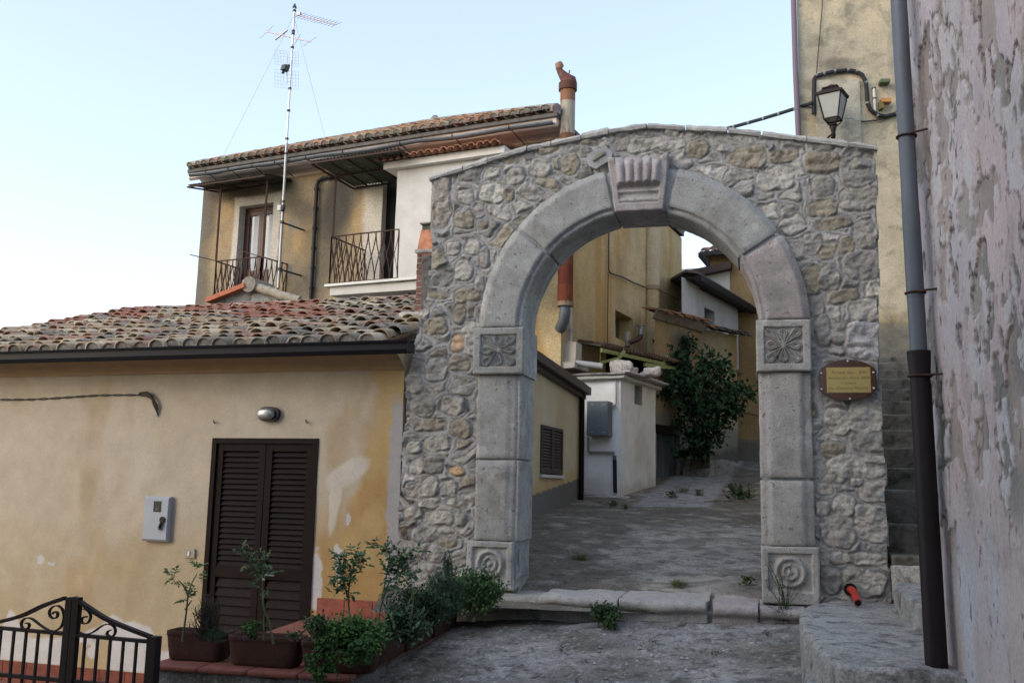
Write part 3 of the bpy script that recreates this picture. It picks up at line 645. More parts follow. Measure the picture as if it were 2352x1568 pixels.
low = thing("low_house", "low cream and ochre rendered house with old tiled roof, left of the archway", "house", HW.p(-2.5, -.34))
OCH, CRM, PLS = (.34, .215, .085), (.41, .365, .295), (.47, .47, .48)
U0 = HW.uv(0, 1100)[0] - 1.6; U1 = .02
dx0, dx1 = HW.uv(483, 1100)[0], HW.uv(728, 1100)[0]; dz1 = HW.uv(600, 1006)[1]; dz0 = -.54
def colh(U, V):
    r1 = rag(U, V, 1.3, .6, 101); r2 = rag(U, V, 5, .35, 102); r3 = rag(U, V, 14, .25, 103)
    c = mix(CRM, (.365, .305, .205), ss(1.45, .55, V + r1 * .9 + r2 * .4))                 # lower tint
    c = mix(c, (.31, .225, .12), ss(.60, .80, fbm(U * 1.6, V * .9, 4, 104) + .12 * ss(1.2, .5, V)) * .5)
    c = mix(c, (.44, .405, .345), ss(.6, .75, fbm(U * 2.3 + 9, V * .8, 4, 105)) * .5)
    edge = HW.uv(800, 1000)[0]
    oc = ss(-.06, .10, U - (edge - .10 + .34 * ss(1.0, 2.2, V) - .62 * ss(1.35, .35, V)) + r1 * .45 + r2 * .12)
    oc = np.maximum(oc, ss(-.02, .02, U - dx1 - .02) * ss(1.7, .9, V + r1 * .5))
    c = mix(c, OCH, oc * .92)
    c = mix(c, (.38, .29, .14), oc * ss(.45, .65, fbm(U * 3, V * 3, 4, 106)) * .7)
    c = mix(c, (.50, .41, .22), oc * ss(1.9, 2.4, V) * .3)
    sm = np.minimum(blob(U, V, HW, 800, 1085, 60, 26, a=30) + r1 * 1.2, blob(U, V, HW, 768, 1160, 14, 75, a=-8) + r2 * 1.6)
    c = mix(c, (.50, .48, .44), ss(1.15, .7, sm) * .75)
    pw = ss(1.05, .95, blob(U, V, HW, 727, 1330, 18, 62) + r2 * 1.4 + r3 * .8)
    pw = np.maximum(pw, ss(1.05, .95, blob(U, V, HW, 775, 1290, 9, 38, a=10) + r3 * 2)); pw = np.maximum(pw, ss(1.05, .95, blob(U, V, HW, 778, 1264, 9, 5)))
    pw = np.maximum(pw, ss(1.05, .95, blob(U, V, HW, 799, 1192, 6, 14) + r3)); pw = np.maximum(pw, ss(1.05, .95, blob(U, V, HW, 92, 1284, 9, 9) + r3 * 2.2)); pw = np.maximum(pw, ss(1.05, .95, blob(U, V, HW, 117, 1294, 9, 3) + r3 * 3))
    top = np.interp(U, [HW.uv(x, 1430)[0] for x in (-60, 0, 20, 55, 70, 130, 140, 160, 240, 255, 285, 310, 345, 370)], [HW.uv(x, y)[1] for x, y in ((-60, 1480), (0, 1450), (20, 1400), (55, 1440), (70, 1462), (130, 1462), (145, 1462), (160, 1466), (245, 1430), (255, 1410), (285, 1430), (310, 1424), (345, 1436), (370, 1490))])
    low_ = ss(.012, -.012, V - top + r2 * .10 + r3 * .08) * ss(-.335, -.31, V + r2 * .03) * (U < dx0 - .28)
    hole = ss(.02, -.02, blob(U, V, HW, 190, 1500, 45, 52) - 1 + r2 * 1.5); hole2 = ss(.02, -.02, blob(U, V, HW, 238, 1500, 14, 42) - 1 + r3 * 1.5)
    low_ = low_ * (1 - np.maximum(hole * ss(.45, .5, fbm(U * 6, V * 6, 3, 108)), hole2)); pw = np.maximum(pw, low_)
    # worn strip of cement along the archway
    st = ss(-.13, -.09, U + r2 * .10 + r3 * .06) * ss(2.72, 2.45, V + r2 * .3)
    c = mix(c, (.30, .31, .33), st * .9)
    c = mix(c, PLS, pw * .95)
    c = mix(c, (.40, .29, .15), ss(-.30, -.36, V - .12 + r1 * .3) * .3 * (1 - pw))
    return c
def hh_(U, V): return (fbm(U * 1.6, V * 1.6, 3, 110) - .5) * .022 + (fbm(U * 9, V * 9, 3, 111) - .5) * .004
ZW = 2.87
dhole = (dx0, dx1, dz0, dz1)
link("front_wall", wall("front_wall", HW, U0, U1, -.57, ZW, .016, colh, hh_, [dhole]), m_stucco, low)
# cove under the eaves
mb = MB(); cv = [(0, ZW), (.02, ZW - .0), (.035, ZW + .03), (.10, ZW + .09), (.20, ZW + .135), (.34, ZW + .16), (.34, ZW + .24)]
for (a, b) in zip(cv[:-1], cv[1:]):
    for i in range(30):
        ua, ub = U0 + (U1 - U0) * i / 30, U0 + (U1 - U0) * (i + 1) / 30
        mb.add([HW.p(ua, a[1], a[0]), HW.p(ub, a[1], a[0]), HW.p(ub, b[1], b[0]), HW.p(ua, b[1], b[0])], [(0, 1, 2, 3)], (.34, .26, .155), True)
mb.prism([HW.p(U1, v, n) for n, v in cv] + [HW.p(U1, ZW + .24, 0)], HW.A * -.02, (.42, .33, .2))
mb.part("eaves_cove", m_stucco, low)
# side wall on the alley
HS = Pl(HW.p(U1, 0), (.323, .946))
e0 = HS.uv(1222, 833); e1 = HS.uv(1333, 905); HL = HS.uv(1330, 1000)[0]
sl = (e1[1] - e0[1]) / (e1[0] - e0[0])
def vtop(u): return np.minimum(e0[1] + (u - e0[0]) * sl, ZW + .2 + u * .34)
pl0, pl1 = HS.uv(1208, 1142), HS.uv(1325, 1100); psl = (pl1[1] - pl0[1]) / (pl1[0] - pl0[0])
def cols(U, V):
    r1 = rag(U, V, 1.4, .5, 120); r2 = rag(U, V, 5, .3, 121)
    c = mix((.47, .38, .24), (.50, .43, .31), ss(.4, .65, fbm(U * 2, V * .7, 4, 122)))
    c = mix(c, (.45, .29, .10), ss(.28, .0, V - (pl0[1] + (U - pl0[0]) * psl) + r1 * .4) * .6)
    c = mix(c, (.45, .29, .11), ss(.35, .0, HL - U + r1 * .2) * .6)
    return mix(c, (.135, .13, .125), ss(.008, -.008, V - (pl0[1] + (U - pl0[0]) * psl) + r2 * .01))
sw0, sw1 = HS.uv(1241, 1030)[0], HS.uv(1291, 1030)[0]; swa, swb = HS.uv(1241, 1090)[1], HS.uv(1241, 974)[1]
link("side_wall", wall("side_wall", HS, 0, HL, -.3, 4.6, .03, cols, lambda U, V: (fbm(U * 2, V * 2, 3, 123) - .5) * .02, [(sw0, sw1, swa, swb)], keepfn=lambda u, v: v < vtop(u)), m_stucco, low)
# hidden walls: back, left, and the body top under the tiles
mb = MB(); BW = HS.p(HL, 0); rdg = 3.9
for pts in ([HS.p(HL, .2), HS.p(HL, vtop(HL)), HS.p(HL, vtop(HL)) + HW.A * (U0 - U1), HS.p(HL, .2) + HW.A * (U0 - U1)],
            [HW.p(U0, -.3), HW.p(U0, ZW), HW.p(U0, 4.1, -3.7), HS.p(HL, vtop(HL)) + HW.A * (U0 - U1), HS.p(HL, -.3) + HW.A * (U0 - U1)]):
    mb.poly(pts, (.42, .34, .2))
mb.part("rear_wall", m_stucco, low)
# roof
zt = HW.uv(470, 802, .42)[1]; D = 3.9; vr = HW.uv(450, 712, -D)[1]; pit = math.atan2(vr - zt, D + .42)
print("ROOF pitch", math.degrees(pit), "eave", zt, "ridge", vr)
S_ = -HW.N * cos(pit) + np.array([0, 0, sin(pit)]); Nn_ = np.cross(HW.A, S_); Lr = (D + .42) / cos(pit)
O_ = HW.p(U0, zt - .03, .42); nc = int((U1 - .10 - U0) / .205); nr = int(Lr / .30)
REDS = [(150, 345, 718, 748, .8), (115, 190, 742, 762, .8), (60, 160, 745, 765, .5), (425, 520, 716, 738, .8), (520, 742, 706, 752, .85), (0, 60, 765, 775, .5), (640, 720, 690, 700, .4), (300, 330, 745, 760, .3)]
tile_roof("roof_tile", O_, HW.A, S_, Nn_, nc, nr, .205, .30, lambda c: oldtile(c, REDS), low, jitn=1.9)
mb = MB()
a, b = O_ + Nn_ * -.01, O_ + HW.A * (nc * .205) + Nn_ * -.01; rz = S_ * (nr * .30 + .1)
mb.prism([a, b, b + rz, a + rz], -Nn_ * .06, (.12, .11, .1))
ua_ = D / .997; z1r, z2r = float(vtop(ua_)) + .06, float(vtop(HL)) + .06
for i in range(int(nc)):     # lower back slope with its tile rolls
    o_ = HW.A * (-.1 - i * .205); q = HS.p(ua_ - .6, z1r + .04) + o_; r_ = HS.p(HL + .1, z2r) + o_
    mb.prism([q, q - HW.A * .205, r_ - HW.A * .205, r_], (0, 0, -.05), (.24, .15, .11)); mb.tube([q, r_], .07, 6, (.28, .15, .11))
mb.part("roof_deck", m_tilebed, low)
mb = MB()
for i in range(int(nc * .205 / .33)):       # ridge tiles
    q = a + rz + HW.A * (i * .33) + np.array([0, 0, .02]); cc = oldtile(q)
    mb.tube([q, q + HW.A * .38 + np.array([0, 0, .015])], [.10, .085], 10, cc)
mb.part("ridge_tile", m_tile, low)
# dark gutter
mb = MB(); zg0, zg1 = HW.uv(470, 820, .50)[1] + .0, zt + .02
gp = [(.36, zg0 + .01), (.46, zg0 - .01), (.50, zg0 + .03), (.51, zg0 + .10), (.535, zg1 - .02), (.545, zg1), (.525, zg1), (.50, zg1 - .03), (.49, zg0 + .05), (.38, zg0 + .04)]
uG = HW.uv(938, 798, .5)[0]
mb.prism([HW.p(U0 - .1, v, n) for n, v in gp], HW.A * (uG - U0 + .1), (1, 1, 1))
mb.pbox(HW, uG, uG + .006, zg0 + .0, zg1 - .02, .36, .53)
mb.part("gutter", m_navy, low)
# verge board with gutter on the alley side, downpipe
mb = MB(); q0 = HS.p(e0[0] - 1.6, e0[1] - 1.6 * sl + .05, .10); q1 = HS.p(e1[0] + .05, e1[1] + .05 * sl + .05, .10)
mb.bar(q0, q1, .16, .13); q2 = q0 + np.array([0, 0, -.10]) - HS.N * .05; q3 = q1 + np.array([0, 0, -.10]) - HS.N * .05; mb.bar(q2, q3, .08, .07)
mb.part("verge_board", m_brown2, low)
mb = MB(); x_ = HS.p(HL - .05, 0, .06); mb.tube([x_ + [0, 0, 3.35], x_ + [0, 0, z_back(x_[1]) - .05]], .045, 8); mb.part("downpipe", m_brown, low)
skirt_mb.part("skirting", m_terra, low)
# shuttered double door
door = MB(); RD = .10
reveal(door, HW, dhole, .14, 0, (.45, .36, .2)); rv = door.part("door_reveal", m_stucco, low)
def shutter_leaf(pl, u0, u1, v0, v1, n, nsl1, mid=None, nsl2=0, mat=m_brown, parent=low, st=.075, name="shutter_leaf", slat_t=.008):
    mb = MB(); t = .04
    mb.pbox(pl, u0, u0 + st, v0, v1, n - t, n); mb.pbox(pl, u1 - st, u1, v0, v1, n - t, n)
    rails = [(v0, v0 + st * 1.3), (v1 - st, v1)]
    if mid: rails.append((mid - st * .8, mid + st * .8))
    for a_, b_ in rails: mb.pbox(pl, u0 + st, u1 - st, a_, b_, n - t, n - .002)
    lf = mb.part(name, mat, parent); sl_ = MB()
    secs = [(v0 + st * 1.3, (mid - st * .8) if mid else v1 - st, nsl2 or nsl1)]
    if mid: secs.append((mid + st * .8, v1 - st, nsl1))
    for a_, b_, k in secs:
        hgt = (b_ - a_) / k
        for i in range(k):
            z = a_ + (i + .5) * hgt
            sl_.add([pl.p(u0 + st, z - hgt * .52, n - .006), pl.p(u1 - st, z - hgt * .52, n - .006), pl.p(u1 - st, z + hgt * .42, n - .032), pl.p(u0 + st, z + hgt * .42, n - .032),
                     pl.p(u0 + st, z - hgt * .52, n - .006 - slat_t), pl.p(u1 - st, z - hgt * .52, n - .006 - slat_t), pl.p(u1 - st, z + hgt * .42, n - .032 - slat_t), pl.p(u0 + st, z + hgt * .42, n - .032 - slat_t)],
                    [(0, 1, 2, 3), (7, 6, 5, 4), (0, 4, 5, 1), (2, 6, 7, 3), (0, 3, 7, 4), (1, 5, 6, 2)])
        sl_.pbox(pl, u0 + st, u1 - st, a_, b_, n - t - .006, n - t)
    sl_.part("slats", mat, lf); return lf
dd = .02; fw_ = .055
mb = MB(); mb.pbox(HW, dx0, dx0 + fw_, dz0, dz1, -.07, .012); mb.pbox(HW, dx1 - fw_, dx1, dz0, dz1, -.07, .012); mb.pbox(HW, dx0 + fw_, dx1 - fw_, dz1 - fw_, dz1, -.07, .010)
fr = mb.part("door_frame", m_brown, low)
mu = HW.uv(600, 1200)[0]; midz = HW.uv(600, 1316)[1]
shutter_leaf(HW, dx0 + fw_ + .004, mu - .004, dz0 + .02, dz1 - fw_ - .005, -.01, 21, midz, 12, parent=low)
lf = shutter_leaf(HW, mu + .004, dx1 - fw_ - .004, dz0 + .02, dz1 - fw_ - .005, -.01, 21, midz, 12, parent=low)
mb = MB(); hz = HW.uv(625, 1318)
mb.tube([HW.p(mu + .06, hz[1], -.01), HW.p(mu + .06, hz[1], .05), HW.p(mu + .10, hz[1] - .002, .055), HW.p(mu + .22, hz[1] - .01, .05)], .009, 6); mb.pbox(HW, mu + .04, mu + .08, hz[1] - .07, hz[1] + .05, -.012, -.004)
mb.part("handle", m_greybox, lf)
# raised tiled landing and its skirting right of the door
zl = HW.uv(760, 1413)[1]; s0 = HW.uv(729, 1400)[0]; s1 = HW.uv(900, 1400)[0]
landing = thing("tiled_landing", "raised red tiled landing between the shuttered door and the planters", "landing", HW.p(s0, zl - .3))
def tri(px, py): return onz(px, py, zl)
lp = [HW.p(s0, zl, .015), HW.p(s0 + .0, zl, .015), tri(606, 1452), tri(560, 1500), tri(900, 1520), HW.p(s1 + .1, zl, .015)]
lp = [lp[0]] + lp[2:]
mb = MB(); mb.prism([np.array([p[0], p[1], zl]) for p in lp], (0, 0, -.5), (.24, .095, .07)); mb.part("slab", m_terra, landing)
mb = MB()
zs = HW.uv(760, 1373)[1]
for k in range(3): mb.pbox(HW, s0 + k * .31 + .004, min(s0 + (k + 1) * .31 - .004, s1), zl, zs, .012, .024, (.27, .085, .06))
mb.part("skirting_tile", m_terra, landing)
# alley window shutter
mb = MB(); reveal(mb, HS, (sw0, sw1, swa, swb), .1, 0, (.45, .36, .2)); mb.part("window_reveal", m_stucco, low)
wmid = (sw0 + sw1) / 2
shutter_leaf(HS, sw0, wmid - .004, swa + .03, swb, .02, 13, mat=m_brown2, st=.05, name="window_shutter"); shutter_leaf(HS, wmid + .004, sw1, swa + .03, swb, .02, 13, mat=m_brown2, st=.05, name="window_shutter")
mb = MB(); mb.pbox(HS, sw0 - .02, sw1 + .02, swa - .035, swa + .01, -.05, .05, (.5, .5, .48)); mb.part("window_sill", m_vc, low)

# --- fixtures on the front wall
lu, lv = HW.uv(621, 951)
lamp = thing("bulkhead_lamp", "oval bulkhead lamp with clear ribbed lens on the cream wall above the shutters", "lamp", HW.p(lu, lv))
def oval(w_, h_, n=28): return [(w_ / 2 * np.sign(cos(t)) * abs(cos(t)) ** .62, h_ / 2 * np.sign(sin(t)) * abs(sin(t)) ** .85) for t in np.linspace(0, 2 * pi, n, endpoint=False)]
mb = MB(); mb.prism([HW.p(lu + a, lv + b, 0) for a, b in oval(.25, .155)], HW.N * .045); mb.part("housing", m_black, lamp)
mb = MB(); rings = []; nn = 28
for (k, n) in ((1, .045), (1, .075), (.85, .098), (.5, .108)):
    rings.append([HW.p(lu - .018 + a * k, lv + b * k, n) for a, b in oval(.20, .115)])
vs = sum(rings, []); fs = [(i * nn + j, i * nn + (j + 1) % nn, (i + 1) * nn + (j + 1) % nn, (i + 1) * nn + j) for i in range(3) for j in range(nn)] + [tuple(range(3 * nn, 4 * nn))]
mb.add(vs, fs, (.34, .36, .37), True); mb.part("lens", m_metal, lamp)
b0 = HW.uv(341, 1139); b1 = HW.uv(390, 1243)
box = thing("meter_box", "pale blue grey meter box with small dark window and padlock on the cream wall", "meter box", HW.p((b0[0] + b1[0]) / 2, b1[1]))
x0, x1, z0, z1 = b0[0] + .0, b1[0] + .01, b1[1], b0[1]; mb = MB()
mb.prism([HW.p(x0, z0, 0), HW.p(x1, z0, 0), HW.p(x1, z1, 0), HW.p(x0, z1, 0)], HW.N * .05)
e = .014; vs = [HW.p(x0, z0, .05), HW.p(x1, z0, .05), HW.p(x1, z1, .05), HW.p(x0, z1, .05), HW.p(x0 + e, z0 + e * 1.6, .068), HW.p(x1 - e, z0 + e * 1.6, .068), HW.p(x1 - e, z1 - e * 1.6, .068), HW.p(x0 + e, z1 - e * 1.6, .068)]
mb.add(vs, [(0, 1, 5, 4), (1, 2, 6, 5), (2, 3, 7, 6), (3, 0, 4, 7), (4, 5, 6, 7)]); mb.part("case", m_plast, box)
wq = HW.uv(394 * 0 + 362, 1162, .07); mb = MB(); mb.pbox(HW, wq[0] - .052, wq[0] + .044, wq[1] - .06, wq[1] + .055, .066, .072, (.03, .032, .033)); mb.pbox(HW, wq[0] - .02, wq[0] + .02, wq[1] - .05, wq[1] - .01, .071, .074, (.08, .07, .06)); mb.part("window", m_vc, box)
wq = HW.uv(372, 1193, .08); mb = MB(); mb.tube([HW.p(wq[0], wq[1], .065), HW.p(wq[0], wq[1], .082)], .034, 16, (.012, .013, .012))
mb.tube([HW.p(wq[0], wq[1] - .03, .085), HW.p(wq[0] - .012, wq[1] - .06, .09), HW.p(wq[0] - .02, wq[1] - .085, .09)], .016, 8, (.02, .02, .02)); mb.tube([HW.p(wq[0] - .024, wq[1] - .07, .085), HW.p(wq[0] - .03, wq[1] - .105, .09)], .02, 8, (.25, .27, .25)); mb.part("lock", m_vc, box)
su, sv = HW.uv(438, 1270)
sw = thing("bell_switch", "small beige switch plate with white push button beside the door", "switch", HW.p(su, sv))
mb = MB(); mb.pbox(HW, su - .062, su + .062, sv - .046, sv + .046, 0, .022, (.30, .28, .22)); mb.part("plate", m_vc, sw)
mb = MB(); mb.pbox(HW, su - .018, su + .006, sv - .022, sv + .022, .02, .032, (.6, .6, .58)); mb.part("button", m_vc, sw)
# old cable with a frayed end
cb = thing("frayed_cable", "thin twisted cable ending in a frayed black bundle across the cream wall", "cable", HW.p(-2.6, 2.5))
def hp(x, y, n=.02): return HW.p(*HW.uv(x, y, n), n)
mb = MB()
for s_ in (0, 1):
    pts = []
    for i in range(70):
        x = -420 + 750 * i / 69; y = 917 - (x / 330) * 11 + 2.0 * sin(x * .02) + (2.2 * sin(x * .11 + s_ * pi)) * .8
        pts.append(hp(x, y, .012 + .008 * sin(x * .11 + s_ * pi + 1.5)))
    mb.tube(pts, .0052, 5, (.06, .06, .06))
mb.part("wire", m_vc, cb)
mb = MB()
for s_ in range(9):
    k = random.uniform(-4, 4); pts = [hp(322 + random.uniform(-4, 4), 905 + k, .03), hp(338, 904 + k, .045), hp(350 + k * .5, 914 + k, .05), hp(357 + k, 930, .04), hp(361 + k * .6, 944 + random.uniform(-4, 8), .03)]
    mb.tube(pts, [.007, .012, .012, .009, .004], 6, (.02, .02, .02))
mb.tube([hp(360, 942, .02), hp(362, 956, .01)], .010, 6, (.3, .33, .34)); mb.part("bundle", m_vc, cb)
for (x, y, lab) in ((491, 968, "small metal hook in the wall, upper left of the shutters"), (703, 967, "small metal hook in the wall, right of the bulkhead lamp")):
    hk = MB(); hk.tube([hp(x, y, 0), hp(x, y, .03), hp(x + 1, y + 3, .03), hp(x + 4, y + 4, .03)], .006, 5, (.05, .05, .05)); hk.tube([hp(x, y - 4, .028), hp(x, y + 2, .03)], .006, 5, (.05, .05, .05))
    hk.single("wall_hook", m_vc, hp(x, y, 0), lab, "hook", "hooks above the shuttered door")

# --- small gable behind the ridge
GP = Pl(HW.p(0, 0, -D - .35), HW.A)
gb = thing("roof_gable", "low grey rendered gable with tile coping rising behind the tiled roof", "gable", GP.p(*GP.uv(590, 700), -.3))
pts = [GP.uv(x, y) for x, y in ((478, 715), (486, 693), (530, 677), (578, 656), (620, 668), (660, 682), (700, 690), (740, 715))]
mb = MB(); mb.prism([GP.p(u, v - .0) for u, v in pts] + [], -GP.N * 2.2, (.26, .26, .255)); mb.part("gable_wall", m_conc, gb)
mb = MB()
def gtile(x0, y0, x1, y1, c, r=.075):
    a = GP.p(*GP.uv(x0, y0), .02); b = GP.p(*GP.uv(x1, y1), .02); mb.tube([a, b], r, 10, c); mb.tube([a - GP.N * .25, b - GP.N * .25], r, 10, c)
for k in range(3):
    x = 484 + k * 29; y = 693 - k * 11.5
    a = GP.p(*GP.uv(x, y), .04); b = GP.p(*GP.uv(x + 30, y - 11.5), .04); mb.bar(a, b, .22, .07, up=(0, 0, 1), col=(.42, .15, .09, .1))
gtile(618, 668, 655, 682, (.34, .31, .24, .9)); gtile(652, 680, 690, 691, (.3, .28, .22, .9)); gtile(588, 659, 622, 670, (.33, .30, .24, .9))
mb.tube([GP.p(*GP.uv(580, 656), .12), GP.p(*GP.uv(578, 655), -.5)], .13, 12, (.22, .20, .17, .9))
mb.part("coping_tile", m_tile, gb)
mb = MB()
u, v = GP.uv(645, 687, .01); mb.tube([GP.p(u, v, .0), GP.p(u, v, .012)], .05, 10); mb.part("vent_hole", m_darkroom, gb)

# --- brick chimney beside the archway wall
CP = Pl(at(938, 1120, 11.3), HW.A); cw = .42
ch = thing("brick_chimney", "sooty brick chimney with orange terracotta top beside the archway wall", "chimney", CP.p(cw / 2, 3.4, -cw / 2))
def cz(x, y): return CP.uv(x, y)[1]
zb, z1_, z2_, z3_ = cz(940, 716), cz(940, 583), cz(945, 574), cz(948, 528)
mb = MB(); k = 0; z = zb - .5
while z < z1_ - .01:
    h_ = min(.065, z1_ - z); 
    for i in range(2):
        g = random.uniform(.8, 1.15); o = .0 if k % 2 else .0
        wbr = .16 if (k + i) % 2 else .26; u_ = 0 if i == 0 else (.16 if (k) % 2 else .26)
        ue = cw if i else (.26 if (k) % 2 == 0 else .16)
        mb.pbox(CP, u_ + .004, ue - .004, z + .005, z + h_ - .003, -cw, .0 + random.uniform(-.004, .004), (.19 * g, .095 * g, .075 * g, .95))
    z += h_ + .008; k += 1
mb.part("brick_shaft", m_brick, ch)
mb = MB(); mb.pbox(CP, .004, cw - .004, zb - .5, z1_, -cw + .004, -.008, (.3, .29, .28, .4)); mb.part("mortar", m_brick, ch)
me = rough_prism([CP.p(a, 0, b)[:2] for a, b in ((.075, .014), (cw, .014), (cw, -.1), (.075, -.1))], zb, z1_ - .03, .01, .05, .016, 6, (.11, .105, .10)); link("soot_render", me, m_brick, ch)
me = rough_prism([CP.p(a, 0, b)[:2] for a, b in ((-.02, .02), (cw + .02, .02), (cw + .02, -cw - .02), (-.02, -cw - .02))], z1_, z2_, .01, .05, .012, 6, (.32, .30, .28)); link("band", me, m_conc, ch)
mb = MB(); t_ = .03; vs = []
for z_, e_ in ((z2_, 0), (z3_, t_)): vs += [CP.p(e_, z_, -e_), CP.p(cw - e_, z_, -e_), CP.p(cw - e_, z_, -cw + e_), CP.p(e_, z_, -cw + e_)]
mb.add(vs, [(0, 1, 5, 4), (1, 2, 6, 5), (2, 3, 7, 6), (3, 0, 4, 7), (4, 5, 6, 7)], (.48, .21, .12)); mb.part("terracotta_top", m_terra, ch)
mb = MB(); mb.pbox(CP, t_ + .01, cw - t_, z3_, z3_ + .07, -cw + t_, -t_ - .01, (.10, .095, .085)); mb.pbox(CP, t_ - .01, cw, z3_ + .07, z3_ + .085, -cw, -t_ + .03, (.28, .25, .2)); mb.part("cap", m_conc, ch)
me = rough_prism([CP.p(a, 0, b)[:2] for a, b in ((-.16, .26), (cw, .30), (cw, -.1), (-.02, -.2))], zb - .45, zb - .02, .10, .06, .03, 4, (.36, .34, .31)); link("mortar_skirt", me, m_conc, ch)

# ================================================================ TALL HOUSE
tall = thing("tall_house", "two storey ochre rendered house with hipped tile roof and balconies behind the low house", "house", MH.p(-4, 0))
TAN, GRY, PAL = (.30, .225, .14), (.15, .135, .11), (.48, .45, .40)
mu0 = MH.uv(452, 690)[0] - .03; TZ = MH.uv(900, 345)[1]                 # top of the wall, under the soffit
ev = np.mean([MH.uv(437, 400, .62)[1], MH.uv(1270, 275, .62)[1]]); print("gutter z", MH.uv(437, 400, .62), MH.uv(1270, 275, .62))
band = np.mean([MH.uv(700, 405)[1], MH.uv(870, 378)[1]]); TOPW = ev + .06
d1 = (MH.uv(545, 560)[0], MH.uv(622, 560)[0], MH.uv(560, 672)[1] - .35, MH.uv(585, 470)[1])
d2 = (MH.uv(876, 520)[0], MH.uv(876, 520)[0] + .80, MH.uv(880, 645)[1], MH.uv(880, 400)[1])
def colm(U, V):
    r1 = rag(U, V, .9, .6, 201); r2 = rag(U, V, 4, .35, 202); r3 = rag(U, V, 13, .3, 203)
    c = mix(TAN, (.42, .29, .13), ss(.4, .7, fbm(U * .8, V * .5, 4, 204)))
    c = mix(c, (.29, .245, .17), ss(7.1, 6.0, V + r1 * 1.2) * .6 * ss(-1.2, -2.2, U)); c = mix(c, mix((.52, .40, .22), (.46, .29, .11), ss(.45, .6, fbm(U * 4, V * .4, 3, 208))), ss(-1.6, -.9, U) * ss(6.2, 5.4, V))
    c = mix(c, (.20, .17, .125), ss(.44, .66, fbm(U * .9 + 3, V * .9, 5, 205)) * .75)
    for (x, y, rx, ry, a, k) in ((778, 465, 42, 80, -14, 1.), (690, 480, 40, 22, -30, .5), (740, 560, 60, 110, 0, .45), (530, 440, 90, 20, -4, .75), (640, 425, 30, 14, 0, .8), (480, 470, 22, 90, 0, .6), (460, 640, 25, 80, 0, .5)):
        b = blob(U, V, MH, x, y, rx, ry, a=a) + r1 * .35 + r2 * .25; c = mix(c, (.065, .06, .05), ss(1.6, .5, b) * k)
    c = mix(c, GRY, ss(.42, .0, U - mu0 + r2 * .35) * .75)
    e1_ = np.maximum(np.abs(U - (d1[0] + d1[1]) / 2 - .02) - (d1[1] - d1[0]) / 2 - .17, V - d1[3] - .20) + r2 * .09 + r3 * .05
    c = mix(c, PAL, ss(.03, -.03, e1_) * .95)
    e2_ = U - (d2[0] - .42) + r2 * .15; c = mix(c, (.50, .47, .42), ss(-.12, .08, e2_) * ss(1.6, 1.3, U - d2[0]))
    c = mix(c, (.36, .35, .34), (np.abs(blob(U, V, MH, 670, 590, 27, 34) - 1) < .13) * ss(.45, .6, fbm(U * 2, V * 2, 3, 206)) * (U > MH.uv(655, 590)[0]) * .5)
    for (x, y) in ((672, 517), (664, 622)): c = mix(c, (.20, .195, .185), ss(1.1, .8, blob(U, V, MH, x, y, 12, 14) + r3) * .85)
    for (x, y) in ((748, 412),): c = mix(c, (.36, .35, .33), ss(1.1, .8, blob(U, V, MH, x, y, 10, 9) + r3) * .85)
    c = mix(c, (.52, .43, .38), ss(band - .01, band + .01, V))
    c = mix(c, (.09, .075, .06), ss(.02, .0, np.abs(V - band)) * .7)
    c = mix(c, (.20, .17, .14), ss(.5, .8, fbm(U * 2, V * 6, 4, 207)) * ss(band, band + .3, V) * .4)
    return c
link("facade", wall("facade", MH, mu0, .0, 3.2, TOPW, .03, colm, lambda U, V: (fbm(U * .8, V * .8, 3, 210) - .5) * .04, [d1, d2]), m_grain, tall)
wn = (MS.uv(1413, 745)[0], MS.uv(1452, 745)[0], MS.uv(1432, 783)[1], MS.uv(1415, 712)[1]); SL = MS.uv(1566, 600)[0]
def colms(U, V):
    r1 = rag(U, V, .8, .6, 221); r2 = rag(U, V, 4, .35, 222); r3 = rag(U, V, 12, .3, 223)
    c = mix((.50, .37, .19), (.56, .43, .25), ss(.35, .65, fbm(U * 1.2, V * .35, 4, 224)))
    c = mix(c, (.45, .27, .09), ss(.52, .7, fbm(U * 1.5, V * .4, 4, 225)) * .75)
    c = mix(c, (.33, .26, .16), ss(.5, .8, fbm(U * .9 + 4, V * .7, 5, 226)) * .5)
    for (x, y, rx, ry, a, k, cc) in ((1292, 735, 17, 30, 0, .9, (.34, .33, .31)), (1530, 640, 8, 22, 0, .6, (.55, .50, .38)), (1500, 740, 14, 60, 0, .8, (.27, .26, .23)), (1300, 810, 26, 34, 0, .75, (.42, .38, .31)), (1540, 790, 40, 26, 0, .5, (.13, .11, .08)), (1485, 545, 5, 60, 0, .25, (.2, .16, .1)), (1380, 790, 22, 8, 0, .6, (.4, .38, .33))):
        c = mix(c, cc, ss(1.2, .7, blob(U, V, MS, x, y, rx, ry, a=a) + r2 * .6 + r3 * .3) * k)
    c = mix(c, (.035, .03, .025), ss(.02, .008, np.abs(U - MS.uv(1484, 620)[0] + (fbm(V * 3, U * 0, 3, 228) - .5) * .12)) * ss(.3, .5, fbm(V * 2, U * 0, 3, 229)) * .85)
    return c
link("side_facade", wall("side_facade", MS, 0, SL, .6, TOPW, .035, colms, lambda U, V: (fbm(U * 1.3, V * 1.3, 3, 230) - .5) * .05, [wn]), m_grain, tall)
mb = MB(); B0, B1 = MH.p(mu0, 0), MS.p(SL, 0); LB = B0 - MH.N * SL
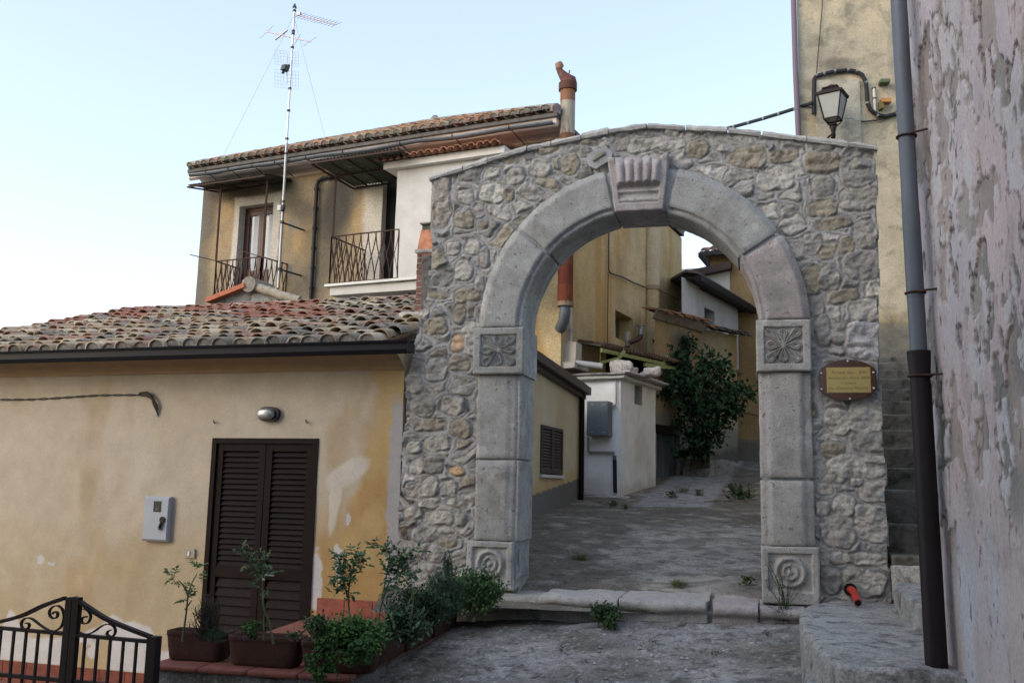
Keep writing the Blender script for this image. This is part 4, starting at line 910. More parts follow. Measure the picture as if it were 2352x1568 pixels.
mb.add([B0 + [0, 0, .5], LB + [0, 0, .5], LB + [0, 0, TOPW], B0 + [0, 0, TOPW]], [(0, 3, 2, 1)], (.25, .23, .19)); mb.add([LB + [0, 0, .5], B1 + [0, 0, .5], B1 + [0, 0, TOPW], LB + [0, 0, TOPW]], [(0, 3, 2, 1)], (.4, .3, .17))
mb.part("rear_wall", m_grain, tall)
# openings
def opening(pl, h, depth, col, nm):
    mb = MB(); reveal(mb, pl, h, depth, 0, col); return mb.part(nm, m_grain, tall)
opening(MH, d1, .28, (.46, .43, .37), "door_reveal"); opening(MH, d2, .16, (.40, .39, .36), "door_reveal"); opening(MS, wn, .32, (.44, .33, .17), "window_reveal")
mb = MB(); mb.pbox(MH, d2[0] - .1, d2[1] + .1, d2[2] - .2, d2[3] + .1, -.5, -.155); mb.part("dark_doorway", m_darkroom, tall)
mb = MB(); dn = -.20
for (a, b) in ((d1[0], d1[0] + .06), (d1[1] - .05, d1[1])): mb.pbox(MH, a, b, d1[2], d1[3], dn - .05, dn)
mb.pbox(MH, d1[0] + .06, d1[1] - .05, d1[3] - .08, d1[3], dn - .05, dn); fr = mb.part("balcony_door", m_wood, tall)
md = (d1[0] + d1[1]) / 2 + .02
for (a, b) in ((d1[0] + .065, md - .003), (md + .003, d1[1] - .055)):
    mb = MB(); vt_ = d1[3] - .09; vp = MH.uv(590, 625)[1] + .10
    mb.pbox(MH, a, a + .07, d1[2], vt_, dn - .04, dn + .01); mb.pbox(MH, b - .07, b, d1[2], vt_, dn - .04, dn + .01); mb.pbox(MH, a + .07, b - .07, vt_ - .09, vt_, dn - .04, dn + .008); mb.pbox(MH, a + .07, b - .07, d1[2], vp, dn - .04, dn); mb.pbox(MH, a + .1, b - .1, d1[2] + .1, vp - .12, dn, dn + .015)
    mb.part("door_leaf", m_wood, fr)
    mb = MB(); mb.pbox(MH, a + .07, b - .07, vp, vt_ - .09, dn - .03, dn - .02); mb.part("pane", m_glass, fr)
    mb = MB(); n_ = 12; cu0, cu1 = a + .07 + (b - a) * .28, b - .09
    pts = [MH.p(cu0 + (cu1 - cu0) * i / n_, vp, dn - .012 + .006 * (i % 2)) for i in range(n_ + 1)]; ptt = [p + np.array([0, 0, vt_ - .09 - vp - .01]) for p in pts]
    mb.add(pts + ptt, [(i, i + 1, n_ + 2 + i, n_ + 1 + i) for i in range(n_)], None, True); mb.part("curtain", m_curtain, fr)
mb = MB(); mb.pbox(MH, d2[0] + .34, d2[0] + .40, d2[2], d2[3], -.14, -.06); mb.part("door_post", m_wood, tall)
mb = MB(); mb.pbox(MS, wn[0] + .02, wn[0] + .30, wn[2] + .03, wn[3] - .1, -.26, -.22); mb.pbox(MS, wn[0], wn[1], wn[2], wn[3], -.33, -.30); mb.part("window_shutter", m_greybox, tall)
# roof
ez = MH.uv(900, 318, .5)[1]; ez = (MH.uv(465, 377, .5)[1] + MH.uv(1284, 268, .5)[1]) / 2 + .03; print("eave z", MH.uv(465, 377, .5), MH.uv(1284, 268, .5))
OV = .5; OR = .06; OL = .03; W_ = -mu0 + OL + OR; DD = SL + OV + .04
DP = 3.5; az = 10.16; RISE = az - ez; hx = DP; ap = np.arctan2(RISE, DP); UAP = -4.5; eL = UAP - (mu0 - OL); eR = OR - UAP
cFL, cFR = MH.p(mu0 - OL, ez, OV), MH.p(OR, ez, OV); cBR = cFR - MH.N * DD; cBL = cFL - MH.N * DD
apF = MH.p(UAP, az, OV - DP); apB = MH.p(UAP, az - .05, OV - DD + DP)
print('APEX', proj(apF), proj(cFL), proj(cFR))
Sd = -MH.N * cos(ap) + np.array([0, 0, sin(ap)]); Nd = np.cross(MH.A, Sd)
def hipkeep(c):
    q = c - cFL; e = q @ MH.A; s_ = q @ (-MH.N); return (e > s_ * eL / DP - .05) & (e < W_ - s_ * eR / DP + .05)
def tallt(c):
    r = random.random(); k = random.uniform(.8, 1.2)
    q = (.33, .24, .16) if r < .4 else (.40, .20, .13) if r < .65 else (.24, .21, .17) if r < .85 else (.42, .36, .27)
    return (*[x * k for x in q], random.uniform(.3, .9))
tile_roof("roof_tile", cFL, MH.A, Sd, Nd, int(W_ / .21), int(hx / cos(ap) / .33), .21, .33, tallt, tall, hipkeep, seg=5)
mb = MB(); dz_ = np.array([0, 0, -.02])
for tri_ in ([cFL, cFR, apF], [cFR, cBR, apB, apF], [cBR, cBL, apB], [cBL, cFL, apF, apB]): mb.prism([p + dz_ for p in tri_], (0, 0, -.07), (.16, .14, .12))
mb.part("roof_deck", m_tilebed, tall)
mb = MB()
def ridge_row(a, b, first=0):
    L = np.linalg.norm(b - a); n_ = int(L / .36); d = (b - a) / L
    for i in range(n_): q = a + d * (i * .36) + np.array([0, 0, .05]); mb.tube([q, q + d * .42 + np.array([0, 0, .03])], [.095, .08], 8, (*[x * random.uniform(.8, 1.15) for x in (.27, .25, .22)], .9))
ridge_row(cFL, apF); ridge_row(cFR, apF); ridge_row(cBR, apB); ridge_row(apF, apB)
mb.tube([apF + [0, 0, -.02], apF + [0, 0, .2]], [.22, .06], 8, (.24, .23, .20, .9)); mb.part("hip_tile", m_tile, tall)
# mortared eave course + soffit
mb = MB(); mb.prism([MH.p(mu0 - OL, ez - .06, .40), MH.p(OR, ez - .06, .40), MH.p(OR, ez + .03, .46), MH.p(mu0 - OL, ez + .03, .46)], MH.N * -.1, (.06, .05, .04)); mb.part("eave_board", m_tilebed, tall)
mb = MB(); cvs = [(0, TOPW - .05), (.06, TOPW - .02), (.20, TOPW + .06), (.38, ez - .24), (.44, ez - .20), (.44, ez - .05), (0, ez - .05)]
mb.prism([MH.p(mu0 - .04, v, n) for n, v in cvs], MH.A * (-mu0 + .07), (.54, .47, .43)); mb.part("cornice", m_stucco, tall)
# gutter with brackets
gz0, gz1 = MH.uv(437, 400, .58), MH.uv(1272, 277, .58)
mb = MB(); g0, g1 = MH.p(gz0[0], gz0[1], .58), MH.p(gz1[0], gz1[1], .58); n_ = 24; rg = .062
pts = [g0 + (g1 - g0) * i / n_ + np.array([0, 0, -.02 * sin(pi * ((i * 3.0 / n_) % 1)) - .012 * sin(i * 1.1)]) for i in range(n_ + 1)]
V_, F_ = [], []; m_ = 9; dd_ = MH.A
for p in pts:
    for k in range(m_): t = pi + pi * k / (m_ - 1); V_.append(p + MH.N * cos(t) * rg + np.array([0, 0, sin(t) * rg]))
    for k in range(m_): t = 2 * pi - pi * k / (m_ - 1); V_.append(p + MH.N * cos(t) * (rg - .006) + np.array([0, 0, sin(t) * (rg - .006)]))
q_ = 2 * m_
for i in range(n_): F_ += [(i * q_ + k, i * q_ + (k + 1) % q_, (i + 1) * q_ + (k + 1) % q_, (i + 1) * q_ + k) for k in range(q_)]
mb.add(V_, F_, None, True); gut = mb.part("gutter", m_zinc, tall)
mb = MB()
for x in (478, 530, 583, 635, 705, 790, 920, 1040, 1170):
    u = MH.uv(x, 370, .58)[0]; z = np.interp(u, [gz0[0], gz1[0]], [gz0[1], gz1[1]])
    mb.tube([MH.p(u, z + .03, .64), MH.p(u, z - .04, .645), MH.p(u, z - .07, .58), MH.p(u, z - .04, .515), MH.p(u + .05, z - .12, .35), MH.p(u + .1, z - .20, .12)], .010, 5)
mb.part("gutter_bracket", m_rustiron, tall)
# downpipe of black iron, with an elbow under the canopy
def fp(x, y, n): return MH.p(*MH.uv(x, y, n), n)
mb = MB(); xs_ = MH.uv(727, 440, .07)[0]; zt_ = MH.uv(727, 425, .07)[1]
mb.tube([fp(845, 393, .07), fp(800, 400, .07), fp(742, 409, .07), fp(732, 415, .07), MH.p(xs_, zt_, .07), MH.p(xs_, 4.6, .07)], .04, 8)
for z in np.arange(4.8, zt_, .42): mb.tube([MH.p(xs_, z, .07), MH.p(xs_, z + .05, .07)], .055, 8)
mb.part("downpipe", m_black, tall)
# balconies
def railing(segs, z0, z1, par, rb=.011, w_=.15):
    mb = MB(); R = []
    for (a, b) in segs:
        a = np.array([*a[:2], 0.]); b = np.array([*b[:2], 0.]); L = np.linalg.norm(b - a); n_ = max(2, int(round(L / w_))); d = (b - a) / n_
        mb.bar(a + [0, 0, z1], b + [0, 0, z1], .03, .02); mb.bar(a + [0, 0, z0], b + [0, 0, z0], .025, .015)
        for i in range(n_):
            for s_ in (0, 1):
                pts = []
                for k in range(9):
                    t = k / 8; e = t * t * (3 - 2 * t); f = e if s_ == 0 else 1 - e
                    pts.append(a + d * (i + f) + np.array([0, 0, z1 - (z1 - z0) * t]))
                mb.tube(pts, rb, 5)
        for q in (a, b): mb.bar(q + [0, 0, z0 - .02], q + [0, 0, z1], .025, .025, up=(0, 1, 0))
    return mb.part("railing", m_rustiron, par)
nb1 = .72; a = MH.uv(497, 600, nb1); b = MH.uv(601, 590, nb1); rz1 = (a[1] + b[1]) / 2
F1, F2 = MH.p(a[0], 0, nb1), MH.p(b[0], 0, nb1); W1, W2 = MH.p(a[0], 0, 0), MH.p(b[0] + .08, 0, 0)
railing([(W1, F1), (F1, F2), (F2, W2)], rz1 - .95, rz1, tall)
mb = MB(); mb.prism([MH.p(a[0] - .1, rz1 - 1.12, -.0), MH.p(b[0] + .15, rz1 - 1.12, -.0), MH.p(b[0] + .15, rz1 - 1.12, nb1 + .08), MH.p(a[0] - .1, rz1 - 1.12, nb1 + .08)], (0, 0, .14), (.42, .41, .38)); mb.part("balcony_slab", m_conc, tall)
nb2 = 1.15; a2 = MH.uv(762, 542, nb2); b2_ = MH.uv(904, 530, nb2); rz2 = (a2[1] + b2_[1]) / 2; rb2 = (MH.uv(756, 650, nb2)[1] + MH.uv(904, 640, nb2)[1]) / 2
F1, F2, W1 = MH.p(a2[0], 0, nb2), MH.p(b2_[0] + .12, 0, nb2), MH.p(a2[0], 0, 0)
railing([(W1, F1), (F1, F2)], rb2, rz2, tall, w_=.165)
ubx1 = MH.uv(1158, 400, nb2)[0]
mb = MB(); mb.prism([MH.p(a2[0] - .06, rb2 - .07, 0), MH.p(ubx1, rb2 - .07, 0), MH.p(ubx1, rb2 - .07, nb2 + .08), MH.p(a2[0] - .06, rb2 - .07, nb2 + .08)], (0, 0, .045), (.62, .61, .57)); mb.prism([MH.p(a2[0] + .02, rb2 - .23, 0), MH.p(ubx1, rb2 - .26, 0), MH.p(ubx1, rb2 - .26, nb2), MH.p(a2[0] + .02, rb2 - .23, nb2)], (0, 0, .158), (.50, .49, .46)); mb.part("balcony_slab", m_cap, tall)
mb = MB()
for u in (a2[0] + .3, a2[0] + 1.6): mb.tube([MH.p(u, rb2 - .24, .9), MH.p(u, rb2 - .5, .3), MH.p(u, rb2 - .62, .02)], .025, 6)
mb.part("balcony_bracket", m_rustiron, tall)
# white closet built out on the balcony
clo = thing("balcony_closet", "white plastered closet with small tiled roof built onto the balcony", "closet", MH.p(b2_[0] + .8, rb2 - .2, nb2 / 2))
cu0 = MH.uv(908, 520, nb2)[0]; tzr = np.mean([MH.uv(890, 388, nb2)[1], MH.uv(1130, 347, nb2)[1]])
U_, V_ = (cu0, ubx1), (rb2 - .20, tzr)
link("front_wall", wall("front_wall", MH, cu0, ubx1, rb2 - .025, tzr, .05, lambda U, V: mix((.52, .51, .49), (.43, .40, .35), ss(.5, .75, fbm(U * 2, V * 2, 4, 240)) * .5), lambda U, V: (fbm(U * 2, V * 2, 3, 241) - .5) * .03, n=nb2 + .004), m_cap, clo)
mb = MB(); mb.add([MH.p(cu0, rb2 - .02, nb2), MH.p(cu0, rb2 - .02, 0), MH.p(cu0, tzr, 0), MH.p(cu0, tzr, nb2)], [(0, 3, 2, 1)], (.58, .57, .55)); mb.add([MH.p(ubx1, rb2 - .02, nb2), MH.p(ubx1, rb2 - .02, 0), MH.p(ubx1, tzr, 0), MH.p(ubx1, tzr, nb2)], [(0, 1, 2, 3)], (.58, .57, .55)); mb.part("side_wall", m_cap, clo)
cl0 = MH.uv(880, 385, nb2 + .15)[0]; cz = np.mean([MH.uv(884, 392, nb2 + .15)[1], MH.uv(1145, 347, nb2 + .15)[1]])
mb = MB(); mb.prism([MH.p(cl0, cz - .0, 0), MH.p(ubx1 + .06, cz, 0), MH.p(ubx1 + .06, cz, nb2 + .14), MH.p(cl0, cz, nb2 + .14)], (0, 0, .13), (.60, .58, .55)); mb.part("cornice", m_cap, clo)
Sc = -MH.N * cos(.22) + np.array([0, 0, sin(.22)])
tile_roof("roof_tile", MH.p(cl0 - .12, cz + .10, nb2 + .24), MH.A, Sc, np.cross(MH.A, Sc), int((ubx1 - cl0 + .25) / .15), 4, .15, .33, lambda c: (.34 * random.uniform(.85, 1.1), .16, .10, .4), clo, seg=5, fill=False)
# canopies of corrugated sheet on iron posts
def canopy(name, label, c, posts, frame_n=3):
    """c: front-left, front-right, wall-right, wall-left corners"""
    t = thing(name, label, "canopy", c[3]); fl, frr, wr, wl = [np.array(q) for q in c]; n_ = int(np.linalg.norm(frr - fl) / .02)
    U = (frr - fl); rows = []
    for k in range(2):
        a_, b_ = (fl, frr) if k == 0 else (wl, wr)
        rows.append([a_ + (b_ - a_) * i / n_ + np.array([0, 0, .018 * cos(i * .02 / .076 * 2 * pi)]) for i in range(n_ + 1)])
    P = np.array(rows); me = gridmesh("sheet", P, np.ones((*P.shape[:2], 3)), flip=False); link("corrugated_sheet", me, m_green, t)
    mb = MB(); dz = np.array([0, 0, -.045])
    for a_, b_ in ((fl, frr), (wl, wr), (fl, wl), (frr, wr), ((fl + wl) / 2, (frr + wr) / 2)): mb.bar(a_ + dz, b_ + dz, .03, .03)
    for k in range(1, frame_n): f = k / frame_n; mb.bar(fl + U * f + dz, wl + (wr - wl) * f + dz, .025, .025)
    mb.part("frame", m_rustiron, t)
    for (x, y, zb_) in posts:
        mb = MB(); mb.bar((x, y, zb_), (x, y, fl[2] - .05), .035, .035, up=(0, 1, 0)); mb.part("post", m_rustiron, t)
def rp(x, y, n): p = fp(x, y, n); return p
nn1 = .95; a = MH.uv(431, 424, nn1); b = MH.uv(608, 400, nn1); zc = (a[1] + b[1]) / 2; w1 = MH.uv(672, 398, 0)
PF1 = MH.p(MH.uv(503, 500, nb1)[0], 0, nb1); PF2 = MH.p(MH.uv(609, 500, nb1)[0], 0, nb1)
canopy("corrugated_canopy", "narrow rusty corrugated canopy over the left balcony of the ochre house", (MH.p(a[0], zc, nn1), MH.p(b[0], zc, nn1), MH.p(w1[0], zc + .18, .02), MH.p(w1[0] - (b[0] - a[0]), zc + .18, .02)), [(PF1[0], PF1[1], rz1), (PF2[0], PF2[1], rz1)])
nn2 = 1.75; a = MH.uv(714, 368, nn2); b = MH.uv(917, 342, nn2); zc = (a[1] + b[1]) / 2; w0, w1 = MH.uv(814, 384, 0), MH.uv(998, 352, 0)
PF = MH.p(a2[0] + .03, 0, nb2)
canopy("corrugated_canopy", "wider mossy corrugated canopy reaching over the balcony next to the white closet", (MH.p(a[0], zc, nn2), MH.p(b[0], zc, nn2), MH.p(w1[0], zc + .06, .02), MH.p(w0[0], zc + .06, .02)), [(PF[0], PF[1], rz2)], 5)
# clothes line arms
for (pa, pb, lab) in (((437, 585), (500, 600), "thin iron washing line arm poking left from the small balcony"), ((549, 574), (626, 598), "thin iron washing line arm crossing in front of the balcony door")):
    mb = MB(); mb.bar(fp(*pa, nb1 + .1), fp(*pb, nb1 + .02), .02, .02); mb.single("line_arm", m_rustiron, fp(*pb, nb1), lab, "washing line arm", "washing line arms on the small balcony")

# ---- TV aerial mast
an = thing("tv_aerial", "tall thin television aerial mast with guy wires fixed to the ochre facade", "aerial", fp(640, 661, .68))
na = .68; mb = MB(); pb_ = fp(639, 661, na); ztop = MH.uv(670, 18, na)[1]; X0 = pb_[:2]
def mz(y): return MH.uv(655, y, na)[1]
def mp(z, du=0, dn_=0): q = np.array([X0[0], X0[1], z]) + MH.A * du + MH.N * dn_; return q
mb.tube([mp(pb_[2]), mp(mz(330))], .030, 8, (.30, .30, .30)); mb.tube([mp(mz(330)), mp(ztop)], .022, 8, (.55, .54, .55))
for y in (32, 78, 84, 115, 208, 258, 322, 356, 465, 486): mb.tube([mp(mz(y)), mp(mz(y) + .04)], .036, 8, (.04, .04, .045))
mb.tube([mp(ztop - .02), mp(ztop + .07)], [.05, .015], 6, (.08, .10, .10)); mb.part("mast", m_metal, an)
sA = lambda x, y: fp(x, y, na)
mb = MB(); B0_, B1_ = sA(676, 33), sA(772, 57)
mb.tube([B0_, B1_], .012, 6, (.36, .31, .31))
el = MH.N * .5 + MH.A * .2
for i in range(12):
    q = B0_ + (B1_ - B0_) * (.12 + .88 * i / 11); L = .16 if i else .2; e_ = np.array([.62, .2, .42]); mb.tube([q - e_ * L, q + e_ * L], .005, 4, (.3, .27, .27))
mb.box(B0_ + (B1_ - B0_) * .12 + [0, 0, .03], MH.A * .08, MH.N * .05, np.array([0, 0, .06]), (.2, .2, .22)); mb.part("yagi_array", m_metal, an)
mb = MB(); A0_, A1_ = sA(612, 73), sA(713, 97); mb.tube([A0_, A1_], .013, 6, (.40, .34, .34))
for (pa, pb, r) in (((597, 89), (629, 58), .006), ((632, 92), (660, 70), .02), ((671, 112), (690, 79), .006), ((697, 106), (727, 85), .006)): mb.tube([sA(*pa), sA(*pb)], r, 5, (.35, .33, .36))
mb.part("dipole_array", m_metal, an)
mb = MB(); pn = na + .14
for (y0, y1) in ((115, 148), (160, 200)):
    for i in range(9): x = 631 + i * 6.8; mb.tube([fp(x, y0 + i * .7, pn), fp(x + .6, y1 + i * .4, pn)], .0024, 3, (.25, .28, .29))
    for j in range(6): y = y0 + (y1 - y0) * j / 5; mb.tube([fp(631, y, pn), fp(686, y + 6, pn)], .0024, 3, (.25, .28, .29))
mb.tube([fp(659, 128, pn + .03), fp(659, 191, pn + .03)], .012, 5, (.45, .44, .44)); mb.box(fp(655, 157, pn + .1), MH.A * .10, MH.N * .14, np.array([.03, 0, .11]), (.02, .025, .03)); mb.tube([fp(649, 168, pn + .15), fp(664, 150, pn)], .03, 5, (.06, .06, .06)); mb.part("grid_panel", m_metal, an)
mb = MB(); mb.tube([mp(mz(40)), MH.p(*MH.uv(511, 362, .4), .4)], .004, 3, (.35, .35, .36)); mb.tube([mp(mz(45)), MH.p(*MH.uv(747, 318, .3), -.3) if False else fp(747, 318, .35)], .004, 3, (.35, .35, .36)); mb.part("guy_wire", m_metal, an)
mb = MB()
for y in (510, 617): z = mz(y); mb.bar(mp(z), mp(z, .05, -na + .02), .03, .03, col=(.06, .05, .045)); mb.tube([mp(z - .03), mp(z + .03)], .045, 6, (.08, .07, .06))
mb.part("bracket", m_vc, an)
mb = MB(); z = mz(478); mb.box(mp(z, -.04, .05), MH.A * .09, MH.N * .06, np.array([0, 0, .11]), (.5, .5, .48)); mb.box(mp(z, .05, .05), MH.A * .05, MH.N * .06, np.array([0, 0, .10]), (.04, .04, .04)); mb.part("amplifier", m_vc, an)

# ---- rusty flue at the corner
fx = 1301; FY = 16.75; f0 = at(1298, 700, FY); RF = .14
fl_ = thing("rusty_flue", "rusty sheet metal flue with cowl running up the corner of the ochre house", "flue", f0)
def fz(x, y): return at(x, y, FY)[2]
base_ = f0[:2]
def fq(z, dx=0, dy=0): return np.array([base_[0] + dx, base_[1] + dy, z])
zs_ = [fz(1298, y) for y in (700, 655, 610, 560, 480, 310, 235, 192)]
cs_ = [(.17, .045, .022), (.13, .032, .018), (.15, .05, .03), (.14, .04, .022), (.2, .1, .06), (.36, .33, .27), (.24, .12, .07)]
mb = MB()
for i in range(7): mb.tube([fq(zs_[i]), fq(zs_[i + 1] + .004)], [RF - .003 * (i % 2), RF], 18, cs_[i])
mb.tube([fq(zs_[0] - .03), fq(zs_[0] + .05)], RF + .012, 18, (.28, .2, .14)); mb.part("pipe", m_rust, fl_)
mb = MB(); zc_ = zs_[-1]; dR = RR
mb.tube([fq(zc_ - .14), fq(zc_ + .0)], RF + .03, 16, (.10, .045, .035)); 
mb.tube([fq(zc_ + .0), fq(zc_ + .05), fq(zc_ + .12, -.06), fq(zc_ + .24, -.15), fq(zc_ + .30, -.18)], [.17, .155, .10, .06, .05], 14, (.13, .055, .045))
mb.tube([fq(zc_ + .28, -.17), fq(zc_ + .36, -.16), fq(zc_ + .42, -.14)], [.06, .085, .03], 12, (.3, .18, .12)); mb.tube([fq(zc_ + .10, .0), fq(zc_ + .26, .03)], .012, 5, (.1, .06, .05)); mb.part("cowl", m_rust, fl_)
mb = MB(); mb.tube([fq(zs_[0] + .02), fq(zs_[0] - .10), fq(zs_[0] - .28, -.02, .04), fq(zs_[0] - .40, -.07, .22)], [.095, .10, .10, .10], 14, (.17, .17, .18)); mb.part("elbow", m_zinc, fl_)

# ---- things on the side wall
def sp_(x, y, n=.05): return MS.p(*MS.uv(x, y, n), n)
mb = MB(); pts = [sp_(1400, 480), sp_(1398, 560), sp_(1398, 620), sp_(1401, 627), sp_(1430, 636), sp_(1455, 649), sp_(1484, 660)]
mb.tube(pts, .018, 6, (.10, .085, .06)); mb.tube([sp_(1397, 625), sp_(1395, 800)], .010, 5, (.10, .07, .045)); mb.tube([sp_(1514, 668), sp_(1535, 676), sp_(1560, 689)], .014, 5, (.12, .11, .09))
mb.single("wall_cable", m_vc, sp_(1398, 640), "dark cable dropping down the alley wall of the ochre house and turning right", "cable")
dc = thing("plastered_duct", "wide plaster coloured pipe running up the alley wall of the ochre house", "pipe", sp_(1500, 800, .1))
mb = MB(); uD_ = MS.uv(1500, 600, .12)[0]; zj = MS.uv(1500, 660, .12)[1]; mb.tube([MS.p(uD_, 2.2, .10), MS.p(uD_, zj, .10)], .165, 14, (.47, .37, .22)); mb.tube([MS.p(uD_, zj - .04, .10), MS.p(uD_, TOPW + .05, .10)], .18, 14, (.52, .44, .31)); mb.part("pipe", m_grain, dc)
mb = MB(); mb.tube([MS.p(uD_, zj - .06, .10), MS.p(uD_, zj + .03, .10)], .195, 14, (.30, .24, .16)); mb.tube([MS.p(uD_, 2.9, .10), MS.p(uD_, 2.93, .10)], .175, 14, (.15, .13, .1)); mb.part("collar", m_vc, dc)
mb = MB(); uP = MS.uv(1311, 760, .1)[0]; mb.tube([MS.p(uP, MS.uv(1311, 832, .1)[1], .1), MS.p(uP, MS.uv(1311, 690, .1)[1], .1)], .035, 8, (.36, .36, .35)); zq = MS.uv(1311, 762, .1)[1]; mb.tube([MS.p(uP, zq, .1), MS.p(uP, zq + .06, .1)], .045, 8, (.3, .3, .29))
mb.single("drain_pipe", m_vc, MS.p(uP, 3.2, .1), "thin grey plastic pipe on the ochre wall below the rusty flue", "pipe")
nk = thing("broken_niche", "broken open plaster niche in the ochre wall beside the grey pipe", "niche", sp_(1310, 830, 0))
h_ = (MS.uv(1296, 800)[0], MS.uv(1322, 800)[0], MS.uv(1310, 838)[1], MS.uv(1310, 794)[1]); mb = MB()
hu = h_[1] - h_[0]
mb.pbox(MS, h_[0], h_[0] + hu * .55, h_[2], h_[3] + .02, 0, .22, (.42, .38, .31)); mb.pbox(MS, h_[0] + hu * .97, h_[1] + .04, h_[2], h_[3] - .06, 0, .1, (.26, .15, .10)); mb.pbox(MS, h_[0] - .1, h_[1] + .05, h_[2] - .10, h_[2], 0, .25, (.40, .38, .34)); me_ = mb.part("plaster_edge", m_cap, nk); jit(me_.data, .03, 5)
mb = MB(); mb.pbox(MS, h_[0] + hu * .5, h_[0] + hu * .97, h_[2], h_[3], .0, .06); mb.part("opening", m_darkroom, nk)
# small elbow flue above the lean-to
ef = thing("elbow_flue", "small brown elbow flue with slotted cap beside the alley window", "flue", sp_(1453, 790, .05)); EY = 19.2
E_ = lambda x, y: at(x, y, EY)
mb = MB(); mb.tube([E_(1446, 787), E_(1450, 785), E_(1462, 781), E_(1470, 776), E_(1472, 766), E_(1472, 756)], .052, 10); mb.part("elbow", m_wood, ef)
mb = MB(); mb.tube([E_(1472, 768), E_(1472, 756)], .056, 10, (.2, .22, .24)); mb.tube([E_(1472, 756), E_(1471, 748)], [.045, .06], 8, (.35, .37, .39)); mb.tube([E_(1471, 748), E_(1471, 745)], [.10, .02], 10, (.42, .43, .44)); mb.part("cap", m_metal, ef)
me = rough_prism([E_(1438, 790)[:2], E_(1448, 790)[:2], E_(1448, 790)[:2] + [0, .2], E_(1438, 790)[:2] + [0, .2]], E_(1440, 795)[2], E_(1442, 762)[2], .01, .06, .03, 4, (.33, .31, .28)); link("mortar_post", me, m_conc, ef)

# ---- tiled lean-to on green brackets
lt_ = thing("tiled_lean_to", "tiled lean-to canopy on green steel brackets over a dark doorway in the alley", "canopy", at(1380, 830, 17.6))
Aq, Bq = at(1379, 791, 17.3), at(1580, 838, 21.6); wA = MS.p(MS.uv(1375, 780)[0], 0); 
lL = Bq - Aq; up_ = np.array([-.62, .62, .28]) 
wAp = MS.p(*MS.uv(1400, 776)); back = np.array([-.55, .55, 0.]) * 1.0
mb = MB(); q0_, q1_ = Aq, Bq; q2_, q3_ = Bq + np.array([-.9, .6, .20]), Aq + np.array([-.42, .5, .13])
mb.prism([q0_, q1_, q2_, q3_], (0, 0, -.03), (.10, .09, .07)); mb.part("deck", m_oldwood, lt_)
n_ = 34; mb = MB()
for i in range(n_):
    f = (i + .5) / n_; a_ = Aq + (Bq - Aq) * f + np.array([0, 0, .02]); b_ = q3_ + (q2_ - q3_) * f + np.array([0, 0, .02]); c_ = oldtile(a_); c_ = (.15 * random.uniform(.7, 1.1), .075, .055, .9)
    mb.tube([a_ + (a_ - b_) * .1, b_], [.045, .035], 6, c_)
mb.part("roof_tile", m_tile, lt_)
mb = MB(); d_ = (Bq - Aq) / np.linalg.norm(Bq - Aq); dn_ = np.array([0, 0, -.10])
mb.bar(Aq + d_ * .05 + dn_, Aq + d_ * 3.4 + dn_, .05, .07); mb.bar(Aq + d_ * 2.2 + dn_ * 2, Bq + dn_ * 1.2, .05, .07)
for (x, y, x2, y2, Y) in ((1378, 833, 1422, 822, 17.7), (1422, 822, 1434, 806, 17.9), (1500, 838, 1520, 834, 20), (1520, 834, 1532, 818, 20.2)): mb.bar(at(x, y, Y), at(x2, y2, Y + .1), .05, .05)
mb.bar(at(1380, 795, 17.5), at(1378, 833, 17.6), .02, .02, up=(0, 1, 0)); mb.part("bracket", m_green2, lt_)
mb = MB(); hD = (MS.uv(1392, 820)[0], MS.uv(1505, 820)[0]); mb.pbox(MS, hD[0], hD[1], 1.2, MS.uv(1395, 800)[1], -.02, .012); mb.part("dark_opening", m_darkroom, lt_)

# ================================================================ ALLEY: shed, lower extension, far buildings
shed = thing("white_shed", "small whitewashed outhouse with flat slab roof and grey box in the alley", "shed", at(1425, 1137, 17.0))
cA = at(1425, 1120, 17.0)[:2]; cL = at(1335, 1120, 17.25)[:2]; cR = at(1506, 1120, 18.7)[:2]
dl = (cL - cA) / np.linalg.norm(cL - cA); cL2 = cL + dl * .8; cBk = cL2 + (cR - cA)
ztS = at(1425, 868, 17.0)[2]; zbS = z_back(17.0) - .1
PLs = Pl(cL2, (cA - cL2)); PRs = Pl(cA, (cR - cA)); wl_ = np.linalg.norm(cA - cL2); wr_ = np.linalg.norm(cR - cA)
def colw(U, V): 
    c = mix((.78, .78, .78), (.60, .58, .53), ss(.45, .7, fbm(U * 1.6, V * 1.2, 4, 250)) * .7); return mix(c, (.40, .37, .30), ss(zbS + .5, zbS + .1, V + rag(U, V, 3, .3, 251)) * .5)
link("left_wall", wall("left_wall", PLs, 0, wl_, zbS, ztS + .05, .04, colw, lambda U, V: (fbm(U * 2, V * 2, 3, 252) - .5) * .04), m_cap, shed)
h2 = (PRs.uv(1458, 905)[0], PRs.uv(1475, 905)[0], PRs.uv(1462, 928)[1], PRs.uv(1462, 884)[1])
link("right_wall", wall("right_wall", PRs, 0, wr_, zbS, ztS + .05, .04, lambda U, V: colw(U + 9, V), lambda U, V: (fbm(U * 2 + 5, V * 2, 3, 252) - .5) * .04 * ss(0, .2, U), [h2]), m_cap, shed)
mb = MB(); reveal(mb, PRs, h2, .22, 0, (.45, .44, .42)); mb.pbox(PRs, h2[0] - .05, h2[1] + .05, h2[2] - .05, h2[3] + .05, -.3, -.23, (.06, .05, .045)); mb.part("window_slot", m_vc, shed)
mb = MB(); mb.poly([np.array([*q, z]) for q, z in ((cR, zbS), (cBk, zbS), (cBk, ztS), (cR, ztS))], (.5, .5, .48)); mb.poly([np.array([*q, z]) for q, z in ((cBk, zbS), (cL2, zbS), (cL2, ztS), (cBk, ztS))], (.5, .5, .48)); mb.part("rear_wall", m_cap, shed)
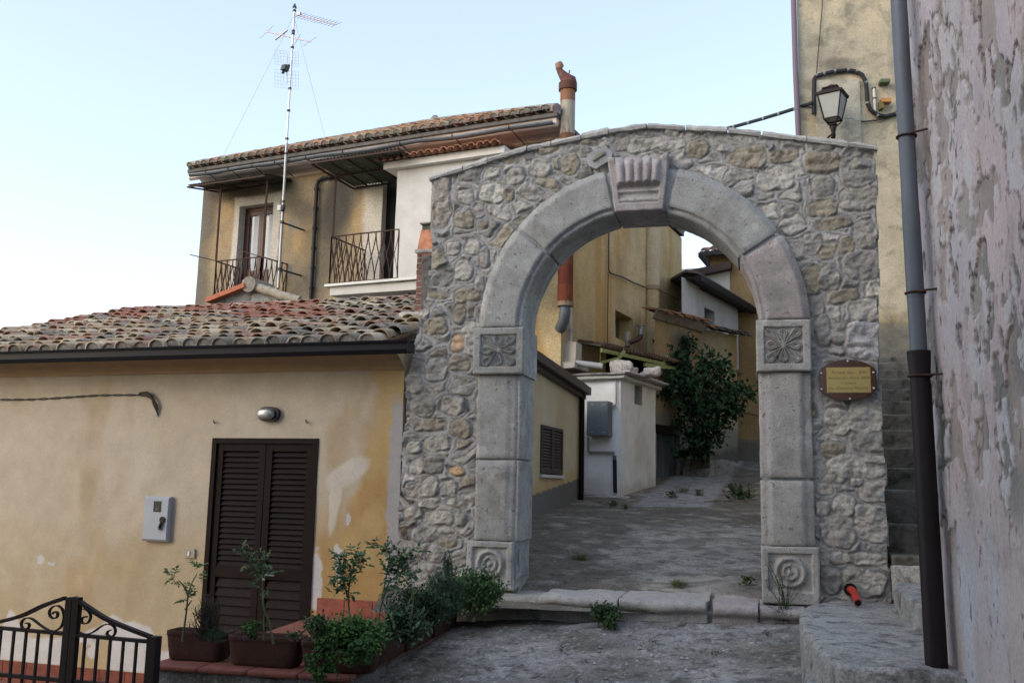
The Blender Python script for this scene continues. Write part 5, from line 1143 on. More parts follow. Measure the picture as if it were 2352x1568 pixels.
def off(q, k=.16): c_ = (cA + cBk) / 2; return q + (q - c_) / np.linalg.norm(q - c_) * k
me = rough_prism([off(q) for q in (cL2, cA, cR, cBk)], ztS - .02, ztS + .05, .02, .1, .015, 3, (.52, .51, .49)); link("cornice", me, m_cap, shed)
me = rough_prism([off(q, .22) for q in (cL2, cA, cR, cBk)], ztS + .05, ztS + .085, .01, .1, .01, 3, (.30, .29, .27)); link("roof_slab", me, m_conc, shed)
mb = MB()
e0_, e1_ = off(cA, .25), off(cR, .25)
for i in range(12): q = e0_ + (e1_ - e0_) * (i + .5) / 12; mb.box((q[0], q[1], ztS + .10), np.array([*(e1_ - e0_) / 12 * .86, 0]), np.array([*(PRs.N[:2] * .14), 0]), (0, 0, .02), (.55, .54, .52))
mb.part("edge_tile", m_cap, shed)
for i, (x, y, s_, lab) in enumerate(((1425, 836, .26, "larger pale stone weighing down the shed roof, near the middle"), (1448, 840, .17, "squarish pale stone beside the larger one on the shed roof"), (1497, 856, .20, "pale stone near the right corner of the shed roof"), (1481, 853, .10, "small pale stone left of the corner stone on the shed roof"))):
    p = at(x, y + 8, 17.2 + i * .15); me = rough_prism([(p[0] + s_ * a_, p[1] + s_ * b_) for a_, b_ in ((-.9, -.4), (.8, -.5), (.9, .5), (-.6, .6))], ztS + .08, ztS + .08 + s_ * .95, s_ * .3, .05, .05, 5, (.50, .46, .42))
    tag(link("roof_stone", me, m_conc, None, (p[0], p[1], ztS + .08)), lab, "stone", "stones on the shed roof")
pb = MB(); pb.tube([at(1322, 833, 17.1), at(1384, 841, 17.0)], .055, 8, (.36, .37, .37)); pb.single("loose_pipe", m_vc, at(1322, 833, 17.1), "grey pipe lying along the top of the white shed", "pipe")
jb = thing("junction_box", "grey steel utility box with double door mounted on the white shed", "utility box", np.array([*(cA + dl * .4), z_back(17) + 1.0]))
bx0, bx1, bz0, bz1 = PLs.uv(1348, 960, .3)[0], PLs.uv(1397, 960, .3)[0], PLs.uv(1348, 1000, .3)[1], PLs.uv(1348, 921, .3)[1]
mb = MB(); mb.pbox(PLs, bx0, bx1, bz0, bz1, -.02, .30); mb.part("case", m_greybox, jb)
mb = MB(); mb.pbox(PLs, bx0 + .01, bx1 - .01, bz0 + .01, bz1 - .01, .298, .312); mb.part("door", m_greybox, jb)
mb = MB()
for fx_ in (.25, .8):
    for fy_ in (.1, .9): mb.pbox(PLs, bx0 + (bx1 - bx0) * fx_ - .03, bx0 + (bx1 - bx0) * fx_ + .03, bz0 + (bz1 - bz0) * fy_ - .006, bz0 + (bz1 - bz0) * fy_ + .006, .310, .318)
mb.part("hinge", m_alu, jb)
cd_ = thing("conduit", "grey electrical conduit bending down the corner of the white shed", "pipe", np.array([*cA, 2.5]))
lp = lambda x, y, n=.05: PLs.p(*PLs.uv(x, y, n), n)
mb = MB(); mb.tube([lp(1330, 861), lp(1405, 868), lp(1415, 872), lp(1415, 925), lp(1413, 932), lp(1405, 933)], .016, 6, (.28, .29, .30)); mb.part('tube', m_vc, cd_); mb = MB(); mb.tube([lp(1351, 1002), lp(1352, 1036), lp(1354, 1038), lp(1410, 1038), lp(1412, 1048)], .022, 6, (.25, .25, .25)); mb.part("tube", m_vc, cd_)
mb = MB(); mb.tube([lp(1412, 1056), lp(1413, 1131)], .035, 8, (.012, .012, .014)); mb.tube([lp(1412, 1046), lp(1412, 1056)], .03, 8, (.1, .1, .1)); mb.part("sleeve", m_vc, cd_)
me = rough_prism([off(q, .3) if i != 3 else q for i, q in enumerate((cL, cA, cR, cBk))], z_back(17) - .3, z_back(17.1) - .02, .04, .1, .03, 2, (.42, .41, .38)); tag(link("shed_footing", me, m_conc, shed))

# lower ochre extension with the fig tree
ext = thing("ochre_extension", "stained ochre extension with sagging plank eaves and a blue plank door in the alley", "building", at(1600, 1090, 21.5))
eA, eB = at(1503, 1120, 20.2)[:2], at(1697, 1120, 23.6)[:2]; PE = Pl(eA, eB - eA); eL = np.linalg.norm(eB - eA)
zE = PE.uv(1600, 752)[1]; dr = (PE.uv(1509, 1040)[0], PE.uv(1561, 1040)[0], z_back(20.5) - .3, PE.uv(1530, 990)[1]); print("ext", PE.uv(1515, 735), PE.uv(1697, 772), dr)
ez0, ez1 = PE.uv(1515, 735)[1], PE.uv(1697, 772)[1]
def cole(U, V):
    r1 = rag(U, V, 1, .6, 260); r2 = rag(U, V, 4, .4, 261); c = mix((.30, .24, .14), (.23, .185, .12), ss(.4, .7, fbm(U * 1.2, V * .6, 4, 262)))
    c = mix(c, (.30, .17, .05), ss(.55, .75, fbm(U * 1.5, V * .4, 4, 263)) * .6)
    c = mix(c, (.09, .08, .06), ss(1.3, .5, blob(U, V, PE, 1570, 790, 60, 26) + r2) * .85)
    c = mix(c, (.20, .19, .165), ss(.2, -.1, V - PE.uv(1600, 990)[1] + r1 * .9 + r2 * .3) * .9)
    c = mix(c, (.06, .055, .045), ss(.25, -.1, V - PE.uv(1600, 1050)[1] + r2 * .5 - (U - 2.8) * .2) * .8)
    return c
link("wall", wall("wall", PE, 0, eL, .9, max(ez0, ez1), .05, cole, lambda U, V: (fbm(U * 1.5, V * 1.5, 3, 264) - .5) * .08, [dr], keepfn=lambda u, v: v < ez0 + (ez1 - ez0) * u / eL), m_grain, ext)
PE2 = Pl(eB, (.95, .55)) ; mb = MB(); mb.poly([np.array([*eB, 1.]), np.array([*(eB - PE.N[:2] * 2), 1.]), np.array([*(eB - PE.N[:2] * 2), ez1]), np.array([*eB, ez1])], (.3, .24, .15)); mb.part("side_wall", m_grain, ext)
mb = MB(); reveal(mb, PE, dr, .2, 0, (.22, .2, .17)); mb.part("door_reveal", m_grain, ext)
mb = MB()
for i in range(5): w__ = (dr[1] - dr[0]) / 5; mb.pbox(PE, dr[0] + i * w__ + .004, dr[0] + (i + 1) * w__ - .004, dr[2], dr[3] - .06, -.12 - .004 * (i % 2), -.09)
bd = mb.part("plank_door", m_blue, ext)
mb = MB(); mb.pbox(PE, dr[0] - .05, dr[1] + .05, dr[3] - .06, dr[3] + .12, -.1, .03); mb.part("lintel", m_iron, ext)
mb = MB(); zz = lambda f: ez0 + (ez1 - ez0) * f
mb.prism([PE.p(-.1, zz(0) - .02, 0), PE.p(eL * .55, zz(.55) - .10, 0), PE.p(eL * .55, zz(.55) + .14, .12), PE.p(-.1, zz(0) + .20, .12)], PE.N * .06, (.3, .27, .2)); e_ = mb.part("eave_plank", m_oldwood, ext)
mb = MB()
for i in range(30):
    f = i / 29; a_ = PE.p(.0 + (eL + .3) * f, zz(f) + (.15 if f < .5 else .04) + .03 * sin(i * 2.3), .30); g = random.uniform(.7, 1.2)
    col = (.30 * g, .15 * g, .09 * g, .7) if f < .6 else (.09 * g, .08 * g, .07 * g, .5)
    mb.box(a_ - PE.N * .3 + [0, 0, .05], PE.A * (.2 + random.uniform(-.02, .02)), PE.N * .5 + np.array([0, 0, -.10]), np.array([0, 0, .03]), col)
mb.part("roof_tile", m_tile, ext)
# white building behind it
wb = thing("white_annex", "pale grey annex with one small window and dark sloping gutter behind the alley", "building", at(1630, 900, 24))
wA_, wB_ = at(1500, 1120, 20.2)[:2], at(1701, 1120, 25.0)[:2]; PW = Pl(wA_, wB_ - wA_); wL = np.linalg.norm(wB_ - wA_)
t0, t1 = PW.uv(1567, 648), PW.uv(1701, 722); hw = (PW.uv(1618, 720)[0], PW.uv(1641, 720)[0], PW.uv(1630, 746)[1], PW.uv(1620, 706)[1])
wt = lambda u: t0[1] + (t1[1] - t0[1]) * (u - t0[0]) / (t1[0] - t0[0]); print("white", t0, t1)
link("wall", wall("wall", PW, t0[0] - .04, wL, 4.9, 9.5, .08, lambda U, V: mix((.50, .50, .51), (.42, .41, .40), ss(.4, .7, fbm(U, V, 4, 270))), None, [hw], keepfn=lambda u, v: v < wt(u) + .1), m_stucco, wb)
mb = MB(); reveal(mb, PW, hw, .3, 0, (.36, .36, .37)); mb.pbox(PW, hw[0], hw[1], hw[2], hw[3], -.34, -.3, (.06, .065, .07)); mb.part("window", m_vc, wb)
mb = MB(); a_ = PW.p(t0[0] + .22, wt(t0[0] + .22) + .12, .3); b_ = PW.p(t1[0] + .2, wt(t1[0] + .2) + .10, .3)
mb.bar(a_, b_, .16, .14); mb.bar(a_ - PW.N * .28 + [0, 0, .02], b_ - PW.N * .28 + [0, 0, .02], .4, .05); mb.part("gutter", m_iron, wb)
a_2, b_2 = a_ + [0, 0, .1], b_ + [0, 0, .1]; mb = MB(); mb.prism([a_2, b_2, b_2 - PW.N * 3 + [0, 0, .7], a_2 - PW.N * .3 + [0, 0, .07]], (0, 0, .06), (.2, .15, .12)); mb.part("roof", m_tilebed, wb)
mb = MB(); mb.poly([PW.p(wL, 4.9), PW.p(wL, 4.9, -3), PW.p(wL, wt(wL) + .8, -3), PW.p(wL, wt(wL) + .1)], (.46, .46, .46)); mb.part("side_wall", m_stucco, wb)
# far ochre house
fh = thing("far_ochre_house", "far dark stained ochre house with small tiled hip roof at the end of the alley", "house", at(1700, 1063, 25.4))
PF_ = plb(1700, 25.4, 22); fu0, fu1 = PF_.uv(1634, 800)[0], PF_.uv(1634, 800)[0] + 7.5; fzt = PF_.uv(1650, 588)[1]; fb = PF_.uv(1650, 611)[1]; plz = PF_.uv(1710, 1010)[1]
def colf(U, V):
    r2 = rag(U, V, 3, .4, 280); c = mix((.25, .165, .075), (.31, .21, .10), ss(.4, .7, fbm(U * .8, V * .4, 4, 281)))
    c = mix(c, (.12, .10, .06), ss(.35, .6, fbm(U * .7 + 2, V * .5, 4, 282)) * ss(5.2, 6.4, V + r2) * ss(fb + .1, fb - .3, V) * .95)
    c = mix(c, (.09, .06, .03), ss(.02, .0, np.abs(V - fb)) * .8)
    return mix(c, (.16, .15, .13), ss(plz + .04, plz - .04, V + r2 * .1))
link("front_wall", wall("front_wall", PF_, fu0, fu1, 1.2, fzt, .06, colf, lambda U, V: (fbm(U, V, 3, 283) - .5) * .05), m_grain, fh)
mb = MB(); 
for (a_, b_) in (((fu0, 0), (fu0, -6)), ((fu1, 0), (fu1, -6)), ((fu0, -6), (fu1, -6))): mb.poly([PF_.p(a_[0], 1.2, a_[1]), PF_.p(b_[0], 1.2, b_[1]), PF_.p(b_[0], fzt, b_[1]), PF_.p(a_[0], fzt, a_[1])], (.36, .25, .1))
mb.part("rear_wall", m_grain, fh)
rO = PF_.p(fu0 - .22, fzt + .05, .3); pf = .38; Sf = -PF_.N * cos(pf) + np.array([0, 0, sin(pf)]); Nf = np.cross(PF_.A, Sf)
tile_roof("roof_tile", rO, PF_.A, Sf, Nf, 26, 9, .22, .36, lambda c: (.44 * random.uniform(.8, 1.1), .22, .15, .5), fh, keep=lambda c: (c - rO) @ PF_.A > (c - rO) @ (-PF_.N) - .1, seg=5)
mb = MB(); W5 = fu1 - fu0 + .8; r0_, r1_ = rO, rO + PF_.A * W5; mid_ = 3.4
mb.prism([r0_, r1_, r1_ + Sf * mid_, r0_ + PF_.A * mid_ + Sf * mid_], (0, 0, -.06)); mb.prism([r0_, r0_ + PF_.A * mid_ + Sf * mid_, r0_ - PF_.N * 6.6], (0, 0, -.06)); mb.part("roof_deck", m_tilebed, fh)
mb = MB(); mb.bar(rO + [0, 0, -.05] + PF_.N * .06, r1_ + [0, 0, -.05] + PF_.N * .06, .12, .12); mb.bar(rO + [0, 0, -.05], rO - PF_.N * 6 + [0, 0, -.05], .12, .12); mb.part("gutter", m_iron, fh)
mb = MB(); lw = lambda x, y, n=.04: PF_.p(*PF_.uv(x, y, n), n)
mb.tube([lw(1667, 730), lw(1668, 845), lw(1676, 848), lw(1682, 845), lw(1683, 835)], .014, 5, (.12, .1, .07)); mb.tube([lw(1686, 838), lw(1688, 855), lw(1705, 857)], .014, 5, (.12, .1, .07)); mb.box(lw(1683, 836, .08), PF_.A * .15, PF_.N * .08, np.array([0, 0, .13]), (.35, .36, .36)); mb.tube([lw(1655, 925), lw(1675, 938), lw(1745, 955)], .012, 5, (.12, .08, .05))
mb.single("alley_cable", m_vc, lw(1683, 850), "thin cable with small grey box on the far ochre house wall", "cable")
mb = MB(); q = at(1590, 640, 24.5); mb.box(at(1612, 625, 25.6), PF_.A * 1.6 + np.array([0, 0, .25]), PF_.N * .25, (0, 0, .2), (.05, .03, .03)); mb.box(at(1618, 645, 25.8), PF_.A * 1.4, PF_.N * .2, (0, 0, .7), (.5, .48, .45)); mb.part("porch", m_vc, fh)
# planter wall
pw_ = thing("planter_wall", "low rough concrete planter wall under the fig tree in the alley", "planter", at(1600, 1095, 20.9))
a_, b_ = PE.p(dr[1] + .12, 0, .0)[:2], PE.p(eL * .72, 0, 0)[:2]; nq = PE.N[:2] * .55; zp = PE.uv(1600, 1052, .5)[1]
me = rough_prism([a_, b_, b_ + nq, a_ + nq], z_back(20) - .3, zp, .03, .1, .04, 2, (.25, .24, .22)); link("wall", me, m_conc, pw_)

# ================================================================ TALL BUILDING ON THE RIGHT
tower = thing("beige_building", "tall weathered beige building rising behind the right end of the archway", "building", TB.p(2, 1))
m_tow = mk("weathered beige render", None, .94, var=.2, vs=2.5, bump=.5, bs=40, fine=.2, fs=60, bump2=(4, .4, .04), stain=[((.10, .095, .08), 3.2, .50, .68, .6), ((.45, .42, .36), 5, .6, .75, .4)])
yb = TB.uv(2060, 742)[1]; yc = TB.uv(2060, 790)[1]
def colt(U, V):
    r2 = rag(U, V, 3, .4, 301); c = mix((.47, .40, .28), (.40, .355, .27), ss(.4, .65, fbm(U * 1.1, V * 1.1, 4, 302)))
    c = mix(c, (.48, .37, .20), ss(4.6, 3.6, V + r2 * .8) * .8); c = mix(c, (.30, .22, .11), ss(yb + .3, yb - .05, V + r2 * .3) * .7)
    c = mix(c, (.24, .215, .16), ss(yb + .02, yb - .02, V + r2 * .05)); c = mix(c, (.13, .125, .11), ss(yc + .2, yc - .3, V + r2 * .5) * .8)
    for (x, y, rx, ry, k) in ((1925, 150, 40, 16, .7), (1915, 290, 40, 26, .6), (2050, 120, 10, 80, .3)): c = mix(c, (.11, .10, .085), ss(1.3, .5, blob(U, V, TB, x, y, rx, ry) + r2) * k)
    return c
link("front_wall", wall("front_wall", TB, -.02, 4.2, .5, 10, .04, colt, lambda U, V: (fbm(U * 1.2, V * 1.2, 4, 303) - .5) * .05), m_tow, tower)
mb = MB(); mb.poly([TB.p(-.02, .5, 0), TB.p(2.0, .5, -7), TB.p(2.0, 10, -7), TB.p(-.02, 10, 0)], (.4, .36, .28)); mb.poly([TB.p(4.2, .5, 0), TB.p(4.2, .5, -7), TB.p(4.2, 10, -7), TB.p(4.2, 10, 0)], (.4, .36, .28)); mb.poly([TB.p(-.02, 10, 0), TB.p(4.2, 10, 0), TB.p(4.2, 10, -7), TB.p(2.0, 10, -7)], (.3, .2, .15))
mb.part("rear_wall", m_tow, tower)
a, b = TB.uv(1867, 300), TB.uv(1972, 186); mb = MB(); mb.pbox(TB, a[0] + .05, b[0], 3.3, b[1], 0, .05, (.40, .37, .30)); mb.part("raised_panel", m_tow, tower)
mb = MB(); mb.tube([TB.p(-.04, .9, .06), TB.p(-.04, 6.0, .06), TB.p(-.075, 8, .06), TB.p(-.08, 10, .06)], .042, 8, (.16, .12, .15))
mb.part("downpipe", m_vc, tower)
def tp(x, y, n=.04): return TB.p(*TB.uv(x, y, n), n)
# wall lantern
wl_t = thing("wall_lantern", "black four sided wall lantern with frosted panes on the beige building", "lantern", tp(1916, 300, .3))
LC = tp(1914, 300, .42); Lx = TB.A * cos(.5) + TB.N * sin(.5); Ly = -TB.A * sin(.5) + TB.N * cos(.5); Lx, Ly = np.array(Lx), np.array(Ly)
z_ = lambda y: tp(1914, y, .42)[2]
def sq(z, r): return [LC * [1, 1, 0] + [0, 0, z] + Lx * sx * r + Ly * sy * r for sx, sy in ((-1, -1), (1, -1), (1, 1), (-1, 1))]
def frust(mb, z0, r0, z1, r1, col=None, lids=True):
    v = sq(z0, r0) + sq(z1, r1); f = [(i, (i + 1) % 4, (i + 1) % 4 + 4, i + 4) for i in range(4)]
    if lids: f += [(3, 2, 1, 0), (4, 5, 6, 7)]
    mb.add(v, f, col)
mb = MB(); frust(mb, z_(222), .185, z_(217), .19); frust(mb, z_(217), .165, z_(206), .10); frust(mb, z_(206), .115, z_(203), .105)
mb.tube([LC * [1, 1, 0] + [0, 0, z_(y)] for y in (205, 202, 199, 196, 195)], [.08, .085, .07, .035, .01], 12)
for (y0, r0, y1, r1) in ((275, .098, 222, .165),):
    for p, q in zip(sq(z_(y0), r0), sq(z_(y1), r1)): mb.bar(p, q, .014, .014)
B_, T_2 = sq(z_(275), .102), sq(z_(288), .05)
for i in range(4): mb.bar(B_[i], B_[(i + 1) % 4], .018, .018); mb.bar(B_[i], T_2[i], .014, .014)
frust(mb, z_(289), .05, z_(286), .055)
mb.tube([LC * [1, 1, 0] + [0, 0, z_(y)] for y in (288, 293, 297, 300)], [.03, .055, .035, .04], 10)
mb.part("frame", m_iron, wl_t)
mb = MB(); frust(mb, z_(274.5), .094, z_(222.5), .158); mb.part("pane", m_lampglass, wl_t)
mb = MB(); base_l = LC * [1, 1, 0] + [0, 0, z_(300)]; mb.tube([base_l, base_l + [0, 0, -.08], base_l - TB.N * .15 + [0, 0, -.16], base_l - TB.N * .3 + [0, 0, -.12], base_l - TB.N * .42 + [0, 0, -.02]], [.03, .035, .03, .025, .03], 8)
mb.tube([base_l + [0, 0, -.05], base_l - TB.N * .2 + [0, 0, .0], base_l - TB.N * .42 + [0, 0, .03]], .015, 6); mb.pbox(TB, *[TB.uv(1914, 300)[0] + k for k in (-.05, .05)], z_(300) - .2, z_(300) + .12, .0, .03); mb.part("bracket", m_iron, wl_t)
# bundled cables
cable = thing("bundled_cable", "black bundled power cable looping across the beige wall and spanning to the left", "cable", tp(1990, 180, .05))
pts = [tp(*q, .05) for q in ((1869, 262), (1870, 182), (1874, 176), (1890, 171), (1915, 165), (1945, 162), (1965, 164), (1980, 172), (1988, 188), (1991, 215), (1992, 235), (1999, 252), (2014, 264), (2035, 268), (2056, 262), (2085, 245))]
mb = MB(); mb.tube(pts, .032, 7, (.02, .022, .025))
p0 = tp(1866, 236, .1); p1 = at(1300, 345, 17.3); sp2 = [p0 + (p1 - p0) * t + np.array([0, 0, -.75 * (t * (1 - t))]) for t in np.linspace(0, 1, 24)]
mb.tube(sp2, .028, 7, (.02, .03, .032)); mb.part("bundle", m_vc, cable)
mb = MB()
for i in (2, 3, 4, 5, 6, 8, 10, 12, 14): d = pts[i + 0] - pts[i - 1]; d /= np.linalg.norm(d); mb.tube([pts[i], pts[i] + d * .03], .034, 7, (.22, .23, .23))
for i in range(1, 9): q = sp2[0] + (sp2[11] - sp2[0]) * (i / 9); q[2] = np.interp(np.linalg.norm(q[:2] - sp2[0][:2]), [np.linalg.norm(s[:2] - sp2[0][:2]) for s in sp2], [s[2] for s in sp2]); d = (sp2[1] - sp2[0]); d /= np.linalg.norm(d); mb.tube([q, q + d * .035], .030, 7, (.22, .24, .24))
mb.part("cable_ties", m_vc, cable)
mb = MB(); mb.tube([tp(1890, -40), tp(1888, 20), tp(1882, 90), tp(1876, 160), tp(1874, 178)], .008, 5, (.06, .05, .045)); mb.single("thin_wire", m_vc, tp(1882, 90), "thin wire dropping down the beige wall above the lantern", "wire")
mb = MB(); mb.tube([tp(1938, 273), tp(1962, 274), tp(1966, 279), tp(1990, 279), tp(2025, 275), tp(2060, 264)], .012, 5, (.05, .045, .04)); mb.single("lamp_wire", m_vc, tp(1960, 275), "thin wire running right from the lantern across the beige wall", "wire")
mb = MB(); q = sp2[1]; mb.tube([q, q + [-.02, 0, -.1], q + [.03, 0, -.35], q + [.05, 0, -.9], q + [.06, 0, -1.6]], .008, 5, (.2, .2, .2)); mb.single("hanging_wire", m_vc, q, "thin grey wire hanging from the black cable above the archway", "wire")
mb = MB(); mb.tube([tp(2007, 201), tp(2010, 256)], .022, 6, (.55, .55, .54)); mb.tube([tp(2007, 201), tp(2007, 204)], .03, 6, (.1, .1, .1)); mb.tube([tp(2009, 225), tp(2009, 228)], .03, 6, (.1, .1, .1)); mb.single("insulator_rod", m_vc, tp(2008, 230), "white insulator rod on the beige wall beside the cable loop", "insulator")
mb = MB(); mb.box(tp(2031, 189, .08), TB.A * .14, TB.N * .14, (0, 0, .05), (.10, .13, .07)); mb.single("upper_bracket", m_vc, tp(2031, 189), "mossy green metal bracket high on the beige wall", "bracket")
mb = MB(); mb.box(tp(2024, 242, .07), TB.A * .05, TB.N * .12, (0, 0, .13), (.16, .13, .05)); mb.box(tp(2034, 233, .09), TB.A * .14, TB.N * .12, (0, 0, .06), (.45, .20, .07)); mb.single("orange_clamp", m_vc, tp(2028, 240), "orange and olive metal clamp on the beige wall below the mossy bracket", "clamp")

# ================================================================ STAIRS AND LANDING
stairs = thing("stone_stairs", "dark mossy stone stairs climbing between the archway and the pink building", "stairs", AR.p(2.8, .8, 0))
m_step = mk("mossy step stone", None, .93, var=.3, vs=5, bump=.7, bs=50, fine=.25, fs=90, bump2=(9, .5, .04), stain=[((.03, .032, .022), 7, .48, .66, .85), ((.34, .33, .30), 26, .64, .72, .7)])
ys_ = [1275, 1203, 1125, 1074, 1027, 986, 950, 921, 893, 869, 850, 833, 818]
nfr = -.02; prevz = .5
zs2 = [AR.uv(2062, y, nfr - .34 * k)[1] for k, y in enumerate(ys_)]
def arp(u, n): return AR.p(u, 0, n)[:2]
for k, z in enumerate(zs2):
    n0 = nfr - .34 * k; nb = n0 - .46 if k < len(zs2) - 1 else n0 - 2.5
    me = rough_prism([arp(2.145, n0), arp(3.9, n0), arp(3.9, nb), arp(2.145, nb)], z - .42 if k else .4, z, .018, .07, .018, 4, (.12, .112, .095)); link("step", me, m_step, stairs)
landing2 = thing("concrete_landing", "rough concrete landing block in front of the right archway pillar", "landing", onz(1990, 1450, .4))
ZL = .80
lpts = [onz(x, y, ZL)[:2] for x, y in ((1838, 1396), (1837, 1424), (1846, 1454), (1868, 1474), (1886, 1500), (1931, 1526), (2130, 1541), (2420, 1556))]
bk = [arp(3.2, -.02), arp(1.62, -.02)]
me = rough_prism(lpts + bk, .15, ZL, .03, .06, .022, 3, (.30, .295, .275)); link("block", me, m_conc, landing2)
lp2 = [onz(x, y, .985)[:2] for x, y in ((2052, 1349), (2078, 1366), (2124, 1398), (2200, 1450))]
me = rough_prism(lp2 + [arp(3.4, .3), arp(3.4, .02), arp(2.15, .02)], .7, .985, .03, .06, .022, 4, (.27, .265, .25)); link("upper_step", me, m_conc, landing2)
me = rough_prism([arp(2.13, .06), arp(2.42, .22), arp(3.5, .22), arp(3.5, -.30), arp(2.13, -.30)], .8, AR.uv(2080, 1299, .1)[1], .04, .06, .03, 4, (.33, .32, .30)); link("upper_step", me, m_conc, landing2)
lp3 = [onz(x, y, .62)[:2] for x, y in ((1866, 1478), (1884, 1510), (1925, 1545), (1900, 1600), (1850, 1560), (1842, 1500))]
me = rough_prism(lp3, .1, .58, .05, .06, .03, 4, (.25, .25, .24)); link("side_curb", me, m_conc, landing2)

# ================================================================ PINK BUILDING
pk_c = at(2107, 1140, 5.8); LEAN = -.013
PK = Pl(pk_c, (-.10, -1)); PK.N = -PK.N if PK.N[0] > 0 else PK.N
pink = thing("pink_building", "large building with peeling pale pink plaster filling the right edge", "building", PK.p(0, .2))
GR_, PKc, PK2 = (.21, .20, .185), (.48, .40, .395), (.44, .405, .425)
def pinkh(U, V):
    a_ = fbm(U * 4.2 + 3, V * 1.5, 5, 310) + (fbm(U * 13, V * 6, 4, 311) - .5) * .36
    lay = ss(.500, .507, a_)                # flaked layer left standing
    b_ = fbm(U * 8, V * 3.4, 5, 312) + (fbm(U * 16, V * 9, 3, 313) - .5) * .35; fl = ss(.55, .557, b_) * ss(1.2, 1.7, V)
    up = ss(1.35, 1.9, V + (fbm(U * 2, V * 2, 3, 314) - .5) * .8)
    lay = lay * (1 - ss(.60, .607, fbm(U * 9 + 2, V * 3.5, 4, 324)))
    return lay * up, fl * (1 - lay), a_, up
def pkH(U, V):
    l, f, a_, up = pinkh(U, V); return l * .014 + f * .009 + (fbm(U * 1.1, V * .8, 3, 315) - .5) * .05 + (fbm(U * 8, V * 4, 4, 316) - .5) * .008
def pkC(U, V):
    l, f, a_, up = pinkh(U, V)
    c = mix(GR_, (.33, .29, .27), ss(.4, .7, fbm(U * 3, V * 1.5, 4, 317))); c = mix(c, (.40, .31, .27), ss(.5, .75, fbm(U * 4 + 7, V * 2, 4, 320)) * .7)
    pp = mix(PKc, PK2, ss(.4, .65, fbm(U * 1.8, V * .5, 4, 318))); c = mix(c, pp, l * .92); c = mix(c, (.50, .47, .48), f * .85)
    lo_ = mix((.47, .40, .39), (.42, .43, .46), ss(.4, .62, fbm(U * 5, V * .35, 4, 319))); lo_ = mix(lo_, (.38, .29, .25), ss(.55, .75, fbm(U * 4, V * .5, 4, 321)) * .6)
    c = mix(lo_, c, np.clip(up + .0, 0, 1))
    edge = np.exp(-((a_ - .502) / .013) ** 2); c = mix(c, (.07, .045, .045), edge * up * .85)
    n2 = fbm(U * 34, V * 16, 3, 322); c = mix(c, (.12, .09, .09), ss(.74, .79, n2) * .75)
    return c
def leanmesh(me):
    for v in me.vertices: v.co.x += LEAN * (v.co.z - 1.7)
    return me
us = np.concatenate([axis(0, 2.3, .009), axis(2.325, 5.2, .025)]); vs = axis(-.1, 5.4, .011); Ug, Vg = np.meshgrid(us, vs); H = pkH(Ug, Vg) - .03 * (1 - ss(0, .05, Ug)) 
H = H + (fbm(Vg * 8, Ug * 0, 3, 323) - .5) * .03 * (1 - ss(0, .06, Ug))
P = PK.O + PK.A * Ug[..., None] + PK.N * H[..., None]; P[..., 2] = Vg
link("alley_wall", leanmesh(gridmesh("alley_wall", P, pkC(Ug, Vg), flip=False)), m_pink, pink)
mb = MB(); c_ = (.45, .40, .40)
mb.poly([PK.p(5.2, -.3), PK.p(12, -.3), PK.p(12, 7.5), PK.p(5.2, 7.5)], c_); mb.poly([PK.p(0, 5.4, -.004), PK.p(5.2, 5.4, -.004), PK.p(5.2, 7.5, -.004), PK.p(0, 7.5, -.004)], c_)
RT = np.array([5., -.5, 0]); mb.poly([PK.p(0, -.3, -.01), PK.p(0, 7.5, -.01), PK.p(0, 7.5) + RT, PK.p(0, -.3) + RT], c_); mb.poly([PK.p(0, 7.5), PK.p(12, 7.5), PK.p(12, 7.5) + RT, PK.p(0, 7.5) + RT], (.3, .2, .15)); mb.poly([PK.p(12, -.3), PK.p(12, 7.5), PK.p(12, 7.5) + RT, PK.p(12, -.3) + RT], c_)
o = mb.part("rear_wall", m_pink, pink); leanmesh(o.data)
rw = thing("rain_pipe", "tall rain pipe at the pink building corner, grey zinc above black iron", "pipe", PK.p(.4, .3, .1))
npp = .10; ucx = PK.uv(2129, 1140, npp)[0]; zj = PK.uv(2115, 806, npp)[1]; print('pipe', ucx, zj)
def pl_(z, n=npp, du=0): q = PK.p(ucx + du, z, n); q[0] += LEAN * (z - 1.7); return q
mb = MB(); mb.tube([pl_(z) for z in np.linspace(zj - .05, 6.5, 8)], .046, 16, (1, 1, 1)); zz_ = PK.uv(2098, 690, npp)[1]; mb.tube([pl_(zz_), pl_(zz_ + .5), ], .048, 16); o = mb.part("zinc_pipe", m_zinc, rw)
mb = MB(); mb.tube([pl_(zj), pl_(zj - .015), pl_(zj - .17), pl_(zj - .19), pl_(-.2)], [.064, .064, .053, .056, .060], 18); mb.part("iron_pipe", m_iron, rw)
for y in (300, 675, 868):
    z = PK.uv(2105, y, npp)[1]; mb = MB(); r_ = .053 if y < 800 else .062
    mb.tube([pl_(z) + (PK.A * cos(t) + PK.N * sin(t)) * r_ for t in np.linspace(-.5, 2 * pi - .5, 18)], .007, 5); mb.tube([pl_(z) + PK.A * r_, pl_(z, .02, .12)], .007, 5); mb.part("pipe_strap", m_rustiron, rw)

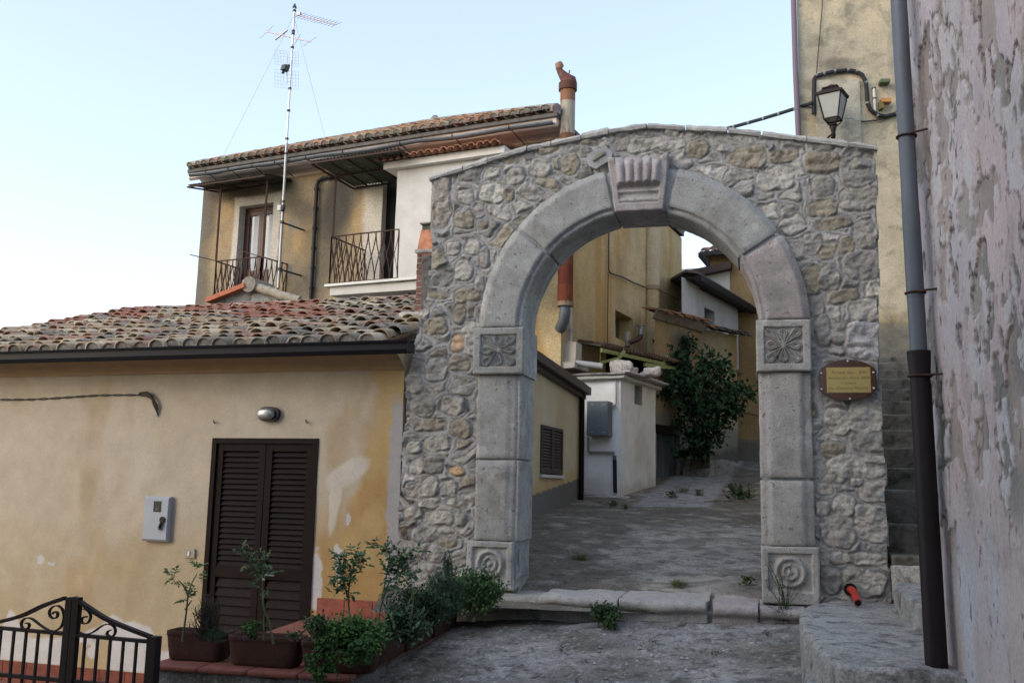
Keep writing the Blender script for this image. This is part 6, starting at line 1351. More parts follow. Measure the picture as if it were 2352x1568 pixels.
# ================================================================ PLAQUE
pq = thing("brass_plaque", "engraved brass plaque on an oval varnished wooden board on the right pillar wall", "plaque", AR.p(*AR.uv(1947, 872), -.02))
npq = -.015; pc = AR.uv(1947, 873, npq); s_ = np.linalg.norm(AR.p(*pc) - EYE) / FPX
def pqo(w_, h_, n=40):
    o = []
    for t in np.linspace(0, 2 * pi, n, endpoint=False):
        x, y = 1.13 * cos(t), sin(t); o.append((np.clip(x, -.98, .98) * w_ / 2, y * h_ / 2))
    return o
mb = MB(); bw, bh = 119 * s_, 90 * s_
mb.prism([AR.p(pc[0] + a, pc[1] + b, -.06) for a, b in pqo(bw, bh)], AR.N * .055, (.05, .016, .008)); mb.prism([AR.p(pc[0] + a, pc[1] + b, -.0055) for a, b in pqo(bw * .965, bh * .95)], AR.N * .008, (.055, .018, .009))
m_var = mk("varnished board", None, .25, 0, var=.35, vs=10, bump=.05, stretch=(1, 1, .3), spec=.6); mb.part("wooden_board", m_var, pq)
a, b = AR.uv(1899.5, 901.5, 0), AR.uv(1998.5, 843, 0); m_brass = mk("brushed brass", (.42, .33, .13), .42, .55, var=.06, vs=60, bump=.03, stretch=(1, 1, 8))
mb = MB(); mb.pbox(AR, a[0], b[0], a[1], b[1], .0025, .007); mb.part("brass_plate", m_brass, pq)
mb = MB()
for t_ in ((1947, 829), (1952, 915.5), (1886, 857), (2006, 855), (1887, 893), (2007, 891)):
    u, v = AR.uv(*t_, 0); mb = MB(); mb.tube([AR.p(u, v, -.002), AR.p(u, v, .006), AR.p(u, v, .010)], [.010, .009, .003], 10, (.7, .7, .68)); mb.part("screw", m_metal, pq)
for t_ in ((1904, 848), (1994, 847), (1905, 896.5), (1995, 896)):
    u, v = AR.uv(*t_, 0); mb = MB(); mb.tube([AR.p(u, v, .006), AR.p(u, v, .012)], [.010, .006], 10, (.40, .30, .14)); mb.part("screw", m_metal, pq)
def text_mesh(body, pl, u, v, n, size, mat, parent, shear=.25, name="lettering"):
    cu = bpy.data.curves.new("txt", 'FONT'); cu.body = body; cu.size = size; cu.align_x = 'CENTER'; cu.align_y = 'CENTER'; cu.shear = shear; cu.space_character = 1.1; cu.space_word = 1.3
    to = bpy.data.objects.new("txt", cu); C.objects.link(to); bpy.context.view_layer.update()
    me = bpy.data.meshes.new_from_object(to.evaluated_get(bpy.context.evaluated_depsgraph_get())); bpy.data.objects.remove(to)
    M = Matrix(((pl.A[0], 0, pl.N[0], 0), (pl.A[1], 0, pl.N[1], 0), (0, 1, 0, 0), (0, 0, 0, 1))); me.transform(M); me.transform(Matrix.Translation(pl.P(u, v, n)))
    return link(name, me, mat, parent)
m_ink = mk("engraved ink", (.07, .05, .02), .6, 0, var=0, bump=0, fine=0)
for (y, body, sz) in ((855, "Portale Sec.  XIX", .036), (867.5, "Restaurato Anno 2004", .034), (879.5, "Il Sindaco", .030), (891, "On. Clemente Mastella", .032)):
    u, v = AR.uv(1948.5, y, .008); text_mesh(body, AR, u, v, .0076, sz, m_ink, pq, shear=.3 if y < 885 else .0)

# red drain hose out of the wall foot
hs = thing("red_drain_hose", "short red corrugated drain hose poking out of the archway foot onto the landing", "hose", AR.p(*AR.uv(1955, 1360), 0))
h0 = AR.p(*AR.uv(1953, 1353, -.05), -.05); h1 = onz(1971, 1384, ZL + .035); n_ = 22
pts = [h0 + (h1 - h0) * (i / n_) + np.array([0, 0, .03 * sin(pi * i / n_)]) for i in range(n_ + 1)]
m_red = mk("red plastic hose", (.42, .035, .025), .45, 0, var=.1, bump=0)
mb = MB(); mb.tube(pts, [.028 + .004 * (i % 2) for i in range(n_ + 1)], 12, cap=False); mb.part("hose", m_red, hs)
mb = MB(); mb.tube([pts[-1] - (pts[-1] - pts[-2]) * .3, pts[-1]], .022, 12); mb.part('hose_mouth', m_darkroom, hs); mb = MB(); mb.tube([h0 - AR.N * .02, h0 + AR.N * .015], .055, 12); mb.part("wall_hole", m_darkroom, hs)

# ================================================================ GATE
PG = plb(160, 6.35, 17); gate = thing("iron_gate", "low dark iron double gate with scrolls under curved top rails at the lower left", "gate", PG.p(0, -.3))
def gp_(x, y, n=0): return PG.p(*PG.uv(x, y), n)
def gu(x, y): return PG.uv(x, y)
def railpoly(pts, w_, name, par=gate, col=None):
    mb = MB()
    for p, q in zip(pts[:-1], pts[1:]):
        d = (q - p); d = d / np.linalg.norm(d); mb.bar(p - d * .004, q + d * .004, .035, w_, up=(0, 0, 1))
    return mb.part(name, m_iron, par)
def smooth(pts, n=6):
    o = []; P_ = [pts[0]] + pts + [pts[-1]]
    for i in range(1, len(P_) - 2):
        for k in range(n):
            t = k / n; a, b, c, d = (np.array(P_[i + j], float) for j in (-1, 0, 1, 2))
            o.append(.5 * (2 * b + (c - a) * t + (2 * a - 5 * b + 4 * c - d) * t * t + (3 * b - a - 3 * c + d) * t ** 3))
    return o + [np.array(pts[-1], float)]
for pts in ([(-190, 1470), (-120, 1458), (-60, 1442), (0, 1427), (50, 1413), (100, 1390), (148, 1373)], [(172, 1373), (200, 1392), (240, 1418), (290, 1440), (345, 1461)]):
    railpoly([gp_(*q) for q in smooth(pts)], .022, "top_rail")
railpoly([gp_(-190, 1427), gp_(0, 1441), gp_(146, 1454)], .020, "mid_rail"); railpoly([gp_(172, 1457), gp_(350, 1473)], .020, "mid_rail")
zb_ = gu(160, 1563)[1]; zmid0 = -.22
for (x0, x1) in ((-190, 150), (170, 350)):
    for zq in (zb_, zmid0):
        u0_, u1_ = gu(x0, 1460)[0], gu(x1, 1460)[0]; mb = MB(); mb.pbox(PG, u0_, u1_, zq - .012, zq + .012, -.014, .014); mb.part("bottom_rail", m_iron, gate)
for x, yt in ((153, 1372), (170, 1372)):
    u = gu(x + (3 if x < 160 else 2), 1450)[0]; mb = MB(); mb.pbox(PG, u - .024, u + .024, zmid0 - .08, gu(x, yt)[1] + .005, -.02, .02); mb.part("centre_stile", m_iron, gate)
u = gu(353, 1500)[0]; mb = MB(); mb.pbox(PG, u - .036, u + .03, -.3, gu(353, 1460)[1], -.03, .03); mb.part("gate_post", m_iron, gate)
u = gu(-195, 1500)[0]; mb = MB(); mb.pbox(PG, u - .03, u + .03, -.3, gu(-195, 1450)[1], -.03, .03); mb.part("gate_post", m_iron, gate)
for x, y in [(-160, 1430), (-128, 1433), (-96, 1435), (-62, 1437), (-28, 1439), (3, 1442), (33, 1445), (61, 1447), (89, 1450), (119, 1453), (196, 1460), (225, 1463), (254, 1466), (284, 1469), (314, 1472)]:
    u, v = gu(x, y); mb = MB(); mb.pbox(PG, u - .0075, u + .0075, zmid0, v, -.0075, .0075); mb.part("gate_bar", m_iron, gate)
def scroll(pts):
    P_ = [gp_(*q) for q in smooth(pts, 5)]; mb = MB(); V_ = []; w2, t2 = .011, .0035
    for i, p in enumerate(P_):
        d = P_[min(i + 1, len(P_) - 1)] - P_[max(i - 1, 0)]; d /= np.linalg.norm(d); m = np.cross(d, PG.N)
        V_ += [p + PG.N * w2 + m * t2, p - PG.N * w2 + m * t2, p - PG.N * w2 - m * t2, p + PG.N * w2 - m * t2]
    F_ = [(i * 4 + k, i * 4 + (k + 1) % 4, i * 4 + 4 + (k + 1) % 4, i * 4 + 4 + k) for i in range(len(P_) - 1) for k in range(4)]
    mb.add(V_, F_); mb.part("scroll", m_iron, gate)
L_ = [(123, 1413), (130, 1410), (133, 1403), (127, 1398), (118, 1401), (115, 1410), (118, 1416), (127, 1420)]
scroll([(121, 1409), (125, 1404), (131, 1405), (133, 1411), (129, 1418), (122, 1419), (115, 1413), (114, 1402), (121, 1393), (133, 1390), (143, 1398), (147, 1415), (142, 1436), (128, 1447), (112, 1446), (95, 1436), (75, 1421), (62, 1418), (52, 1424), (49, 1434), (53, 1442), (61, 1443), (67, 1438), (66, 1431), (59, 1430)])
scroll([(200, 1416), (195, 1415), (190, 1418), (187, 1424), (190, 1430), (198, 1431), (206, 1424), (208, 1411), (200, 1400), (188, 1398), (176, 1408), (172, 1424), (175, 1444), (186, 1453), (200, 1455), (215, 1450), (235, 1436), (250, 1432), (262, 1438), (265, 1450), (260, 1459), (252, 1460), (246, 1455), (249, 1448), (255, 1446)])

# ================================================================ PLANTER LEDGE
ledge = thing("planter_ledge", "low masonry ledge capped with red tiles carrying the row of planters", "ledge", L1)
l0, l1, l2 = L0[:2], L1[:2], L2[:2]; dA = (l1 - l0) / np.linalg.norm(l1 - l0); nA = np.array([-dA[1], dA[0]]); dB = (l2 - l1) / np.linalg.norm(l2 - l1); nB = np.array([-dB[1], dB[0]])
cr = l1 + nA * .28 + nB * .28
me = rough_prism([l0 + nA * .02, l1 + nA * .02 + nB * .02, l2 + nB * .02, l2 + nB * .30, l1 + nB * .30 + nA * .30, l0 + nA * .30], -.4, .412, .015, .08, .02, 4, (.17, .17, .165)); link("masonry", me, m_conc, ledge)
nt_ = 4; W0 = np.linalg.norm(l1 - l0)
for i in range(nt_):
    a_ = l0 + dA * (W0 * i / nt_ + .002 - (.02 if i == 0 else 0)); b_ = l0 + dA * (W0 * (i + 1) / nt_ - .002)
    me = rough_prism([a_ - nA * .02, b_ - nA * .02, b_ + nA * .31, a_ + nA * .31], .415, .45, .014, .08, .004, 4, (.20, .068, .05)); link("cap_tile", me, m_terra, ledge)
W1_ = np.linalg.norm(l2 - l1)
for i in range(8):
    a_ = l1 + dB * (W1_ * i / 8 + .002); b_ = l1 + dB * (W1_ * (i + 1) / 8 - .002)
    me = rough_prism([a_ - nB * .015, b_ - nB * .015, b_ + nB * .31, a_ + nB * .31] if i else [a_ - nB * .015 , b_ - nB * .015, b_ + nB * .31, a_ + nB * .31], .415, .449, .014, .1, .004, 4, (.16, .09, .07)); link("cap_tile", me, m_terra, ledge)

# ---- planters
m_pot = mk("weathered terracotta planter", (.06, .026, .019), .9, var=.35, vs=9, bump=.4, bs=60, fine=.15, stain=[((.03, .022, .018), 9, .5, .66, .75), ((.22, .20, .17), 24, .66, .74, .35)])
def planter(c, d, Lp, Wp, Hp, label, z=.452):
    t = thing("planter", label, "planter", (c[0], c[1], z), "terracotta planters on the ledge"); d = np.array([d[0], d[1]]); nn_ = np.array([-d[1], d[0]])
    def ring(k, zz, e, N_=56, flute=0.):
        o = []
        for i in range(N_):
            t_ = 2 * pi * i / N_; ca, sa = cos(t_), sin(t_); x = np.sign(ca) * abs(ca) ** .24; y = np.sign(sa) * abs(sa) ** .24
            x = x * (Lp / 2 * k + e); y = y * (Wp / 2 * k + e); f = 1 - flute * (i % 2)
            o.append([*(np.array(c) + d * x * f + nn_ * y * f), z + zz])
        return o
    rs = [(.80, 0, 0, .0), (.84, .004, 0, 0), (.88, Hp * .10, 0, .012), (.93, Hp * .45, 0, .014), (.97, Hp * .80, 0, .010), (.97, Hp * .82, 0, 0), (1.0, Hp * .84, 0, 0), (1.0, Hp * .98, 0, 0), (.985, Hp, 0, 0), (.93, Hp, 0, 0), (.92, Hp * .85, 0, 0)]
    N_ = 120; V_ = []
    for k, zz, e, fl in rs: V_ += ring(k, zz, e, N_, fl)
    F_ = [(j * N_ + i, j * N_ + (i + 1) % N_, (j + 1) * N_ + (i + 1) % N_, (j + 1) * N_ + i) for j in range(len(rs) - 1) for i in range(N_)]
    mb = MB(); mb.add(V_, F_ + [tuple(range(N_))[::-1]], None, True); o = mb.part("trough", m_pot, t)
    so = ring(.925, Hp * .86, 0, 40); me = MB(); 
    V2 = so + [[c[0], c[1], z + Hp * .92]]; me.add(V2, [(i, (i + 1) % 40, 40) for i in range(40)], None, True); me.part("soil", m_soil, t); return t
def ctr(x, y, nrm, k): q = onz(x, y, .452)[:2]; return q + nrm * k
HP = .20
p1c, p2c = ctr(449, 1519, nA, .105), ctr(604, 1532, nA, .105)
planter(p1c - dA * .03, dA, .45, .20, HP, "terracotta planter with a dry twiggy bush, nearest the gate post"); planter(p2c - dA * .02, dA, .53, .21, HP, "terracotta planter with a leggy rose, second from the gate")
a3, b3 = onz(700, 1543, .452)[:2], onz(848, 1549, .452)[:2]; d3 = (b3 - a3) / np.linalg.norm(b3 - a3); n3 = np.array([-d3[1], d3[0]]); p3c = (a3 + b3) / 2 + n3 * .12
planter(p3c, d3, np.linalg.norm(b3 - a3) / .82, .24, HP, "terracotta planter overflowing with bright parsley at the ledge corner")
PS = []
for (pa, pb_, lab) in (((874, 1532), (938, 1499), "terracotta planter just behind the corner planter along the sloping street"), ((941, 1498), (1000, 1469), "terracotta planter in the middle of the run beside the sloping street"), ((1003, 1467), (1056, 1436), "terracotta planter nearest the archway at the end of the row")):
    a_, b_ = onz(*pa, .452)[:2], onz(*pb_, .452)[:2]; d_ = (b_ - a_) / np.linalg.norm(b_ - a_); nrm = np.array([-d_[1], d_[0]]); c_ = (a_ + b_) / 2 + nrm * .11
    PS.append((c_, d_)); planter(c_, d_, np.linalg.norm(b_ - a_) / .86, .20, HP, lab)

# ================================================================ PLANTS
class LF:
    def __init__(s, seed): s.mb = MB(); s.r = random.Random(seed)
    def leaf(s, p, d, L, w_, col, nrm=None, fold=.25):
        r = s.r; d = np.array(d, float); d /= np.linalg.norm(d) + 1e-9
        n = np.array(nrm if nrm is not None else (r.gauss(0, .5), r.gauss(0, .5) - .3, 1.), float); x = np.cross(d, n); x /= np.linalg.norm(x) + 1e-9; n = np.cross(x, d)
        k = r.uniform(.7, 1.25); c = (col[0] * k, col[1] * k, col[2] * k)
        p = np.array(p, float); m1 = p + d * L * .35; m2 = p + d * L * .7 - n * L * .06
        V = [p, m1 + x * w_ * .5 + n * w_ * fold, m1, m1 - x * w_ * .5 + n * w_ * fold, m2 + x * w_ * .36 + n * w_ * fold * .6, m2, m2 - x * w_ * .36 + n * w_ * fold * .6, p + d * L - n * L * .16]
        s.mb.add(V, [(0, 2, 1), (0, 3, 2), (1, 2, 5, 4), (2, 3, 6, 5), (4, 5, 7), (5, 6, 7)], c, True)
    def rnd(s, up=.3):
        r = s.r; v = np.array([r.gauss(0, 1), r.gauss(0, 1), r.gauss(0, 1) + up]); return v / np.linalg.norm(v)
def curvepts(P_, n=5): return smooth([np.array(p, float) for p in P_], n)
def rose(label, stems, leaves, Y, col=(.045, .085, .045), seed=1, ls=.045, sr=.006, scol=(.09, .11, .05), tips=()):
    """stems: lists of pixel points; leaves: (x,y,spread px,count)"""
    base = at(stems[0][0][0], stems[0][0][1], Y); t = thing("rose_plant", label, "plant", base, None); mb = MB(); r = random.Random(seed)
    for st in stems:
        pts = curvepts([at(x, y, Y + .02 * (i % 2)) for i, (x, y) in enumerate(st)]); mb.tube(pts, [sr * (1.3 - .8 * i / len(pts)) for i in range(len(pts))], 6, scol)
    lf = LF(seed); k_ = Y / FPX
    for (x, y, sp, cnt) in leaves:
        c0 = at(x, y, Y + r.uniform(-.04, .04))
        for j in range(int(cnt * 1.5)):
            b = c0 + np.array([r.gauss(0, sp * .5), r.gauss(0, sp * .5), r.gauss(0, sp * .5)]) * k_; d = lf.rnd(.2); L = ls * 1.6
            tip = b + d * L; mb.tube([c0 * .3 + b * .7, b, tip], .0016, 4, scol)
            x_ = np.cross(d, (0, 0, 1)); x_ /= np.linalg.norm(x_) + 1e-9
            for q, sd_ in ((.35, 1), (.35, -1), (.75, 1), (.75, -1), (1, 0)):
                lf.leaf(b + d * L * q, d * (.5 if sd_ else 1) + x_ * sd_ * .9, ls * r.uniform(.75, 1.15), ls * .6, col if r.random() > .07 or not tips else tips)
    mb.part("stem", m_vc, t); lf.mb.part("foliage", m_leaf, t); return t
g1, g2, g3 = (.10, .18, .06), (.07, .14, .07), (.04, .085, .038)
rose("thin young rose sprig in the planter nearest the gate", [[(418, 1472), (426, 1420), (432, 1370), (440, 1340), (452, 1318)], [(432, 1368), (422, 1345), (410, 1332)], [(425, 1400), (440, 1378)]], [(405, 1328, 9, 3), (455, 1313, 12, 3), (441, 1366, 8, 2), (420, 1380, 8, 2), (428, 1340, 5, 1)], 6.42, g1, 3, .038, .0055)
rose("leggy rose with some yellowing leaves in front of the right shutter leaf", [[(628, 1478), (618, 1430), (606, 1395), (602, 1340), (595, 1300)], [(605, 1470), (606, 1420), (612, 1385)], [(598, 1310), (575, 1290), (555, 1275)]], [(552, 1272, 12, 3), (570, 1288, 12, 4), (588, 1298, 14, 5), (605, 1305, 14, 6), (622, 1315, 8, 2), (600, 1330, 10, 3), (622, 1350, 6, 1), (600, 1350, 6, 1)], 6.38, (.09, .14, .07), 4, .036, .007, tips=(.26, .14, .04))
rose("tall bushy rose rising in front of the ochre stain, left of the other rose", [[(804, 1425), (800, 1370), (805, 1330), (818, 1280)], [(800, 1375), (780, 1300)], [(802, 1380), (790, 1372)]], [(778, 1285, 14, 8), (800, 1320, 16, 10), (818, 1280, 12, 8), (795, 1345, 14, 7), (765, 1362, 8, 2), (828, 1300, 10, 4), (780, 1320, 10, 5)], 6.75, g2, 5, .040, .0065)
rose("tallest arching rose leaning towards the archway stones", [[(868, 1440), (876, 1380), (888, 1320), (895, 1270)], [(872, 1400), (890, 1345), (905, 1325)], [(945, 1420), (948, 1360), (930, 1330)]], [(880, 1265, 14, 7), (905, 1280, 18, 12), (930, 1290, 16, 8), (895, 1310, 18, 12), (860, 1258, 8, 3), (915, 1315, 16, 9), (960, 1268, 10, 2), (940, 1320, 12, 5), (892, 1350, 10, 4)], 7.15, g2, 6, .040, .0065)
def bush(name, label, cat, cen, rad, n, L, w_, col, seed, up=.6, twigs=20, twcol=(.06, .05, .035), cols=None, shape=None, group=None, root=None):
    """foliage leaves through an ellipsoid of metres rad round cen, on twigs from the root"""
    root = np.array(root if root is not None else (cen[0], cen[1], cen[2] - rad[2])); t = thing(name, label, cat, root, group); r = random.Random(seed); lf = LF(seed + 1); mb = MB(); tips_ = []
    for i in range(twigs):
        v = lf.rnd(.3); q = np.array(cen) + v * np.array(rad) * r.uniform(.45, .98); mid_ = root * .4 + q * .6 + np.array([r.gauss(0, .02), r.gauss(0, .02), -.01]); pts = curvepts([root + np.array([r.gauss(0, .02), r.gauss(0, .02), 0]), mid_, q], 4)
        mb.tube(pts, [.004 * (1.5 - i_ / len(pts)) for i_ in range(len(pts))], 4, twcol); tips_.append((mid_, q))
    for i in range(n):
        a_, b_ = tips_[r.randrange(len(tips_))]; f = r.uniform(.25, 1.05); p = a_ + (b_ - a_) * f + np.array([r.gauss(0, 1), r.gauss(0, 1), r.gauss(0, 1)]) * rad[0] * .13
        c = cols[r.randrange(len(cols))] if cols else col; lf.leaf(p, lf.rnd(up), L * r.uniform(.6, 1.2), w_ * r.uniform(.7, 1.2), c)
    mb.part("twigs", m_vc, t); lf.mb.part("foliage", m_leaf, t); return t
cx = lambda x, y, Y: at(x, y, Y)
bush("dry_bush", "dry brown twiggy bush in the planter nearest the gate", "plant", cx(478, 1415, 6.45), (.12, .10, .17), 1300, .018, .004, (.06, .045, .035), 21, 1.2, 70, (.05, .038, .03), [(.065, .05, .04), (.05, .04, .035), (.05, .06, .03)], root=cx(480, 1468, 6.45))
bush("green_herb", "low green herb at the foot of the dry bush", "plant", cx(497, 1455, 6.4), (.08, .06, .045), 320, .02, .007, g3, 22)
bush("celery_sprout", "small bright green leafy sprout at the foot of the leggy rose", "plant", cx(580, 1442, 6.36), (.055, .05, .07), 130, .034, .028, (.06, .125, .035), 23)
bush("tiny_sprouts", "two tiny sprouts at the right end of the second planter", "plant", cx(673, 1456, 6.32), (.06, .04, .035), 50, .026, .020, (.06, .11, .035), 24, twigs=5)
bush("jade_plant", "small branching jade plant at the left of the corner planter", "plant", cx(722, 1428, 6.28), (.10, .06, .055), 260, .028, .020, (.05, .095, .04), 25, root=cx(725, 1465, 6.28), twigs=16, twcol=(.10, .12, .06))
bush("parsley_bush", "large bright green parsley mound in the corner planter", "plant", cx(812, 1458, 6.4), (.25, .15, .11), 3200, .026, .021, (.05, .115, .03), 26, cols=[(.07, .17, .04), (.055, .13, .035), (.10, .20, .05), (.045, .10, .03)], twigs=80)
bush("trailing_parsley", "parsley trailing down over the front of the corner planter", "plant", cx(742, 1515, 6.12), (.10, .06, .15), 900, .026, .020, (.045, .105, .03), 27, up=-.6, root=cx(750, 1470, 6.2), twigs=22, cols=[(.05, .12, .03), (.04, .095, .028)])
bush("hanging_parsley", "smaller tuft of parsley hanging over the corner planter rim near its right end", "plant", cx(825, 1500, 6.15), (.10, .05, .09), 650, .025, .020, (.045, .105, .03), 28, up=-.3, root=cx(830, 1470, 6.2), twigs=14)
bush("sage_plant", "grey green broad leaved sage between the parsley and the dark bush", "plant", cx(930, 1432, 6.95), (.18, .12, .13), 620, .06, .024, (.07, .115, .065), 29, twigs=26)
bush("dark_green_bush", "dark green dense bush in the middle street planter", "plant", cx(960, 1392, 7.5), (.25, .15, .17), 3600, .026, .014, g3, 30, cols=[(.03, .065, .03), (.025, .05, .026), (.045, .085, .035)], twigs=50)
bush("lavender_bush", "feathery dark green bush in front of the archway foot", "plant", cx(1018, 1370, 8.0), (.21, .15, .24), 6000, .034, .005, (.035, .07, .045), 31, up=1.4, cols=[(.05, .10, .055), (.035, .075, .045), (.065, .12, .065)], twigs=80, root=cx(1015, 1425, 8.0))
bush("rosemary", "upright rosemary sprigs reaching above the bushes", "plant", cx(1030, 1312, 8.3), (.085, .06, .17), 900, .035, .005, (.04, .075, .045), 32, up=1.0, twigs=14, root=cx(1035, 1370, 8.3))
bush("succulent_bush", "glossy green succulent bush spilling over at the end of the planters", "plant", cx(1098, 1358, 8.5), (.27, .18, .165), 3600, .042, .020, (.045, .09, .035), 33, up=1.2, cols=[(.06, .125, .045), (.045, .095, .035), (.08, .15, .05)], twigs=90, twcol=(.10, .09, .06), root=cx(1085, 1425, 8.45))
# small weeds
def tuft(x, y, s_, col, label, seed, n=60, z=None, up=1.2, w_=.006, cat="weed", broad=False, Yd=None):
    p = onz(x, y, z) if Yd is None else np.array([*at(x, y, Yd)[:2], 0]); 
    if Yd is not None: p[2] = z_back(Yd) - .01
    lf = LF(seed); r = lf.r
    for i in range(n):
        d = lf.rnd(up); d[2] = abs(d[2]); q = p + np.array([r.gauss(0, s_ * .35), r.gauss(0, s_ * .35), 0])
        if broad: lf.leaf(q + np.array([0, 0, r.uniform(0, s_ * .8)]), d, s_ * .3, s_ * .16, col)
        else: lf.leaf(q, d, s_ * r.uniform(.5, 1.1), w_, col)
    lf.mb.single("weed", m_leaf, p, label, cat, "weeds growing in cracks")
zb2 = lambda x, y: next(Y_ for Y_ in np.arange(8.9, 30, .02) if onplane(x, y, (0, Y_, 0), (0, 1, 0))[2] <= z_back(Y_) + .005 or Y_ > 29.9) 
def yback(x, y):
    best_ = None
    for Y_ in np.arange(9.3, 27, .02):
        if abs(at(x, y, Y_)[2] - z_back(Y_)) < .006: best_ = Y_; break
    return best_ or 15
for i, (x, y, s_, col, lab, br) in enumerate(((1555, 1343, .10, (.09, .11, .03), "yellowish grass tuft just behind the middle of the stone step", False), (1332, 1283, .10, (.10, .10, .04), "dry brownish grass tuft on the left of the alley paving", False), (1716, 1343, .11, (.05, .08, .03), "green tuft at the inner foot of the right pillar", True),
    (1408, 1160, .10, (.05, .08, .03), "low green weed in the paving in front of the white shed", True), (1543, 1142, .13, (.06, .08, .035), "green weed right of the white shed corner", True), (1568, 1130, .16, (.08, .10, .04), "tall grass tuft beside the shed path", False), (1605, 1137, .12, (.06, .085, .035), "round weed in the middle of the upper paving", True),
    (1697, 1147, .30, (.04, .07, .03), "upright leafy weed by the sunken slab edge", True), (1718, 1140, .18, (.08, .085, .03), "yellow green weed beside the upright one", False), (1436, 1166, .07, (.05, .07, .03), "tiny weed in the alley left of centre", True))):
    Yq = yback(x, y); tuft(x, y, s_, col, lab, 40 + i, 110, Yd=Yq, broad=br)
zst = .535
bush("step_weed", "dark green weed sprawling from the joint at the front of the stone step", "weed", cx(1388, 1405, 8.62), (.17, .09, .085), 700, .034, .016, (.04, .08, .035), 61, twigs=30, root=cx(1385, 1428, 8.66), group="weeds growing in cracks")
bush("step_weed", "brighter green weed at the lower right of the sprawling step weed", "weed", cx(1405, 1428, 8.5), (.09, .07, .06), 260, .034, .018, (.06, .11, .04), 62, twigs=14, group="weeds growing in cracks")
# wispy fennel at the right pillar
fn = thing("fennel_weed", "wispy thin stemmed fennel in front of the right pillar base", "weed", cx(1803, 1420, 8.5), "weeds growing in cracks"); mb = MB(); lf = LF(71); r = lf.r
for i in range(16):
    tx, ty = r.choice([(1765, 1290), (1775, 1310), (1785, 1320), (1795, 1335), (1808, 1290), (1825, 1330), (1818, 1350), (1760, 1330), (1835, 1345), (1750, 1380), (1845, 1395)]); tx += r.gauss(0, 5); ty += r.gauss(0, 8)
    pts = curvepts([cx(1803 + r.gauss(0, 8), 1425, 8.5), cx(1803 + (tx - 1803) * .35, 1425 + (ty - 1425) * .55, 8.45), cx(tx, ty, 8.45)], 5); mb.tube(pts, .0022, 4, (.05, .075, .035))
    for p in pts[4:]:
        for k in range(3): d = lf.rnd(.8); lf.leaf(p, d, .04, .0035, (.04, .07, .035))
for i in range(260): p = cx(1803 + r.gauss(0, 15), 1412 + r.gauss(0, 11), 8.5 + r.gauss(0, .04)); lf.leaf(p, lf.rnd(.8), .05, .005, (.035, .065, .03))
mb.part("stems", m_vc, fn); lf.mb.part("foliage", m_leaf, fn)
for i, (x, y) in enumerate(((1500, 1480), (1640, 1505), (1290, 1500), (1760, 1462), (1455, 1425), (1610, 1432), (1860, 1440))):
    zf = None
    for Y_ in np.arange(8.7, 4, -.02):
        q = at(x, y, Y_)
        if q[2] <= z_front(q[0], Y_) + .01: zf = q; 
        else:
            if zf is not None: break
    if zf is None: continue
    tuft(x, y, .06, (.05, .08, .03), ("little weed in the street, middle of the foreground", "little weed low in the street right of the middle", "little weed in the street left of the middle", "little weed under the right end of the stone step", "tiny weed in the crack below the middle of the step", "tiny weed in the crack right of the step weeds", "tiny weed at the foot of the concrete landing")[i], 80 + i, 24, z=float(z_front(zf[0], zf[1])), broad=True)
mb = MB(); q = onz(1150, 0, .47) if False else at(1063, 1402, 8.75); mb.add([q + np.array([.0, 0, .06]), q + np.array([.03, .0, .05]), q + np.array([.05, -.02, -.04]), q + np.array([.0, -.01, -.05]), q + np.array([-.02, .01, 0])], [(0, 1, 2, 3, 4)], (.5, .52, .55)); mb.single("plastic_scrap", m_vc, q, "scrap of white plastic caught at the end of the planters", "litter")

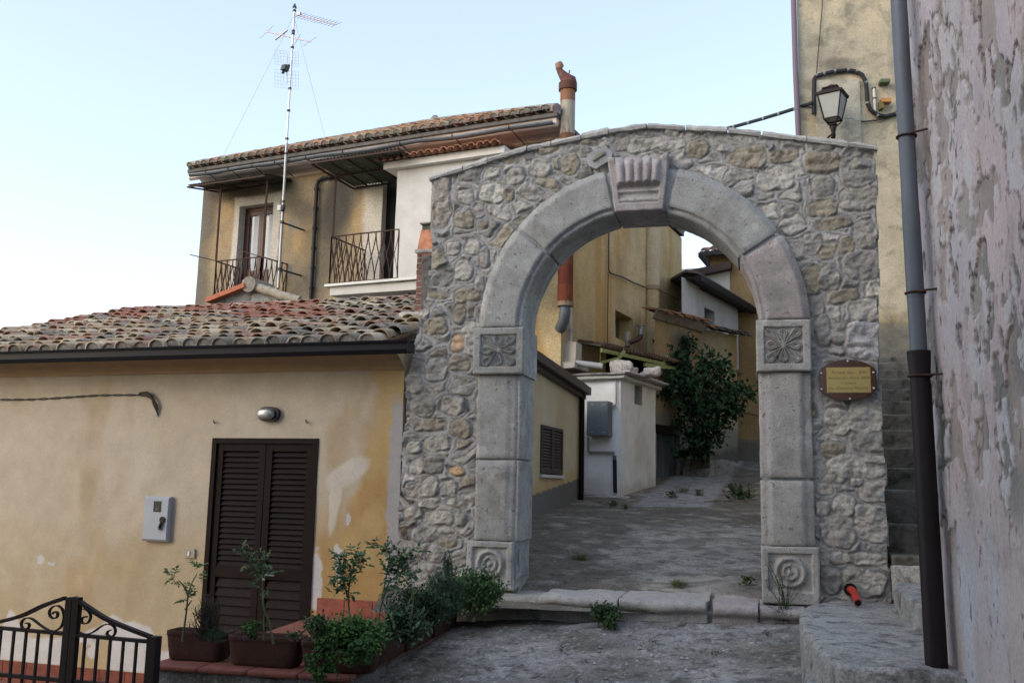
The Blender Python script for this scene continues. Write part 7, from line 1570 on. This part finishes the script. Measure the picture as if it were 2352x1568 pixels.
# fig shrub in the alley
def fig():
    r = random.Random(5); lf = LF(6); Y0 = 20.9; root = np.array([*at(1605, 1050, Y0)[:2], zp])
    t = thing("fig_tree", "dark leafy fig tree growing against the ochre extension above the planter wall", "tree", root); mb = MB(); tw = MB(); tips = []
    cl = [(1540, 815, .32, 21.0), (1580, 800, .28, 21.3), (1560, 840, .35, 21.0), (1625, 828, .40, 21.0), (1650, 850, .3, 21.2), (1600, 860, .45, 20.9), (1640, 890, .6, 20.8), (1590, 905, .6, 20.6), (1550, 890, .4, 20.4), (1668, 900, .35, 20.9), (1690, 905, .32, 21.0), (1680, 925, .32, 20.9), (1620, 930, .6, 20.6), (1580, 950, .5, 20.4), (1655, 945, .32, 20.7), (1670, 965, .22, 20.7), (1600, 980, .45, 20.5), (1640, 985, .3, 20.6), (1650, 1000, .2, 20.6), (1590, 1010, .35, 20.5), (1530, 880, .25, 20.4), (1565, 870, .35, 20.6), (1530, 805, .18, 21), (1660, 835, .18, 21.2), (1700, 890, .2, 21), (1608, 1012, .3, 20.6)]
    trunks = [curvepts([root + np.array([dx, 0, -.2]), at(1605 + sx, 1000, Y0), at(1600 + sx * 2, 930, Y0 - .1), at(1600 + sx * 3, 860, Y0)], 5) for dx, sx in ((-.15, -8), (0, 0), (.12, 10), (.2, 20))]
    for tr in trunks: mb.tube(tr, [.045 * (1.2 - .9 * i / len(tr)) for i in range(len(tr))], 7)
    for (x, y, rad, Y) in cl:
        c = at(x, y, Y); tr = trunks[r.randrange(4)]; k = min(range(len(tr)), key=lambda i: np.linalg.norm(tr[i] - c)); k = max(1, k - 3); tw.tube(curvepts([tr[k], (tr[k] + c) / 2 + [0, 0, -.05], c], 4), .014, 5)
        for i in range(int(115 * (rad / .35) ** 1.7)):
            if i % 14 == 0: sc_c = c + lf.rnd(0) * rad * r.uniform(.3, 1.15) * np.array([1, .8, .9]); tw.tube([c, sc_c], .005, 3)
            q = sc_c + np.array([r.gauss(0, .085), r.gauss(0, .085), r.gauss(0, .075)])
            lf.leaf(q, lf.rnd(-.35), r.uniform(.07, .15), r.uniform(.06, .11), (.018, .048, .020) if r.random() < .6 else (.03, .07, .028))
    for (x, y) in ((1574, 790), (1530, 808), (1635, 815)):
        for i in range(30): q = at(x + r.gauss(0, 3), y + r.gauss(0, 6), 21.1); lf.leaf(q, lf.rnd(1), .08, .05, (.03, .06, .025))
    for v in ((1580, 1042), (1600, 1046), (1565, 1048), (1620, 1046)):
        for i in range(90): q = at(v[0] + r.gauss(0, 9), v[1] + r.gauss(0, 4), 20.6); lf.leaf(q, lf.rnd(1), .1, .05, (.025, .05, .02))
    mb.part("trunk", m_bark, t); tw.part("limbs", m_bark, t); lf.mb.part("crown", m_leaf, t)
fig()
# sunken slab edge in the alley
mb = MB(); Yq = yback(1668, 1154); a_, b_ = at(1617, 1154, Yq), at(1722, 1153, Yq); mb.bar(a_ + [0, 0, .01], b_ + [0, 0, .01], .05, .05, col=(.10, .06, .045)); mb.single("slab_edge", m_oldwood, a_, "rusty brown edge of a sunken slab across the upper alley", "slab edge")
# loose stones on the street
r = random.Random(9)
gm = MB()
for i in range(900):
    x = r.uniform(-1.0, 3.2); y = r.uniform(5.2, 8.6); back_ = i > 500; x = r.uniform(-.6, 3.6) if back_ else x; y = r.uniform(9.6, 16) if back_ else y; s_ = abs(r.gauss(0, .008)) + .004; g = r.uniform(.16, .5)
    if not back_ and (in_terrace(x, y) or x > 1.8): continue
    c = np.array([x, y, (z_back(y) - .012) if back_ else z_front(x, y) + .008]); V = [c + np.array([s_ * r.uniform(.6, 1.3) * cos(t), s_ * r.uniform(.6, 1.2) * sin(t), 0]) for t in (0, 1.3, 2.5, 3.8, 5)] + [c + np.array([0, 0, s_ * .8])]
    gm.add(V, [(i_, (i_ + 1) % 5, 5) for i_ in range(5)], (g, g * .98, g * .95))
tag(link("gravel", gm.mesh("gravel"), m_conc), kind='stuff')

# ================================================================ UNSEEN HOUSES ADDED TO SHADE THE LANE (beside and behind the viewer)
nb = thing("shade_house", "plain rendered house across the lane to the left of the iron gate", "house", (-6, -2, -.5))
mb = MB(); mb.box((-8.1, -3.6, 3.2), (7.6, 0, 0), (0, 14.0, 0), (0, 0, 8), (.34, .31, .26)); mb.part("walls", m_stucco, nb)
mb = MB(); mb.prism([(-12.3, -10.9, 7.2), (-3.9, -10.9, 7.2), (-8.1, -10.9, 8.8)], (0, 14.6, 0), (.25, .15, .11)); mb.part("roof", m_tilebed, nb)
nb = thing("shade_house", "rendered house closing the lane behind the viewer", "house", (0, -9, -.5))
mb = MB(); mb.box((0.5, -14, 1.2), (9, 0, 0), (0, 7, 0), (0, 0, 5), (.36, .33, .28)); mb.part("walls", m_stucco, nb)
mb = MB(); mb.prism([(-4.3, -10.2, 3.7), (-4.3, -17.8, 3.7), (-4.3, -14, 5.0)], (9.6, 0, 0), (.25, .15, .11)); mb.part("roof", m_tilebed, nb)
